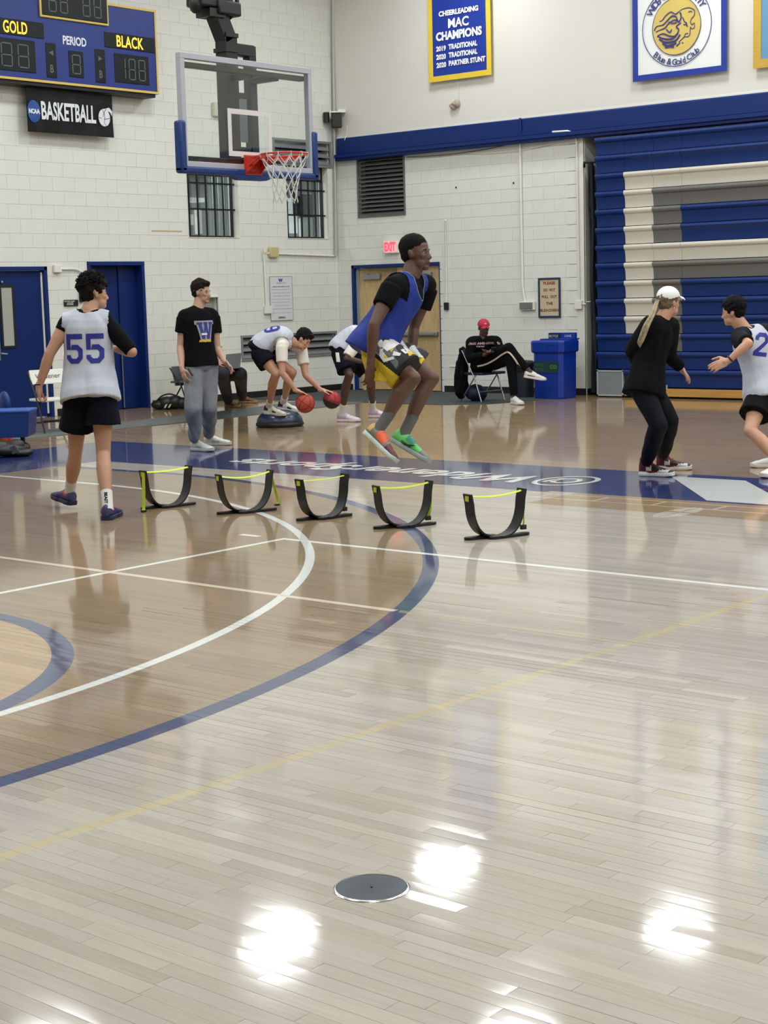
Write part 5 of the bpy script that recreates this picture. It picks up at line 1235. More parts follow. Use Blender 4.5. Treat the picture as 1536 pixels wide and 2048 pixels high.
def shoe(parent, heel, fwd, up, cols, L=.295, W=.054, high=0., name='shoe', paint=None, swoosh=None, sole=.029, lab=None):
    """heel = lowest point at the back of the sole; returns ankle joint"""
    F = Vector(fwd).normalized(); U = (Vector(up)-F*Vector(up).dot(F)).normalized(); S = F.cross(U).normalized(); heel = Vector(heel)
    L *= 1.05; W *= 1.08; high += .008
    def pt(x, y, z): return heel+F*x+S*y+U*z
    nL = 26; nT = 18
    def wd(t): return W*(.66+.34*sin(pi*min(1, t*1.0)**.8*.5+.25))*(1 if t < .82 else sqrt(max(.02, 1-((t-.82)/.19)**2)))*(.86 if .3 < t < .55 else 1)*(min(1, .55+t*6)) if t > 0 else W*.5
    def ht(t):
        k = [(0, .098+high*.6), (.06, .114+high), (.2, .110+high), (.30, .114+high*.6), (.42, .104), (.6, .080), (.8, .064), (.93, .054), (1, .034)]
        for i in range(len(k)-1):
            if t <= k[i+1][0]: u = (t-k[i][0])/(k[i+1][0]-k[i][0]); u = u*u*(3-2*u); return k[i][1]*(1-u)+k[i+1][1]*u
        return k[-1][1]
    mb = MB(); rings = []
    for i in range(nL+1):
        t = i/nL; w_ = wd(t); h = ht(t); x = L*t; r_ = []
        tp = .52 if t < .35 else .60+.2*(t-.35)
        for j in range(nT):
            a = 2*pi*j/nT; cx, sz = cos(a), sin(a); f_ = (1-(1-tp)*max(0, sz)**1.2)
            r_.append(pt(x, w_*.95*f_*(abs(cx)**.7*(1 if cx > 0 else -1)), sole*.7+(h-sole*.7)*(.5+.5*(abs(sz)**.8*(1 if sz > 0 else -1)))))
        rings.append(r_)
    mb.ring_loft(rings); me_m = [mat('shoe_'+'_'.join(map(str, c)), c, .55) for c in cols['upper']]
    o = mb.build(name, me_m, parent, smooth=70, label=lab)
    if paint:
        for p in o.data.polygons:
            d = Vector(p.center)-heel; p.material_index = paint(d.dot(F)/L, d.dot(S)/W, d.dot(U))
    mb = MB(); rings = []
    for z, g in ((.0, .94), (.006, 1.03), (sole, 1.02), (sole+.004, .97)):
        r_ = []
        for i in range(nL+1): t = i/nL; r_.append(pt(L*(t*1.02-.01), wd(t)*g, z+max(0, (t-.8))*.06))
        for i in range(nL, -1, -1): t = i/nL; r_.append(pt(L*(t*1.02-.01), -wd(t)*g, z+max(0, (t-.8))*.06))
        rings.append(r_)
    mb.ring_loft(rings); mb.build('sole', mat('sole_'+'_'.join(map(str, cols['sole'])), cols['sole'], .5), o, smooth=60)
    if 'lace' in cols:
        mb = MB()
        for i in range(5):
            t = .34+.065*i; h = ht(t)+.003; w_ = wd(t)*.42; mb.tube([pt(L*t, -w_, h-.01), pt(L*t, 0, h), pt(L*t, w_, h-.01)], .0032, 5)
        mb.build('laces', mat('lace_'+'_'.join(map(str, cols['lace'])), cols['lace'], .7), o, smooth=60, kind='stuff')
    if 'collar' in cols:
        mb = MB(); c_ = pt(L*.17, 0, .096+high)
        rings = [[c_+F*(.052*cos(a)*k)+S*(.034*sin(a)*k)+U*z for a in [2*pi*j/20 for j in range(20)]] for z, k in ((-.02, 1.02), (.004, 1.06), (.008, .98), (-.005, .85))]
        mb.ring_loft(rings); mb.build('shoe_collar', mat('collar_'+'_'.join(map(str, cols['collar'])), cols['collar'], .7), o, smooth=60)
    if swoosh:
        for sd in (-1, 1):
            mb = MB(); P = [(.50, .036), (.36, .031), (.27, .040), (.25, .052), (.31, .050), (.40, .048), (.62, .072), (.50, .049)]
            mb.prism([pt(L*x, sd*(wd(x)*.99), z) for x, z in P], S*sd*.003); mb.build('side_mark', mat('mk_'+'_'.join(map(str, swoosh)), swoosh, .5), o)
    return pt(L*.20, 0, .10), o

HEADS = {}
def person(label, group_skin, spec):
    """spec: joints in metres; builds one continuous body and its clothing as children"""
    g = spec; vox = g.get('vox', .0065); hs = g.get('hs', 1.0)
    skin = mat('skin_'+'_'.join(map(str, group_skin)), group_skin, .52, var=.06, vscale=9, bump=.05, bscale=150)
    lipm = mat('lip_'+'_'.join(map(str, group_skin)), [group_skin[0]*.86, group_skin[1]*.72, group_skin[2]*.72], .5)
    P, N_ = g['pelvis'], g['neck']; SP = g.get('spine', (P+N_)/2)
    shl, shr = g['sh']; hpl, hpr = g['hip']
    sv = (shr-shl).normalized(); hv = (hpr-hpl).normalized()
    mb = MB()
    B_ = g.get('build', 1.0)
    def torso(mb, prof, t0=0., t1=1., ext=0., n=24):
        rings = []
        for t, a, b in prof:
            p = bez(P, SP*2-(P+N_)/2, N_, t) if 0 <= t <= 1 else (P+(P-SP).normalized()*(-t)*(N_-P).length if t < 0 else N_+(N_-SP).normalized()*(t-1)*(N_-P).length)
            tt = (bez(P, SP*2-(P+N_)/2, N_, min(1, max(0, t)+.05))-bez(P, SP*2-(P+N_)/2, N_, max(0, min(1, t)-.05))).normalized()
            s = hv.lerp(sv, min(1, max(0, t))).normalized(); dp = s.cross(tt).normalized(); s = tt.cross(dp).normalized()
            rings.append([p+s*(a*cos(q))*1.0+dp*(b*(abs(sin(q))**.9*(1 if sin(q) > 0 else -1))) for q in [2*pi*k/n for k in range(n)]])
        mb.ring_loft(rings)
    b = B_
    torso(mb, [(-.10, .10*b, .08*b), (-.04, .15*b, .105*b), (.06, .165*b, .115*b), (.2, .150*b, .108*b), (.38, .138*b, .10*b), (.58, .155*b, .112*b), (.76, .172*b, .118*b), (.88, .155*b, .10*b), (.96, .11*b, .08*b), (1.0, .07, .065)])
    H, FD, HU = g['head'], g['face'].normalized(), g.get('hup', UP)
    HU = (HU-FD*HU.dot(FD)).normalized(); HS = FD.cross(HU).normalized(); MH = Matrix((FD, HS, HU)).transposed()
    def hp(f, s, u): return H+(FD*f+HS*s+HU*u)*hs
    def hell(c, r): mb.ell(hp(*c), [x*hs for x in r], MH, 18)
    hell((-.012, 0, .035), (.098, .077, .084)); hell((.02, 0, .0), (.075, .068, .07)); hell((.030, 0, -.045), (.058, .056, .07)); hell((.064, 0, -.093), (.026, .030, .020))
    hell((.040, .036, -.065), (.035, .022, .035)); hell((.040, -.036, -.065), (.035, .022, .035)); hell((.066, 0, .020), (.022, .050, .016)); hell((.060, .040, -.018), (.022, .020, .022)); hell((.060, -.040, -.018), (.022, .020, .022))
    cap_limb(mb, [hp(.080, 0, .008), hp(.098, 0, -.030)], [.0088*hs, .0135*hs], 10); hell((.094, .012, -.036), (.010, .008, .008)); hell((.094, -.012, -.036), (.010, .008, .008))
    cap_limb(mb, [hp(.072, .048, .010), hp(.0835, .031, .0125), hp(.078, .016, .008)], [.005*hs, .0058*hs, .005*hs], 8); cap_limb(mb, [hp(.072, -.048, .010), hp(.0835, -.031, .0125), hp(.078, -.016, .008)], [.005*hs, .0058*hs, .005*hs], 8); hell((.082, 0, -.060), (.013, .025, .008)); hell((.080, 0, -.071), (.013, .021, .008))
    for s in (-1, 1): hell((-.006, s*.074, -.008), (.015, .009, .027)); hell((-.012, s*.080, -.002), (.009, .006, .022))
    nb_ = N_.lerp(H, .0); cap_limb(mb, [N_-(N_-SP).normalized()*.03, hp(-.02, 0, -.055)], [.068, .056*hs], 16); cap_limb(mb, [N_, hp(.005, 0, -.07)], [.06, .05*hs], 14)
    for s_, sh in ((-1, shl), (1, shr)): cap_limb(mb, [N_-(N_-SP).normalized()*.02, sh], [.060*b, .060*b])
    for arm in g['arms']:
        A_, E_j, W_j = arm['p']; k = arm.get('k', 1.)*b
        pts, rs = muscle(A_, E_j, ((0, .060*k), (.25, .056*k), (.5, .053*k), (.8, .044*k), (1, .041*k))); cap_limb(mb, pts, rs)
        pts, rs = muscle(E_j, W_j, ((0, .041*k), (.25, .044*k), (.55, .037*k), (.85, .028*k), (1, .0265*k))); cap_limb(mb, pts, rs)
        if arm.get('hand', True): arm['tips'] = hand(mb, W_j, arm['d'], arm['n'], arm['t'], arm.get('curl', .4), arm.get('hsz', 1.03), curls=arm.get('curls'))
    for leg in g['legs']:
        A_, K_, N2 = leg['p']; k = leg.get('k', 1.)*b
        pts, rs = muscle(A_, K_, ((0, .088*k), (.2, .088*k), (.55, .075*k), (.85, .060*k), (1, .056*k))); cap_limb(mb, pts, rs, 18)
        sh_ = (N2-K_).normalized(); back = -leg.get('fwd', FD); back = (back-sh_*back.dot(sh_)).normalized()
        pts, rs = muscle(K_, N2, ((0, .054*k), (.15, .055*k), (.32, .060*k), (.5, .054*k), (.75, .040*k), (.92, .034*k), (1, .036*k)))
        pts = [p+back*(.016*sin(pi*min(1, t/.7)) if t < .7 else 0) for p, t in zip(pts, (0, .15, .32, .5, .75, .92, 1))]; cap_limb(mb, pts, rs, 18)
        if 'toe' in leg: cap_limb(mb, [N2, N2-sh_*-.03], [.034, .030])
    soc = [np.array(hp(.082, s*.031, .002)) for s in (-1, 1)]; fdn = np.array(FD)
    def deform(co):
        for c in soc:
            d2 = ((co-c)**2).sum(1); co = co-fdn*(.011*hs*np.exp(-d2/(2*(.0135*hs)**2)))[:, None]
        return co
    lipc = np.array(hp(.094, 0, -.064)); axs = np.array(HS), np.array(HU)
    def paint(ce):
        d = ce-lipc; return ((np.abs(d @ axs[0]) < .023*hs) & (np.abs(d @ axs[1]) < .0105*hs) & (np.abs(d @ fdn) < .03)).astype(int)
    body = finish(mb, 'person', skin, None, vox, 5, deform=deform, paint=paint, mats=[skin, lipm])
    body['label'] = label; body['category'] = 'person'
    g['body'] = body
    if g.get('eyes', True):
        for s in (-1, 1):
            c = hp(.0655, s*.031, .001); r_ = .0130*hs; mb = MB(); mb.ell(c, (r_, r_, r_), MH, 14); e = mb.build('eye', mat('eye_white', (150, 142, 134), .3), body, smooth=180)
            mb = MB(); mb.ell(c+(FD*.0075+HS*g.get('gaze', 0)*.004)*hs, (.0078*hs, .0078*hs, .0078*hs), MH, 12); mb.build('iris', mat('iris_dark', (30, 22, 18), .2), e, smooth=180)
            mb = MB(); cap_limb(mb, [hp(.081, s*.017, .018), hp(.083, s*.032, .023), hp(.072, s*.047, .018)], [.0034*hs, .0040*hs, .0026*hs], 6); mb.build('eyebrow', mat('brow_'+str(g.get('brow', (30, 22, 18))), g.get('brow', (30, 22, 18)), .8), body, smooth=180)
    # hair
    hk = g.get('hair')
    if hk:
        mb = MB(); th = hk.get('th', .012); top = hk.get('top', .0)
        mb.ell(hp(-.020, 0, .044+top*.5), ((.098+th)*hs, (.078+th*.8)*hs, (.082+th+top*.5)*hs), MH, 30)
        mb.ell(hp(-.040, 0, .0), ((.066+th*.5)*hs, (.068+th*.5)*hs, (.07)*hs), MH, 24)
        
        if hk.get('quiff'): mb.ell(hp(.048, 0, .098), (.048*hs, .058*hs, .030*hs), MH, 18)
        hl = hk.get('line', .040); nape = hk.get('nape', -.055); Hn = np.array(H); U_n, S_n = np.array(HU), np.array(HS)
        def cut(ce):
            d = (ce-Hn)/hs; f_, s_, u_ = d @ fdn, d @ S_n, d @ U_n
            lim = np.where(f_ > .062, hl+.010, np.where(f_ > .038, hl-.014, np.where(f_ > .012, -.012, np.where(f_ > -.026, .014, nape))))
            return u_ < lim
        hb = finish(mb, 'hair', mat('hair_'+str(hk['c']), [q*.75 for q in hk['c']], .8, bump=1., bscale=hk.get('bs', 90), spec=.2), body, .006, 2, noise=hk.get('noise', .002), nfreq=hk.get('nf', 70), nstretch=(1, 1, 1), cut=cut)
        if hk.get('curls'):
            mb = MB(); rr = random.Random(5)
            for _ in range(hk['curls']):
                a = rr.uniform(0, 2*pi); e_ = rr.uniform(-.15, 1.5); d = Vector((cos(a)*cos(e_), sin(a)*cos(e_), sin(e_)))
                if d.x > .35 and d.z < .55: continue
                if d.z < .1 and abs(d.y) > .8: continue
                base = hp(-.018+d.x*.100, d.y*.084, .042+top*.4+d.z*(.086+top*.4)); out = (FD*d.x+HS*d.y+HU*d.z)*.026; tw = Vector((rr.uniform(-1, 1), rr.uniform(-1, 1), rr.uniform(-1, 1))).normalized()*.012
                mb.tube([base, base+out*.5+tw, base+out*.9-tw*.6, base+out*rr.uniform(.7, 1.25)+tw*.8], [.0075, .008, .006, .0025], 5)
            mb.build('curls', mat('hair_'+str(hk['c']), hk['c'], .75), hb, smooth=180, kind='stuff')
    g['torso'] = torso; g['hp'] = hp; g['axes'] = (FD, HS, HU)
    return body

def TEE(off=.014, lo=-.06, hem=.0, b=1.): return [(lo, .172*b+off+hem, .125*b+off+hem), (.06, .170*b+off+hem*.7, .122*b+off+hem*.7), (.25, .158*b+off, .116*b+off), (.42, .150*b+off, .112*b+off), (.6, .162*b+off, .120*b+off), (.76, .178*b+off, .124*b+off), (.88, .160*b+off, .106*b+off), (.95, .125*b+off, .085*b+off), (.985, .088, .078)]
def shirt(g, name, m, parent, sleeves, off=.014, lo=-.06, hem=0., vox=.009, noise=.002, seed=1, cut=None, prof=None, paint=None, mats=None, traps=True, label=None):
    b = g.get('build', 1.); mb = MB(); g['torso'](mb, prof or TEE(off, lo, hem, b)); sp = (g['neck']-g.get('spine', (g['pelvis']+g['neck'])/2)).normalized()
    for sh, arm, sl in zip(g['sh'], g['arms'], sleeves):
        if traps: cap_limb(mb, [g['neck']-sp*.035, sh], [.066*b+off*.6, .066*b+off])
        A_, E_j, W_j = arm['p']
        if sl <= 0: continue
        r0, r1 = .066*b+off, .058*b+off
        if sl <= 1: flat_limb(mb, [A_, A_.lerp(E_j, sl*.5), A_.lerp(E_j, sl)], [r0, (r0+r1)/2+.002, r1+.004 if sl < .9 else .052*b+off])
        else:
            cap_limb(mb, [A_, A_.lerp(E_j, .5), E_j], [r0, r1, .050*b+off*.7]); flat_limb(mb, [E_j, E_j.lerp(W_j, (sl-1)*.5), E_j.lerp(W_j, sl-1)], [.050*b+off*.7, .046+off*.6, .036+off*.6])
    return finish(mb, name, m, parent, vox, 3, noise=noise, seed=seed, cut=cut, paint=paint, mats=mats, label=label)
def shorts(g, name, m, parent, ts, off=.02, flare=.02, vox=.009, noise=.0025, seed=2, hi=.12, paint=None, mats=None, label=None, cut=None):
    b = g.get('build', 1.); mb = MB(); g['torso'](mb, [(-.12, .13*b, .10*b), (-.05, .165*b+off, .12*b+off), (.06, .172*b+off, .122*b+off), (hi, .158*b+off*.6, .113*b+off*.6)])
    for leg, t in zip(g['legs'], ts):
        A_, K_, N2 = leg['p']; u = (A_-K_).normalized(); r_h = .097*b+off*.6; mb.ell(A_, (r_h, r_h, r_h), n=20)
        if t <= 1: flat_limb(mb, [A_+u*.03, A_.lerp(K_, t*.5), A_.lerp(K_, t)], [.098*b+off*.5, .100*b+off*.6+flare*.4, .088*b+off+flare])
        else:
            r = leg.get('pr', (.102, .082, .078, .062)); cap_limb(mb, [A_, A_.lerp(K_, .5), K_], [r[0]*b, (r[0]+r[1])/2*b, r[1]*b], 18)
            flat_limb(mb, [K_, K_.lerp(N2, (t-1)*.35), K_.lerp(N2, (t-1)*.8), K_.lerp(N2, t-1)], [r[1]*b, r[2]*b, (r[2]*.5+r[3]*.5)*b, r[3]*b])
    return finish(mb, name, m, parent, vox, 3, noise=noise, seed=seed, paint=paint, mats=mats, label=label, cut=cut)
def sock(parent, leg, m, h=.16, r=.043, name='sock'):
    K_, N2 = leg['p'][1], leg['p'][2]; u = (K_-N2).normalized(); mb = MB(); flat_limb(mb, [N2-u*.04, N2+u*.02, N2+u*h*.6, N2+u*h], [r, r*.97, r*1.0, r*1.05], 16)
    return mb.build(name, m, parent, smooth=60)
def in_seg(ce, a, b, r):
    a = np.array(a); b = np.array(b); d = b-a; L = np.sqrt(d @ d); t = ((ce-a) @ d)/L/L; q = a+np.outer(np.clip(t, 0, 1), d); return (((ce-q)**2).sum(1) < r*r) & (t > -.0) & (t < 1.)
D5 = [[(0, 1.55), (0, .72), (.26, .72), (.26, 1.28), (1, 1.28), (1, 1.55)], [(.26, .72), (.34, .98), (.72, .98), (1, .74), (.74, .62), (.62, .72)], [(1, .74), (1, .26), (.74, .36), (.74, .62)], [(1, .26), (.74, 0), (.62, .25), (.74, .36)], [(.74, 0), (.26, 0), (.38, .25), (.62, .25)], [(.26, 0), (0, .26), (.0, .44), (.26, .44), (.26, .36), (.38, .25)]]
D2 = [[(0, 1.28), (.26, 1.55), (.36, 1.29), (.26, 1.2)], [(.0, 1.28), (.26, 1.2), (.26, 1.06), (.0, 1.06)], [(.26, 1.55), (.76, 1.55), (.64, 1.29), (.36, 1.29)], [(.76, 1.55), (1, 1.3), (.74, 1.2), (.64, 1.29)], [(1, 1.3), (1, .95), (.74, 1.02), (.74, 1.2)], [(1, .95), (.36, .27), (.0, .27), (.74, 1.02)], [(.0, .27), (1, .27), (1, 0), (0, 0)]]
D9 = [[(.26, 1.55), (.76, 1.55), (.66, 1.29), (.36, 1.29)], [(.76, 1.55), (1, 1.3), (.74, 1.2), (.66, 1.29)], [(0, 1.3), (.26, 1.55), (.36, 1.29), (.26, 1.2)], [(0, 1.3), (.26, 1.2), (.26, .95), (0, .85)], [(0, .85), (.26, .95), (.36, .85), (.26, .62)], [(.26, .62), (.36, .85), (.74, .85), (.74, .6)], [(1, 1.3), (1, .26), (.74, .36), (.74, 1.2)], [(1, .26), (.74, 0), (.62, .25), (.74, .36)], [(.74, 0), (.26, 0), (.38, .25), (.62, .25)], [(.26, 0), (0, .26), (.26, .42), (.38, .25)]]
def num(ds, w, h, gap=.22):
    P = []
    for i, d in enumerate(ds): P += [[(x+i*(1+gap), y) for x, y in q] for q in d]
    v, f = poly2d(P); sx_ = w/(len(ds)+(len(ds)-1)*gap); return v*[sx_, h/1.55], f
def J(d0): return lambda px, py, dd=0.: P3(px, py, d0+dd)

WHT = mat('jersey_white', (188, 193, 206), .8, bump=.35, bscale=220, spec=.3); BLK = mat('tee_black', (7, 8, 11), .9, bump=.2, bscale=60, spec=.15); NAVY = mat('shorts_navy', (9, 11, 24), .85, bump=.2, bscale=60, spec=.15)
SOCKW = mat('sock_white', (214, 212, 210), .85, bump=.3, bscale=200); NUMB = mat('number_blue', (32, 38, 136), .7)

# ---- player 55, seen from behind
j = J(12.55)
g = dict(pelvis=j(180, 786), neck=j(177, 622), spine=j(178, 705, .03), sh=(j(136, 645), j(211, 641, .0)), hip=(j(157, 789, .02), j(203, 789, -.02)), head=j(189, 588, .03), face=dr(.88, .42, -.02),
         hup=dr(.05, .05, 1), vox=.006, hs=1.02, build=1.0,
         arms=[dict(p=(j(133, 648), j(99, 708, -.03), j(78, 774, .02)), d=dr(-.05, .15, -1), n=dr(1, .2, 0), t=dr(.2, 1, 0), curl=1.15, hsz=1.05), dict(p=(j(214, 646), j(264, 704, -.05), j(228, 697, .2)), d=dr(-.8, .4, .1), n=dr(-.3, -.6, -.2), t=dr(0, 0, 1), curl=.6)], hair=dict(c=(26, 20, 18), th=.018, top=.035, noise=.006, nf=45, curls=420, bs=50, line=.045), brow=(30, 22, 18))
heelR = fl(212, 1041); heelL = fl(147, 1018)+UP*.03
b55 = None
legsp = [(heelL, dr(-.62, .76, .12)), (heelR, dr(.12, 1, 0))]
def ank(h, f, up=UP, L=.295): F = Vector(f).normalized(); U = (Vector(up)-F*Vector(up).dot(F)).normalized(); return Vector(h)+F*L*.2+U*.10
a0, a1 = ank(*legsp[0]), ank(*legsp[1])
g['legs'] = [dict(p=(g['hip'][0], j(151, 903, .22), a0), fwd=dr(-.2, 1), toe=legsp[0][1]), dict(p=(g['hip'][1], j(207, 905, .02), a1), fwd=dr(.1, 1), toe=legsp[1][1])]
b55 = person('person in a white jersey numbered 55 walking away, curly dark hair', (182, 138, 112), g)
t5 = shirt(g, 'undershirt', BLK, b55, (.26, .98), off=.003, lo=.0)
shl_n, shr_n = np.array(g['sh'][0]), np.array(g['sh'][1]); nk = np.array(g['neck'])
def cut55(ce):
    z = ce[:, 2]; r_ = np.array(dr(1, 0)); x = ce @ r_; xl, xr = shl_n @ r_, shr_n @ r_
    zsh = (shl_n[2]+shr_n[2])/2
    arm = ((x < xl-.035+np.clip((zsh-z-.02), -.02, .25)*-.10) | (x > xr+.035+np.clip((zsh-z-.02), -.02, .25)*.10)) & (z > zsh-.20)
    neck = (((ce-nk-np.array((0, 0, .02)))**2).sum(1) < .092**2)
    return arm | neck
jp = [(-.10, .235, .175), (.0, .228, .17), (.12, .212, .155), (.3, .192, .14), (.5, .185, .138), (.68, .192, .142), (.80, .198, .14), (.90, .182, .122), (.96, .15, .10), (.99, .10, .09)]
jer = shirt(g, 'jersey', WHT, b55, (0, 0), prof=[(a, b_*1.02, c_*1.07) for a, b_, c_ in jp], off=.020, vox=.008, noise=.0048, seed=3, cut=cut55)
decal(num([D5, D5], .295, .225), jer, j(174.5, 696), dr(1, 0), UP, NUMB, jer)
shorts(g, 'shorts', NAVY, b55, (.60, .52), off=.022, flare=.03, hi=.2)
SH55 = dict(upper=((36, 36, 92), (150, 40, 60), (60, 60, 100)), sole=(30, 34, 70), lace=(60, 60, 120))
for k, (h_, f_) in enumerate(legsp):
    shoe(b55, h_, f_, UP, SH55, paint=lambda t, s, u: 1 if (.12 < t < .5 and u > .075) else (2 if t < .12 and u > .045 else 0)); sk = sock(b55, g['legs'][k], SOCKW, .13, .044)
K_, N2 = g['legs'][1]['p'][1:]
mb = MB(); lettering(mb, text2d('BEAST', .085, .026, .06), N2+dr(0, -1)*.052+dr(-.3, 0)*.013*1+UP*.115, (0, 0, -1), dr(1, 0)); mb.build('lettering', BLK, b55)
mb = MB(); W_ = g['arms'][0]['p'][2]; torus(mb, (0, 0, 0), .029, .004, 24, 6, Matrix.Translation(W_+UP*.02)); mb.build('wristband', BLK, b55, smooth=180)

# ---- man in black W shirt and grey joggers
j = J(17.5)
g = dict(pelvis=j(401, 728), neck=j(396, 617), spine=j(397, 675, -.01), sh=(j(370, 634, -.06), j(423, 632, .08)), hip=(j(387, 732, -.04), j(415, 732, .05)), head=j(403, 585), face=dr(.93, -.38, -.05), hup=UP, vox=.0065, hs=1.02,
         arms=[dict(p=(j(368, 636, -.07), j(361, 693, -.05), j(364, 737, -.18)), d=dr(.25, -.2, -1), n=dr(.6, .5, 0), t=dr(.6, -.6, 0), curl=.45, hsz=1.05), dict(p=(j(425, 634, .08), j(434, 697, .10), j(448, 722, -.02)), d=dr(.7, -.2, -.75), n=dr(-.5, -.5, -.5), t=dr(.1, -.8, .0), curl=.35, hsz=1.05)],
         hair=dict(c=(38, 26, 20), th=.006, quiff=1, top=.020, noise=.003, line=.056, side=.02), brow=(36, 24, 18))
legsp = [(fl(384, 901), dr(.72, -.55)), (fl(409, 891), dr(.98, -.18))]
a0, a1 = ank(*legsp[0]), ank(*legsp[1])
g['legs'] = [dict(p=(g['hip'][0], j(386, 814, -.08), a0), fwd=dr(.9, -.4), toe=legsp[0][1], pr=(.112, .092, .085, .056)), dict(p=(g['hip'][1], j(418, 812, .08), a1), fwd=dr(.9, -.3), toe=legsp[1][1], pr=(.110, .090, .083, .054))]
bW = person('person standing in a black shirt with a blue letter W and grey joggers', (186, 146, 124), g)
GREY = mat('jogger_grey', (128, 131, 137), .9, bump=.4, bscale=180)
shorts(g, 'joggers', GREY, bW, (1.93, 1.93), off=.012, noise=.0065, seed=5, hi=.1)
tw = shirt(g, 'tee', BLK, bW, (.52, .52), off=.020, lo=-.05, hem=.012, noise=.003, seed=6)
WQ = [[(-.02, .87), (.30, .87), (.30, 1), (-.02, 1)], [(.37, .87), (.64, .87), (.64, 1), (.37, 1)], [(.74, .87), (1.02, .87), (1.02, 1), (.74, 1)], [(.05, .9), (.24, .9), (.40, .0), (.22, .0)], [(.40, .0), (.30, .12), (.43, .9), (.53, .9)], [(.43, .9), (.60, .9), (.76, .0), (.58, .0)], [(.76, .0), (.66, .12), (.80, .9), (.93, .9)]]
WP = [[(-.05, .83), (1.05, .83), (1.05, 1.03), (-.05, 1.03)], [(.02, .86), (.96, .86), (.80, -.04), (.18, -.04)]]
cW = j(419, 661, -.15); rW = dr(.80, -.60)*-1
rW = dr(.62, .78); 
decal(poly2d(WP, .19, .205), tw, cW+Vector((0, 0, -.003)), rW, UP, mat('w_outline', (150, 146, 150), .7), tw, 'letter_outline', off=.0035)
decal(poly2d(WQ, .17, .18), tw, cW, rW, UP, mat('w_blue', (44, 56, 140), .7), tw, 'letter_w', off=.006)
decal(poly2d([[(0, 0), (.065, 0), (.065, .022), (0, .022)]]), tw, j(414, 668, -.15), rW, UP, mat('w_white', (226, 224, 214), .7), tw, 'white_bar', off=.0085)
decal(text2d('ATHLETICS', .14, .026, .08), tw, j(419, 681.5, -.15), rW, UP, mat('w_yellow', (220, 186, 40), .7), tw, 'yellow_lettering', off=.006)
SHW = dict(upper=((196, 200, 196), (170, 176, 172)), sole=(176, 182, 178), lace=(215, 215, 210), collar=(34, 36, 38))
for k, (h_, f_) in enumerate(legsp): shoe(bW, h_, f_, UP, SHW, L=.30, W=.052, paint=lambda t, s, u: 1 if (.3 < t < .6 and u < .06) else 0); sock(bW, g['legs'][k], SOCKW, .14, .044)
DRAW = mat('cord_dark', (40, 42, 48), .7)
MB().tube(smooth_pts([tuple(j(377, 737, -.22)), tuple(j(381, 745, -.24)), tuple(j(386, 752, -.24))]), .010, 6).build('pocket_edge', DRAW, bW, smooth=60)

# ---- man bending over two balls on the balance trainer
j = J(20.0)
g = dict(pelvis=j(517, 700), neck=j(580, 684), spine=j(548, 675), sh=(j(563, 692, -.17), j(600, 696, .18)), hip=(j(520, 708, -.09), j(527, 704, .10)), head=j(606, 680, .0), face=dr(.80, -.30, -.62), hup=dr(.75, 0, .8), vox=.007, hs=1.0,
         arms=[dict(p=(j(563, 694, -.18), j(564.5, 746, -.22), j(592, 781, -.16)), d=dr(.86, .1, -.3), n=dr(.2, 0, -1), t=dr(.2, .9, 0), curl=.28, hsz=1.05), dict(p=(j(602, 698, .18), j(611, 750, .12), j(642, 780, .14)), d=dr(.92, 0, -.15), n=dr(.15, 0, -1), t=dr(.3, -.9, 0), curl=.28, hsz=1.05)],
         hair=dict(c=(22, 18, 17), th=.010, quiff=1, top=.018, noise=.003, line=.048, side=.02))
# stand him on the dome
top = BOSU_TOP
hA = j(540, 834, -.05); hB = j(566, 828, .16)
hA = bc-dr(1, 0)*.185-dr(0, 1)*.11+UP*.172; hB = bc-dr(1, 0)*.02+dr(0, 1)*.05+UP*.205
legsp = [(hA, dr(.86, -.45, -.10)), (hB, dr(.93, -.25, -.12))]
a0, a1 = ank(*legsp[0]), ank(*legsp[1])
g['legs'] = [dict(p=(g['hip'][0], j(553, 747, -.17), a0), fwd=dr(1, -.2), toe=legsp[0][1]), dict(p=(g['hip'][1], j(585, 745, .15), a1), fwd=dr(1, -.1), toe=legsp[1][1])]
bB = person('person in a white number 9 jersey bending on the balance trainer with two balls', (184, 138, 114), g)
TEEW = mat('tee_white', (218, 214, 204), .85, bump=.2, bscale=60)
shirt(g, 'undershirt', TEEW, bB, (.60, .60), off=.012, lo=.1, noise=.003, seed=8)
shn = [np.array(p) for p in g['sh']]; nk9 = np.array(g['neck'])
def cut9(ce):
    m_ = np.zeros(len(ce), bool)
    for s_ in shn: m_ |= (((ce-s_)**2).sum(1) < .118**2)
    return m_ | (((ce-nk9)**2).sum(1) < .085**2)
jer = shirt(g, 'jersey', WHT, bB, (0, 0), prof=[(-.02, .19, .145), (.04, .205, .158)]+[(a, b_*1.0, c_*1.0) for a, b_, c_ in jp[2:]], off=.018, noise=.004, seed=9, cut=cut9)
sp9 = (g['neck']-g['pelvis']).normalized()
n9 = (UP*.85+dr(0, -1)*.52).normalized(); decal(num([D9], .135, .20), jer, j(548, 672, -.05), sp9.cross(n9), sp9, NUMB, jer, off=.007)
shorts(g, 'shorts', NAVY, bB, (.50, .5), off=.028, flare=.02, hi=.22)
SHB = dict(upper=((222, 220, 214), (24, 24, 26)), sole=(216, 214, 208), lace=(30, 30, 32), collar=(20, 20, 22))
for k, (h_, f_) in enumerate(legsp): shoe(bB, h_, f_, UP, SHB, L=.30, W=.052, paint=lambda t, s, u: 1 if (t < .22 and u > .05) or (.42 < t < .6 and .03 < u < .055) else 0); sock(bB, g['legs'][k], SOCKW, .15, .044)

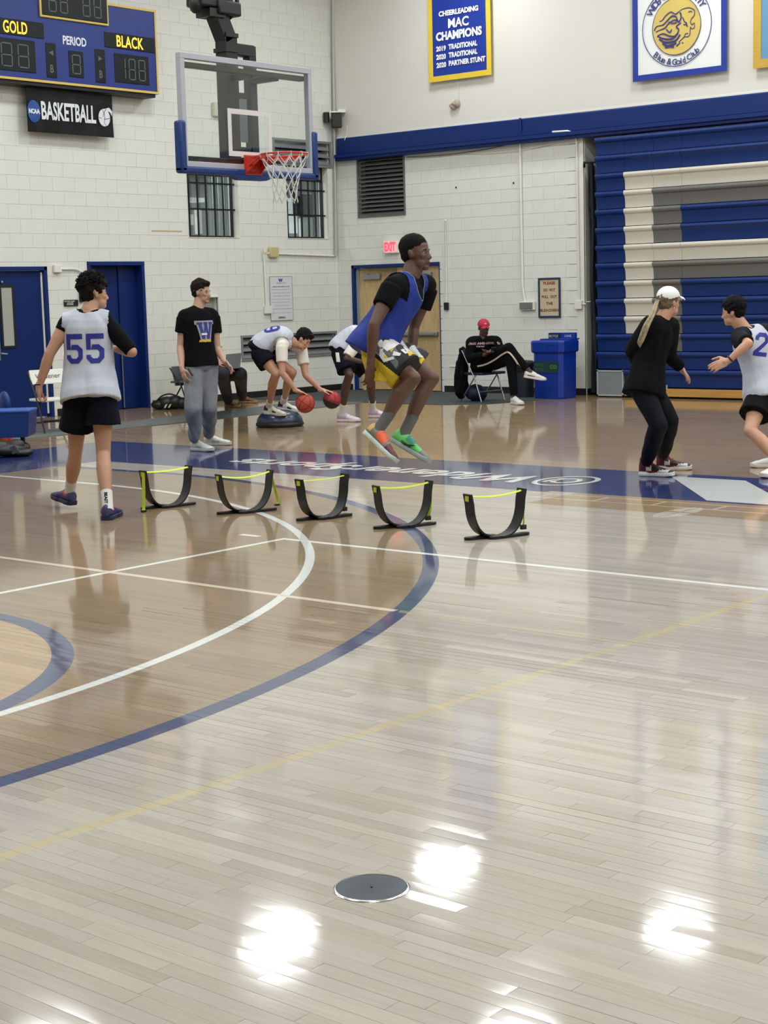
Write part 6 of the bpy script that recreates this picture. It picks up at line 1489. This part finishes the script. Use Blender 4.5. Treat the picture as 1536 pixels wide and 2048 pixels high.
# ---- player resting hands on knees, mostly behind the jumper
j = J(21.2)
g = dict(pelvis=j(678, 702), neck=j(722, 672), spine=j(697, 676), sh=(j(712, 685, -.17), j(728, 682, .18)), hip=(j(680, 708, -.09), j(684, 705, .10)), head=j(741, 668), face=dr(.9, -.2, -.35), hup=dr(.35, 0, 1), vox=.008,
         arms=[dict(p=(j(712, 688, -.18), j(693, 717, -.24), j(727, 724, -.16)), d=dr(1, 0, -.1), n=dr(0, 0, -1), t=dr(0, 1, 0), curl=.5), dict(p=(j(728, 686, .18), j(722, 722, .25), j(748, 736, .15)), d=dr(1, 0, -.2), n=dr(0, 0, -1), t=dr(0, -1, 0), curl=.5)], hair=dict(c=(16, 13, 12), th=.004, noise=.001))
legsp = [(fl(676, 843), dr(.9, -.45)), (fl(737, 835), dr(.93, -.3))]
a0, a1 = ank(*legsp[0]), ank(*legsp[1])
g['legs'] = [dict(p=(g['hip'][0], j(699, 750, -.2), a0), fwd=dr(1, -.3), toe=legsp[0][1]), dict(p=(g['hip'][1], j(744, 748, .2), a1), fwd=dr(1, 0), toe=legsp[1][1])]
bR = person('person in a white jersey bent over behind the jumping player, lilac shoes', (76, 52, 44), g)
shirt(g, 'undershirt', TEEW, bR, (.85, .85), off=.012, lo=.1, seed=11)
shn = [np.array(p) for p in g['sh']]; nk9 = np.array(g['neck'])
shirt(g, 'jersey', WHT, bR, (0, 0), prof=[(-.02, .185, .14), (.04, .2, .152)]+[(a, b_*.99, c_*.99) for a, b_, c_ in jp[2:]], off=.018, noise=.004, seed=12, cut=cut9)
so = shorts(g, 'shorts', NAVY, bR, (.78, .78), off=.026, flare=.028, hi=.22, seed=13)
A_, K_ = g['legs'][0]['p'][:2]; mb = MB(); u_ = (K_-A_).normalized(); flat_limb(mb, [A_.lerp(K_, .66), A_.lerp(K_, .72)], [.132, .134], 20); mb.build('hem_stripe', TEEW, so, smooth=60)
decal(poly2d([[(0, 0), (.05, 0), (.035, .12), (-.01, .12)]]), so, j(676, 714, -.15), dr(1, 0), UP, TEEW, so, 'mark')
SHR = dict(upper=((186, 166, 186), (214, 200, 214)), sole=(212, 200, 206), lace=(225, 215, 225))
for k, (h_, f_) in enumerate(legsp): shoe(bR, h_, f_, UP, SHR, L=.31, W=.054, high=.02, paint=lambda t, s, u: 1 if t > .45 else 0); sock(bR, g['legs'][k], SOCKW, .15, .045)

# ---- the jumper
j = J(11.65)
g = dict(pelvis=j(748, 688), neck=j(822, 556), spine=j(786, 622), sh=(j(786, 572, -.18), j(852, 570, .18)), hip=(j(752, 697, -.10), j(765, 693, .10)), head=j(832, 507), face=dr(.90, -.40, .02), hup=dr(.05, 0, 1), vox=.006, hs=1.10, build=1.02,
         arms=[dict(p=(j(783, 576, -.20), j(748, 650, -.30), j(741, 727, -.26)), d=dr(-.08, .1, -1), n=dr(-.6, .7, 0), t=dr(.8, .3, 0), curl=.35, hsz=1.12, k=1.0, curls=(.25, .35, .5, .6)), dict(p=(j(855, 575, .18), j(828, 655, .26), j(822, 722, .22)), d=dr(-.05, .1, -1), n=dr(-.5, -.5, 0), t=dr(.8, .0, 0), curl=.4, hsz=1.08, k=.95)],
         hair=dict(c=(14, 12, 12), th=.002, top=.006, noise=.001, line=.050, nf=90, bs=200), brow=(16, 12, 11))
def hf(heelpx, toepx, dh, dt): return j(*heelpx, dh), j(*toepx, dt)
h1, t1_ = hf((727, 868), (778, 917), -.16, -.24); h2, t2_ = hf((780, 883), (846, 923), .10, .02)
legsp = [(h1, t1_-h1), (h2, t2_-h2)]
U1 = (UP*1.0+dr(.75, 0)).normalized()
a0, a1 = ank(h1, legsp[0][1], U1, .30), ank(h2, legsp[1][1], U1, .30)
g['legs'] = [dict(p=(g['hip'][0], j(826, 757, -.22), a0), fwd=dr(1, 0, .6), toe=legsp[0][1], k=1.0), dict(p=(g['hip'][1], j(863, 757, .12), a1), fwd=dr(1, 0, .5), toe=legsp[1][1], k=1.0)]
bJ = person('person in a blue bib and patterned shorts jumping high above the mini hurdles', (92, 62, 50), g)
shirt(g, 'undershirt', BLK, bJ, (.50, .50), off=.012, lo=.2, noise=.002, seed=14)
BIB = mat('bib_blue', (10, 42, 138), .75, bump=.35, bscale=220)
shn = [np.array(p) for p in g['sh']]; nkj = np.array(g['neck']); fr_ = np.array((dr(.95, -.3, -.75)))
def cutJ(ce):
    m_ = np.zeros(len(ce), bool)
    lat = (shn[1]-shn[0])/np.linalg.norm(shn[1]-shn[0]); mid = (shn[0]+shn[1])/2; sp_ = np.array((g['neck']-g['spine']).normalized())
    d = ce-mid; la = np.abs(d @ lat); al = d @ sp_
    m_ |= (la > .135+np.clip(-al-.03, -.05, .3)*.22) & (al > -.13)
    c0 = nkj+fr_/np.linalg.norm(fr_)*.10; m_ |= (((ce-c0)**2).sum(1) < .105**2) & (la < .078) | (((ce-nkj)**2).sum(1) < .088**2)
    return m_
bib = shirt(g, 'bib', BIB, bJ, (0, 0), prof=[(-.17, .225, .19)]+[(a, b_*.98, c_*1.04) for a, b_, c_ in jp], off=.026, noise=.003, seed=15, cut=cutJ, vox=.0075)
# neck trim of the bib: follow the open edge
mb = MB()
e_cnt = {}
for p in bib.data.polygons:
    for ek in p.edge_keys: e_cnt[ek] = e_cnt.get(ek, 0)+1
vs_ = bib.data.vertices; nbv = Vector(nkj)
for ek, c_ in e_cnt.items():
    if c_ == 1:
        a_, b_ = vs_[ek[0]].co, vs_[ek[1]].co
        if ((a_+b_)/2-nbv).length < .24 and abs((a_-Vector((shn[0]+shn[1])/2)).dot(Vector(shn[1]-shn[0]).normalized())) < .11 and (b_-a_).length > 1e-5: mb.tube([a_, b_], .0035, 5, cap=False)
mb.build('neck_trim', mat('trim_grey', (116, 140, 160), .7), bib, smooth=60, kind='stuff')
YEL = mat('shorts_yellow', (206, 176, 40), .75, bump=.3, bscale=40); BK2 = mat('shorts_black', (20, 21, 24), .75); WH2 = mat('shorts_white', (205, 205, 205), .75); GR2 = mat('shorts_grey', (92, 94, 96), .75)
A_, K_ = g['legs'][0]['p'][:2]; An, Kn = np.array(A_), np.array(K_); ax_ = (Kn-An)/np.linalg.norm(Kn-An); upn = np.array(UP); rt_ = np.array(dr(1, 0)); aw_ = np.array(dr(0, 1))
def cellr(a, b): v = np.sin(np.floor(a)*12.9898+np.floor(b)*78.233)*43758.5453; return v-np.floor(v)
def paintJ(ce):
    d = ce-An; al = d @ ax_; nn = np.cross(ax_, aw_); vv_ = d @ nn
    if nn @ upn < 0: vv_ = -vv_
    dd_ = d @ aw_
    r1 = cellr(al*22+vv_*9, vv_*26+al*5+7); out = np.zeros(len(ce), int)
    pat = (vv_ > -.02) & (al > .02); out = np.where(pat & (r1 > .80), 2, out); out = np.where(pat & (r1 < .25), 3, out); out = np.where(pat & (r1 > .50) & (r1 < .57), 1, out)
    out = np.where((vv_ < -.045), 1, out)
    out = np.where((al > .30) & (al < .34) & (vv_ > -.01), 1, out)
    strp_ = (al < .03) & (vv_ > -.03); out = np.where(strp_ & (np.mod(vv_*32, 1) < .38), 2, out)
    return out
def deformJ(co): return co
sj = shorts(g, 'shorts', BK2, bJ, (.80, .72), off=.03, flare=.03, hi=.16, seed=16, paint=paintJ, mats=[BK2, YEL, WH2, GR2], vox=.0065, noise=.003)
# loose yellow back panel swinging below the thigh
u_ = Vector(ax_); nn = Vector(np.cross(ax_, aw_)); nn = nn if nn.z > 0 else -nn
mb = MB()
pan = [A_-u_*.06-nn*.06, A_+u_*.05-nn*.09, A_.lerp(K_, .62)-nn*.06, A_.lerp(K_, .60)-nn*.155, A_+u_*.1-nn*.23, A_-u_*.05-nn*.12]
mb.prism([p-Vector(aw_)*.09 for p in pan], Vector(aw_)*.16); finish(mb, 'back_panel', YEL, sj, .009, 8, noise=.003, seed=4)
PRN = mat('print_white', (210, 210, 210), .7)
decal(poly2d([[(0, .05), (.04, .095), (.10, .06), (.085, 0), (.03, .0)], [(.03, -.02), (.06, -.06), (.12, -.075), (.17, -.01), (.15, .0), (.11, -.05), (.07, -.04), (.05, -.0)], [(.12, .03), (.17, .05), (.18, .03), (.14, .0)]]), sj, j(784, 706, -.2), (u_*1).normalized(), nn, PRN, sj, 'print', reach=.5)
decal(poly2d([[(0, 0), (.05, 0), (.05, .015), (0, .015)], [(0, .045), (.05, .045), (.05, .06), (0, .06)], [(0, .015), (.014, .015), (.014, .045), (0, .045)], [(.036, .015), (.05, .015), (.05, .045), (.036, .045)]]), sj, j(818, 702, -.2), (u_*1).normalized(), nn, PRN, sj, 'print', reach=.5)
SJ1 = dict(upper=((120, 112, 108), (226, 96, 52), (96, 44, 58), (206, 160, 84)), sole=(188, 206, 194), lace=(226, 110, 60))
shoe(bJ, h1, legsp[0][1], U1, SJ1, L=.31, W=.054, paint=lambda t, s, u: 1 if (.28 < t < .52 and u > .045) else (2 if t > .62 else (3 if t < .10 and u > .05 else 0)), lab='grey and orange sneaker')
SJ2 = dict(upper=((96, 200, 104), (60, 140, 120), (120, 124, 122)), sole=(150, 166, 166), lace=(80, 180, 150))
shoe(bJ, h2, legsp[1][1], U1, SJ2, L=.32, W=.055, paint=lambda t, s, u: 1 if (.3 < t < .55 and u > .062) else (2 if t > .72 else 0), swoosh=(24, 60, 50), lab='bright green sneaker')
SKG = mat('sock_grey', (96, 98, 98), .85, bump=.3, bscale=200)
for l_ in g['legs']: sock(bJ, l_, SKG, .15, .043)

# ---- seated man in a red cap
j = J(24.1)
fseat = (-SBK)
hipc = SF1+SW*.23+SBK*.18+UP*.53
g = dict(pelvis=hipc, neck=j(967, 677, -.0), spine=(hipc+j(967, 677))/2-fseat*.02, sh=(j(943, 683, .02), j(992, 681, -.04)), hip=(hipc-SW*.09, hipc+SW*.09), head=j(967.5, 656, -.03), face=dr(.2, -.92, -.22), hup=dr(0, -.1, 1), vox=.0075, build=.95,
         arms=[dict(p=(j(941, 685, .0), j(939, 716, -.02), j(970, 709, -.22)), d=dr(1, -.1, .45), n=dr(0, 0, 1), t=dr(0, -1, .3), curl=.35), dict(p=(j(994, 683, -.04), j(1004, 708, -.12), j(984, 703, -.30)), d=dr(-.9, -.2, -.1), n=dr(.2, 0, 1), t=dr(0, .8, .5), curl=.6)])
foot1 = (fl(1025, 808), dr(.35, -.9, 0))
kneeU, ankU = j(1017, 697, -.46), j(1052, 741, -.50)
kneeD = j(1021, 717, -.42)
heelU = ankU+Vector((0, 0, -.10))+dr(1, 0)*-.03
footU = (heelU, dr(.96, -.22, -.18))
a0 = ank(*foot1); a1 = ank(footU[0], footU[1])
g['legs'] = [dict(p=(g['hip'][1], kneeD, a0), fwd=dr(.5, -.9), toe=foot1[1], pr=(.115, .09, .076, .06)), dict(p=(g['hip'][0], kneeU, a1), fwd=dr(.6, -.2, .6), toe=footU[1], pr=(.115, .088, .074, .058))]
bS = person('person in a red cap and black tracksuit sitting with one ankle over the knee', (74, 50, 42), g)
sw = shirt(g, 'sweatshirt', BLK, bS, (1.9, 1.9), off=.015, lo=-.06, hem=.01, noise=.003, seed=20)
decal(text2d('TRACK AND FIELD', .27, .035, .05), sw, j(967, 687, -.1), SW, UP, mat('print_pink', (176, 150, 156), .7), sw, 'lettering')
decal(text2d('TEAM', .07, .022, .05), sw, j(969, 693, -.1), SW, UP, mat('print_pink', (176, 150, 156), .7), sw, 'lettering')
tp = shorts(g, 'track_pants', BLK, bS, (1.95, 1.90), off=.010, hi=.2, seed=21)
px_ = [(957, 733), (972, 729), (988, 720), (1002, 709), (1012, 703.5), (1019, 708), (1027, 719), (1034, 731), (1041, 744)]
pp = [tuple(q) for q in smooth_pts([((x-999)*.00745, (720-y)*.00745) for x, y in px_], 4)]; v_, f_ = arcband(pp, .024); cc_ = (v_.min(0)+v_.max(0))/2
decal((v_, f_), tp, j(999, 720, -.25)+dr(1, 0)*float(cc_[0])+UP*float(cc_[1]), dr(1, 0), UP, TEEW, tp, 'side_stripe', off=.006, reach=.9)
SHS = dict(upper=((206, 204, 200), (30, 30, 32)), sole=(210, 206, 200), lace=(220, 218, 214))
shoe(bS, foot1[0], foot1[1], UP, SHS, L=.30, W=.054); shoe(bS, footU[0], footU[1], UP, SHS, L=.31, W=.054, paint=lambda t, s, u: 1 if (.15 < t < .5 and .028 < u < .045) else 0)
for l_ in g['legs']: sock(bS, l_, mat('sock_dark', (70, 56, 52), .85), .10, .042)
hp = g['hp']; FD, HS, HU = g['axes']; MH = Matrix((FD, HS, HU)).transposed()
RED = mat('cap_red', (176, 40, 62), .75)
def cap_hat(parent, hp, axes, m, tilt=0., br=(.085, .07), rise_=.0, bill_up=0.):
    FD, HS, HU = axes; MH = Matrix((FD, HS, HU)).transposed(); mb = MB(); mb.ell(hp(-.012, 0, .040+rise_), (.110, .090, .094), MH, 26); Hn = np.array(hp(0, 0, 0)); fd, un = np.array(FD), np.array(HU)
    o = finish(mb, 'cap', m, parent, .006, 3, cut=lambda ce: ((ce-Hn) @ un < .034+rise_+((ce-Hn) @ fd)*tilt))
    mb = MB(); rings = []
    for i in range(9):
        t = i/8; f = .075+br[0]*t; w_ = br[1]*sqrt(max(.03, 1-(t)**2.6)); z = .036+rise_+.075*tilt+t*bill_up
        rings.append([hp(f, -w_, z-.018), hp(f, -w_*.5, z+.002), hp(f, 0, z+.008), hp(f, w_*.5, z+.002), hp(f, w_, z-.018), hp(f, w_, z-.023), hp(f, 0, z+.003), hp(f, -w_, z-.023)])
    mb.ring_loft(rings); mb.build('brim', m, o, smooth=60); return o
cp = cap_hat(bS, hp, g['axes'], RED, .05, (.055, .066), .004)
MB().ell(hp(.085, 0, .085), (.012, .018, .010), MH, 10).build('cap_badge', mat('badge_pink', (230, 170, 180), .6), cp, smooth=60)
ph = empty('phone', j(986, 701, -.30), 'dark phone held by the seated man in the red cap', 'phone'); cph = j(987, 700.5, -.33)
Mp = Matrix.Translation(cph) @ Matrix.Rotation(YAW-pi/2, 4, 'Z') @ Matrix.Rotation(.9, 4, 'X'); MB().bbox((-.037, -.004, -.072), (.037, .004, .072), .003, M=Mp).build('phone_body', M_BLACK, ph); MB().box((-.033, -.0052, -.066), (.033, -.0042, .066), M=Mp).build('screen', mat('phone_glass', (30, 36, 44), .15), ph)
# jacket over the chair back
t = empty('jacket', SF1+SBK*.38, 'black jacket draped over the back of the folding chair by the blue bin', 'jacket')
mb = MB(); c_ = SF1+SBK*.40-SW*.06
for dx_, z0_, z1_, r_ in ((.03, .10, .70, .06), (.09, .03, .78, .06), (.15, .15, .78, .06), (-.01, .35, .60, .05)): cap_limb(mb, [c_+SW*dx_+UP*(z0_+r_), c_+SW*(dx_+.03)+UP*z1_], [r_, r_*.8])
finish(mb, 'cloth', mat('jacket_black', (7, 8, 13), .85, bump=.4, bscale=20, spec=.15), t, .010, 5, noise=.014, nfreq=20, seed=31)
t = empty('gym_bag', SF1+SBK*.3+SW*.25, 'dark blue bag tucked under the folding chair of the man in the red cap', 'bag')
mb = MB(); c_ = SF1+SBK*.30+SW*.22; mb.ell(c_+UP*.13, (.17, .14, .13)); mb.ell(c_+SW*.1+UP*.11, (.14, .12, .11)); finish(mb, 'body', mat('bag_navy', (12, 20, 54), .6), t, .012, 4, noise=.006, nfreq=16)

# ---- woman in black with a white cap
j = J(13.85)
g = dict(pelvis=j(1291, 772), neck=j(1322, 640), spine=j(1303, 705, .02), sh=(j(1300, 652, -.12), j(1338, 652, .14)), hip=(j(1284, 778, -.06), j(1302, 777, .08)), head=j(1338, 606), face=dr(.84, .50, -.05), hup=UP, vox=.0065, hs=.98, build=.93,
         arms=[dict(p=(j(1297, 656, -.12), j(1266, 704, .02), j(1288, 742, .22)), d=dr(.7, .5, -.3), n=dr(.3, -.5, 0), t=dr(0, 0, 1), curl=.5, hsz=.92), dict(p=(j(1339, 656, .14), j(1338, 712, .12), j(1362, 737, .20)), d=dr(.62, .2, -.75), n=dr(-.6, -.1, -.6), t=dr(.3, -.8, 0), curl=.35, hsz=.95)],
         hair=dict(c=(150, 132, 104), th=.008, noise=.002, line=.06, nape=-.06, bs=40), brow=(110, 90, 70))
legsp = [(fl(1280, 951), dr(.86, -.5)), (fl(1313, 940), dr(.98, -.2))]
a0, a1 = ank(*legsp[0], L=.26)+UP*.0, ank(*legsp[1], L=.26)
g['legs'] = [dict(p=(g['hip'][0], j(1317, 850, -.10), a0), fwd=dr(1, -.1), k=.9, toe=legsp[0][1], pr=(.112, .086, .086, .055)), dict(p=(g['hip'][1], j(1340, 840, .12), a1), fwd=dr(1, 0), k=.9, toe=legsp[1][1], pr=(.110, .084, .084, .055))]
bF = person('person in black with a white cap and a long blonde ponytail', (196, 146, 122), g)
BLT = mat('leggings_black', (9, 12, 20), .75, spec=.2)
shorts(g, 'leggings', BLT, bF, (1.94, 1.90), off=.006, hi=.2, seed=24, noise=.0015)
shirt(g, 'long_top', BLK, bF, (1.92, 1.92), off=.028, noise=.004, seed=25, prof=[(-.15, .215, .175), (-.05, .210, .17), (.1, .19, .155), (.3, .165, .14), (.5, .165, .135), (.7, .18, .135), (.85, .17, .125), (.94, .135, .10), (.985, .08, .075)])
cp = cap_hat(bF, g['hp'], g['axes'], mat('cap_white', (232, 232, 232), .8), .22, (.085, .072), .012, -.016)
hp = g['hp']; mb = MB()
for k in range(7):
    o_ = (k-3)*.006; pts = smooth_pts([tuple(hp(-.105, o_*.5, .045)), tuple(hp(-.14, o_, .0)), tuple(j(1306, 627, -.24)+dr(1, 0)*o_*.7), tuple(j(1293, 652, -.31)+dr(1, 0)*o_*1.1), tuple(j(1284, 675, -.30)+dr(1, 0)*o_*1.1), tuple(j(1277, 687+k*1.5, -.28)+dr(1, 0)*o_*.6)])
    mb.tube(pts, [.0065+.004*sin(pi*i/len(pts)+k) if i < len(pts)-4 else .007*(len(pts)-i)/5 for i in range(len(pts))], 6)
mb.build('ponytail', mat('blonde_light', (146, 130, 102), .6, bump=.8, bscale=30, var=.3, vscale=40), bF, smooth=180, kind='stuff')
mb = MB(); torus(mb, (0, 0, 0), .016, .0022, 20, 6, Matrix.Translation(hp(-.006, .086, -.055)) @ Matrix.Rotation(pi/2, 4, 'X')); mb.build('hoop_earring', mat('gold_hoop', (200, 190, 160), .25, metal=.9), bF, smooth=180)
SHF = dict(upper=((206, 204, 204), (84, 12, 24), (22, 12, 16)), sole=(220, 218, 216), lace=(150, 30, 44), collar=(96, 18, 30))
pf = lambda t, s, u: 1 if (t < .22 and u > .045) or (u > .085 and t < .42) else (2 if (.38 < t < .62 and u > .05) or (t > .9) or (.6 < t < .9 and u > .062) else (1 if .42 < t < .56 and u > .04 else 0))
for k, (h_, f_) in enumerate(legsp): shoe(bF, h_, f_, UP, SHF, L=.30, W=.052, high=.045, paint=pf, swoosh=(96, 18, 30))

# ---- player at the right edge, back to us, lunging left
j = J(14.4)
g = dict(pelvis=j(1530, 786), neck=j(1490, 660), spine=j(1514, 716, .03), sh=(j(1478, 672, -.10), j(1528, 664, .16)), hip=(j(1520, 794, -.08), j(1545, 792, .10)), head=j(1466, 624), face=dr(-.90, .42, -.15), hup=dr(-.25, 0, 1), vox=.0065,
         arms=[dict(p=(j(1476, 676, -.12), j(1497, 687, -.34), j(1457, 721, -.30)), d=dr(-.92, 0, -.38), n=dr(-.35, .8, -.5), t=dr(-.3, .2, 1), curl=.30, hsz=1.12), dict(p=(j(1532, 668, .16), j(1562, 710, .12), j(1585, 745, .0)), d=dr(.6, 0, -.8), n=dr(-.5, 0, -.5), t=dr(0, -1, 0), curl=.5)],
         hair=dict(c=(14, 12, 16), th=.012, top=.012, noise=.003, line=.045, side=.0, nape=-.06))
legsp = [(fl(1570, 950), dr(-.75, -.6)), (fl(1572, 934), dr(-.98, .1))]
a0, a1 = ank(*legsp[0]), ank(*legsp[1])
g['legs'] = [dict(p=(g['hip'][0], j(1500, 862, -.25), a0+UP*.0), fwd=dr(-1, 0), toe=legsp[0][1]), dict(p=(g['hip'][1], j(1560, 868, .15), a1), fwd=dr(-1, 0), toe=legsp[1][1])]
b2_ = person('person in a white jersey numbered 22 lunging at the right edge', (198, 150, 122), g)
shirt(g, 'undershirt', mat('tee_charcoal', (22, 24, 32), .85, spec=.2), b2_, (.80, .8), off=.012, lo=.1, noise=.002, seed=27)
shn = [np.array(p) for p in g['sh']]; nk9 = np.array(g['neck'])
def cut2(ce):
    m_ = np.zeros(len(ce), bool)
    for s_ in shn: m_ |= (((ce-s_)**2).sum(1) < .115**2)
    return m_ | (((ce-nk9)**2).sum(1) < .08**2)
jer = shirt(g, 'jersey', WHT, b2_, (0, 0), prof=[(a, b_*1.02, c_*1.06) for a, b_, c_ in jp], off=.018, noise=.004, seed=28, cut=cut2)
decal(num([D2, D2], .27, .20), jer, j(1539, 691, -.1), dr(1, -.15, -.18), dr(-.28, 0, 1), NUMB, jer)
shorts(g, 'shorts', mat('shorts_jet', (7, 8, 12), .8, spec=.15), b2_, (.55, .5), off=.024, flare=.03, hi=.2, seed=29)
SH2 = dict(upper=((216, 214, 208),), sole=(210, 208, 202), lace=(190, 188, 184))
for k, (h_, f_) in enumerate(legsp): shoe(b2_, h_, f_, UP, SH2, L=.30); sock(b2_, g['legs'][k], SOCKW, .12, .044)
W_ = g['arms'][0]['p'][2]; Ej = g['arms'][0]['p'][1]; u_ = (Ej-W_).normalized(); q_ = UP.rotation_difference(u_).to_matrix().to_4x4()
mb = MB(); torus(mb, (0, 0, 0), .031, .008, 24, 6, Matrix.Translation(W_+u_*.02) @ q_); mb.build('wristband', mat('band_brown', (60, 26, 30), .6), b2_, smooth=180)

# ---- seated person with a laptop behind the man in grey joggers
j = J(19.9)
hipc = (LF1+LF2)/2+LBK*.18+UP*.50+dr(1, 0)*.16
l_d = j(474, 741)
g = dict(pelvis=hipc, neck=hipc+UP*.50+dr(.08, 0)*.05, sh=(hipc+UP*.46-dr(1, 0)*.19, hipc+UP*.46+dr(1, 0)*.19), hip=(hipc-dr(1, 0)*.08, hipc+dr(1, 0)*.10), head=hipc+UP*.67+dr(1, 0)*.02, face=dr(.5, -.7, -.4), hup=UP, vox=.009,
         arms=[dict(p=(hipc+UP*.45-dr(1, 0)*.19, hipc+UP*.20-dr(1, .3)*.16, j(434, 728, -.1)), d=dr(1, -.2, 0), n=dr(0, 0, -1), t=dr(0, -1, 0), curl=.4), dict(p=(hipc+UP*.45+dr(1, 0)*.19, j(434, 716, .05), j(445, 733, -.1)), d=dr(1, -.1, -.2), n=dr(0, 0, -1), t=dr(0, 1, 0), curl=.4)], hair=dict(c=(30, 22, 18), th=.010))
g['spine'] = (g['pelvis']+g['neck'])/2
legsp = [(fl(452, 814), dr(.7, -.7)), (fl(478, 806), dr(.95, -.3))]
a0, a1 = ank(*legsp[0]), ank(*legsp[1])
g['legs'] = [dict(p=(g['hip'][0], j(444, 748, -.2), a0), fwd=dr(.8, -.6), toe=legsp[0][1], pr=(.10, .085, .08, .07)), dict(p=(g['hip'][1], j(480, 748, .0), a1), fwd=dr(1, -.1), toe=legsp[1][1], pr=(.10, .085, .08, .07))]
bL = person('person in dark clothes seated with a laptop, half hidden by the man in joggers', (150, 112, 96), g)
shirt(g, 'sweater', BLK, bL, (.6, .5), off=.02, seed=33); shorts(g, 'trousers', mat('trousers_dark', (15, 18, 28), .8), bL, (1.97, 1.97), off=.01, hi=.2, seed=34)
SHL = dict(upper=((104, 70, 46), (140, 100, 66)), sole=(150, 120, 88))
for h_, f_ in legsp: shoe(bL, h_, f_, UP, SHL, L=.30)
t = empty('laptop', j(465, 738, -.15), 'open dark laptop on the knees of the person behind the joggers', 'laptop')
q0, q1, q2, q3 = j(452, 739, -.12), j(480, 737, -.12), j(483, 707, -.02), j(452, 710, -.02); nn = (q1-q0).cross(q3-q0).normalized()
MB().prism([q0, q1, q2, q3], nn*.012).build('screen_lid', mat('laptop_grey', (52, 54, 58), .4), t)
MB().prism([q0, q1, q1+dr(-.2, 1)*.2, q0+dr(-.2, 1)*.2], UP*.014).build('keyboard_base', mat('laptop_grey', (52, 54, 58), .4), t)
MB().prism([q0.lerp(q1, .2).lerp(q3.lerp(q2, .2), .5)-nn*.002, q0.lerp(q1, .8).lerp(q3.lerp(q2, .8), .5)-nn*.002, q0.lerp(q1, .85).lerp(q3.lerp(q2, .85), .72)-nn*.002, q0.lerp(q1, .15).lerp(q3.lerp(q2, .15), .62)-nn*.002], -nn*.001).build('sticker', mat('sticker_blue', (76, 98, 122), .4), t)
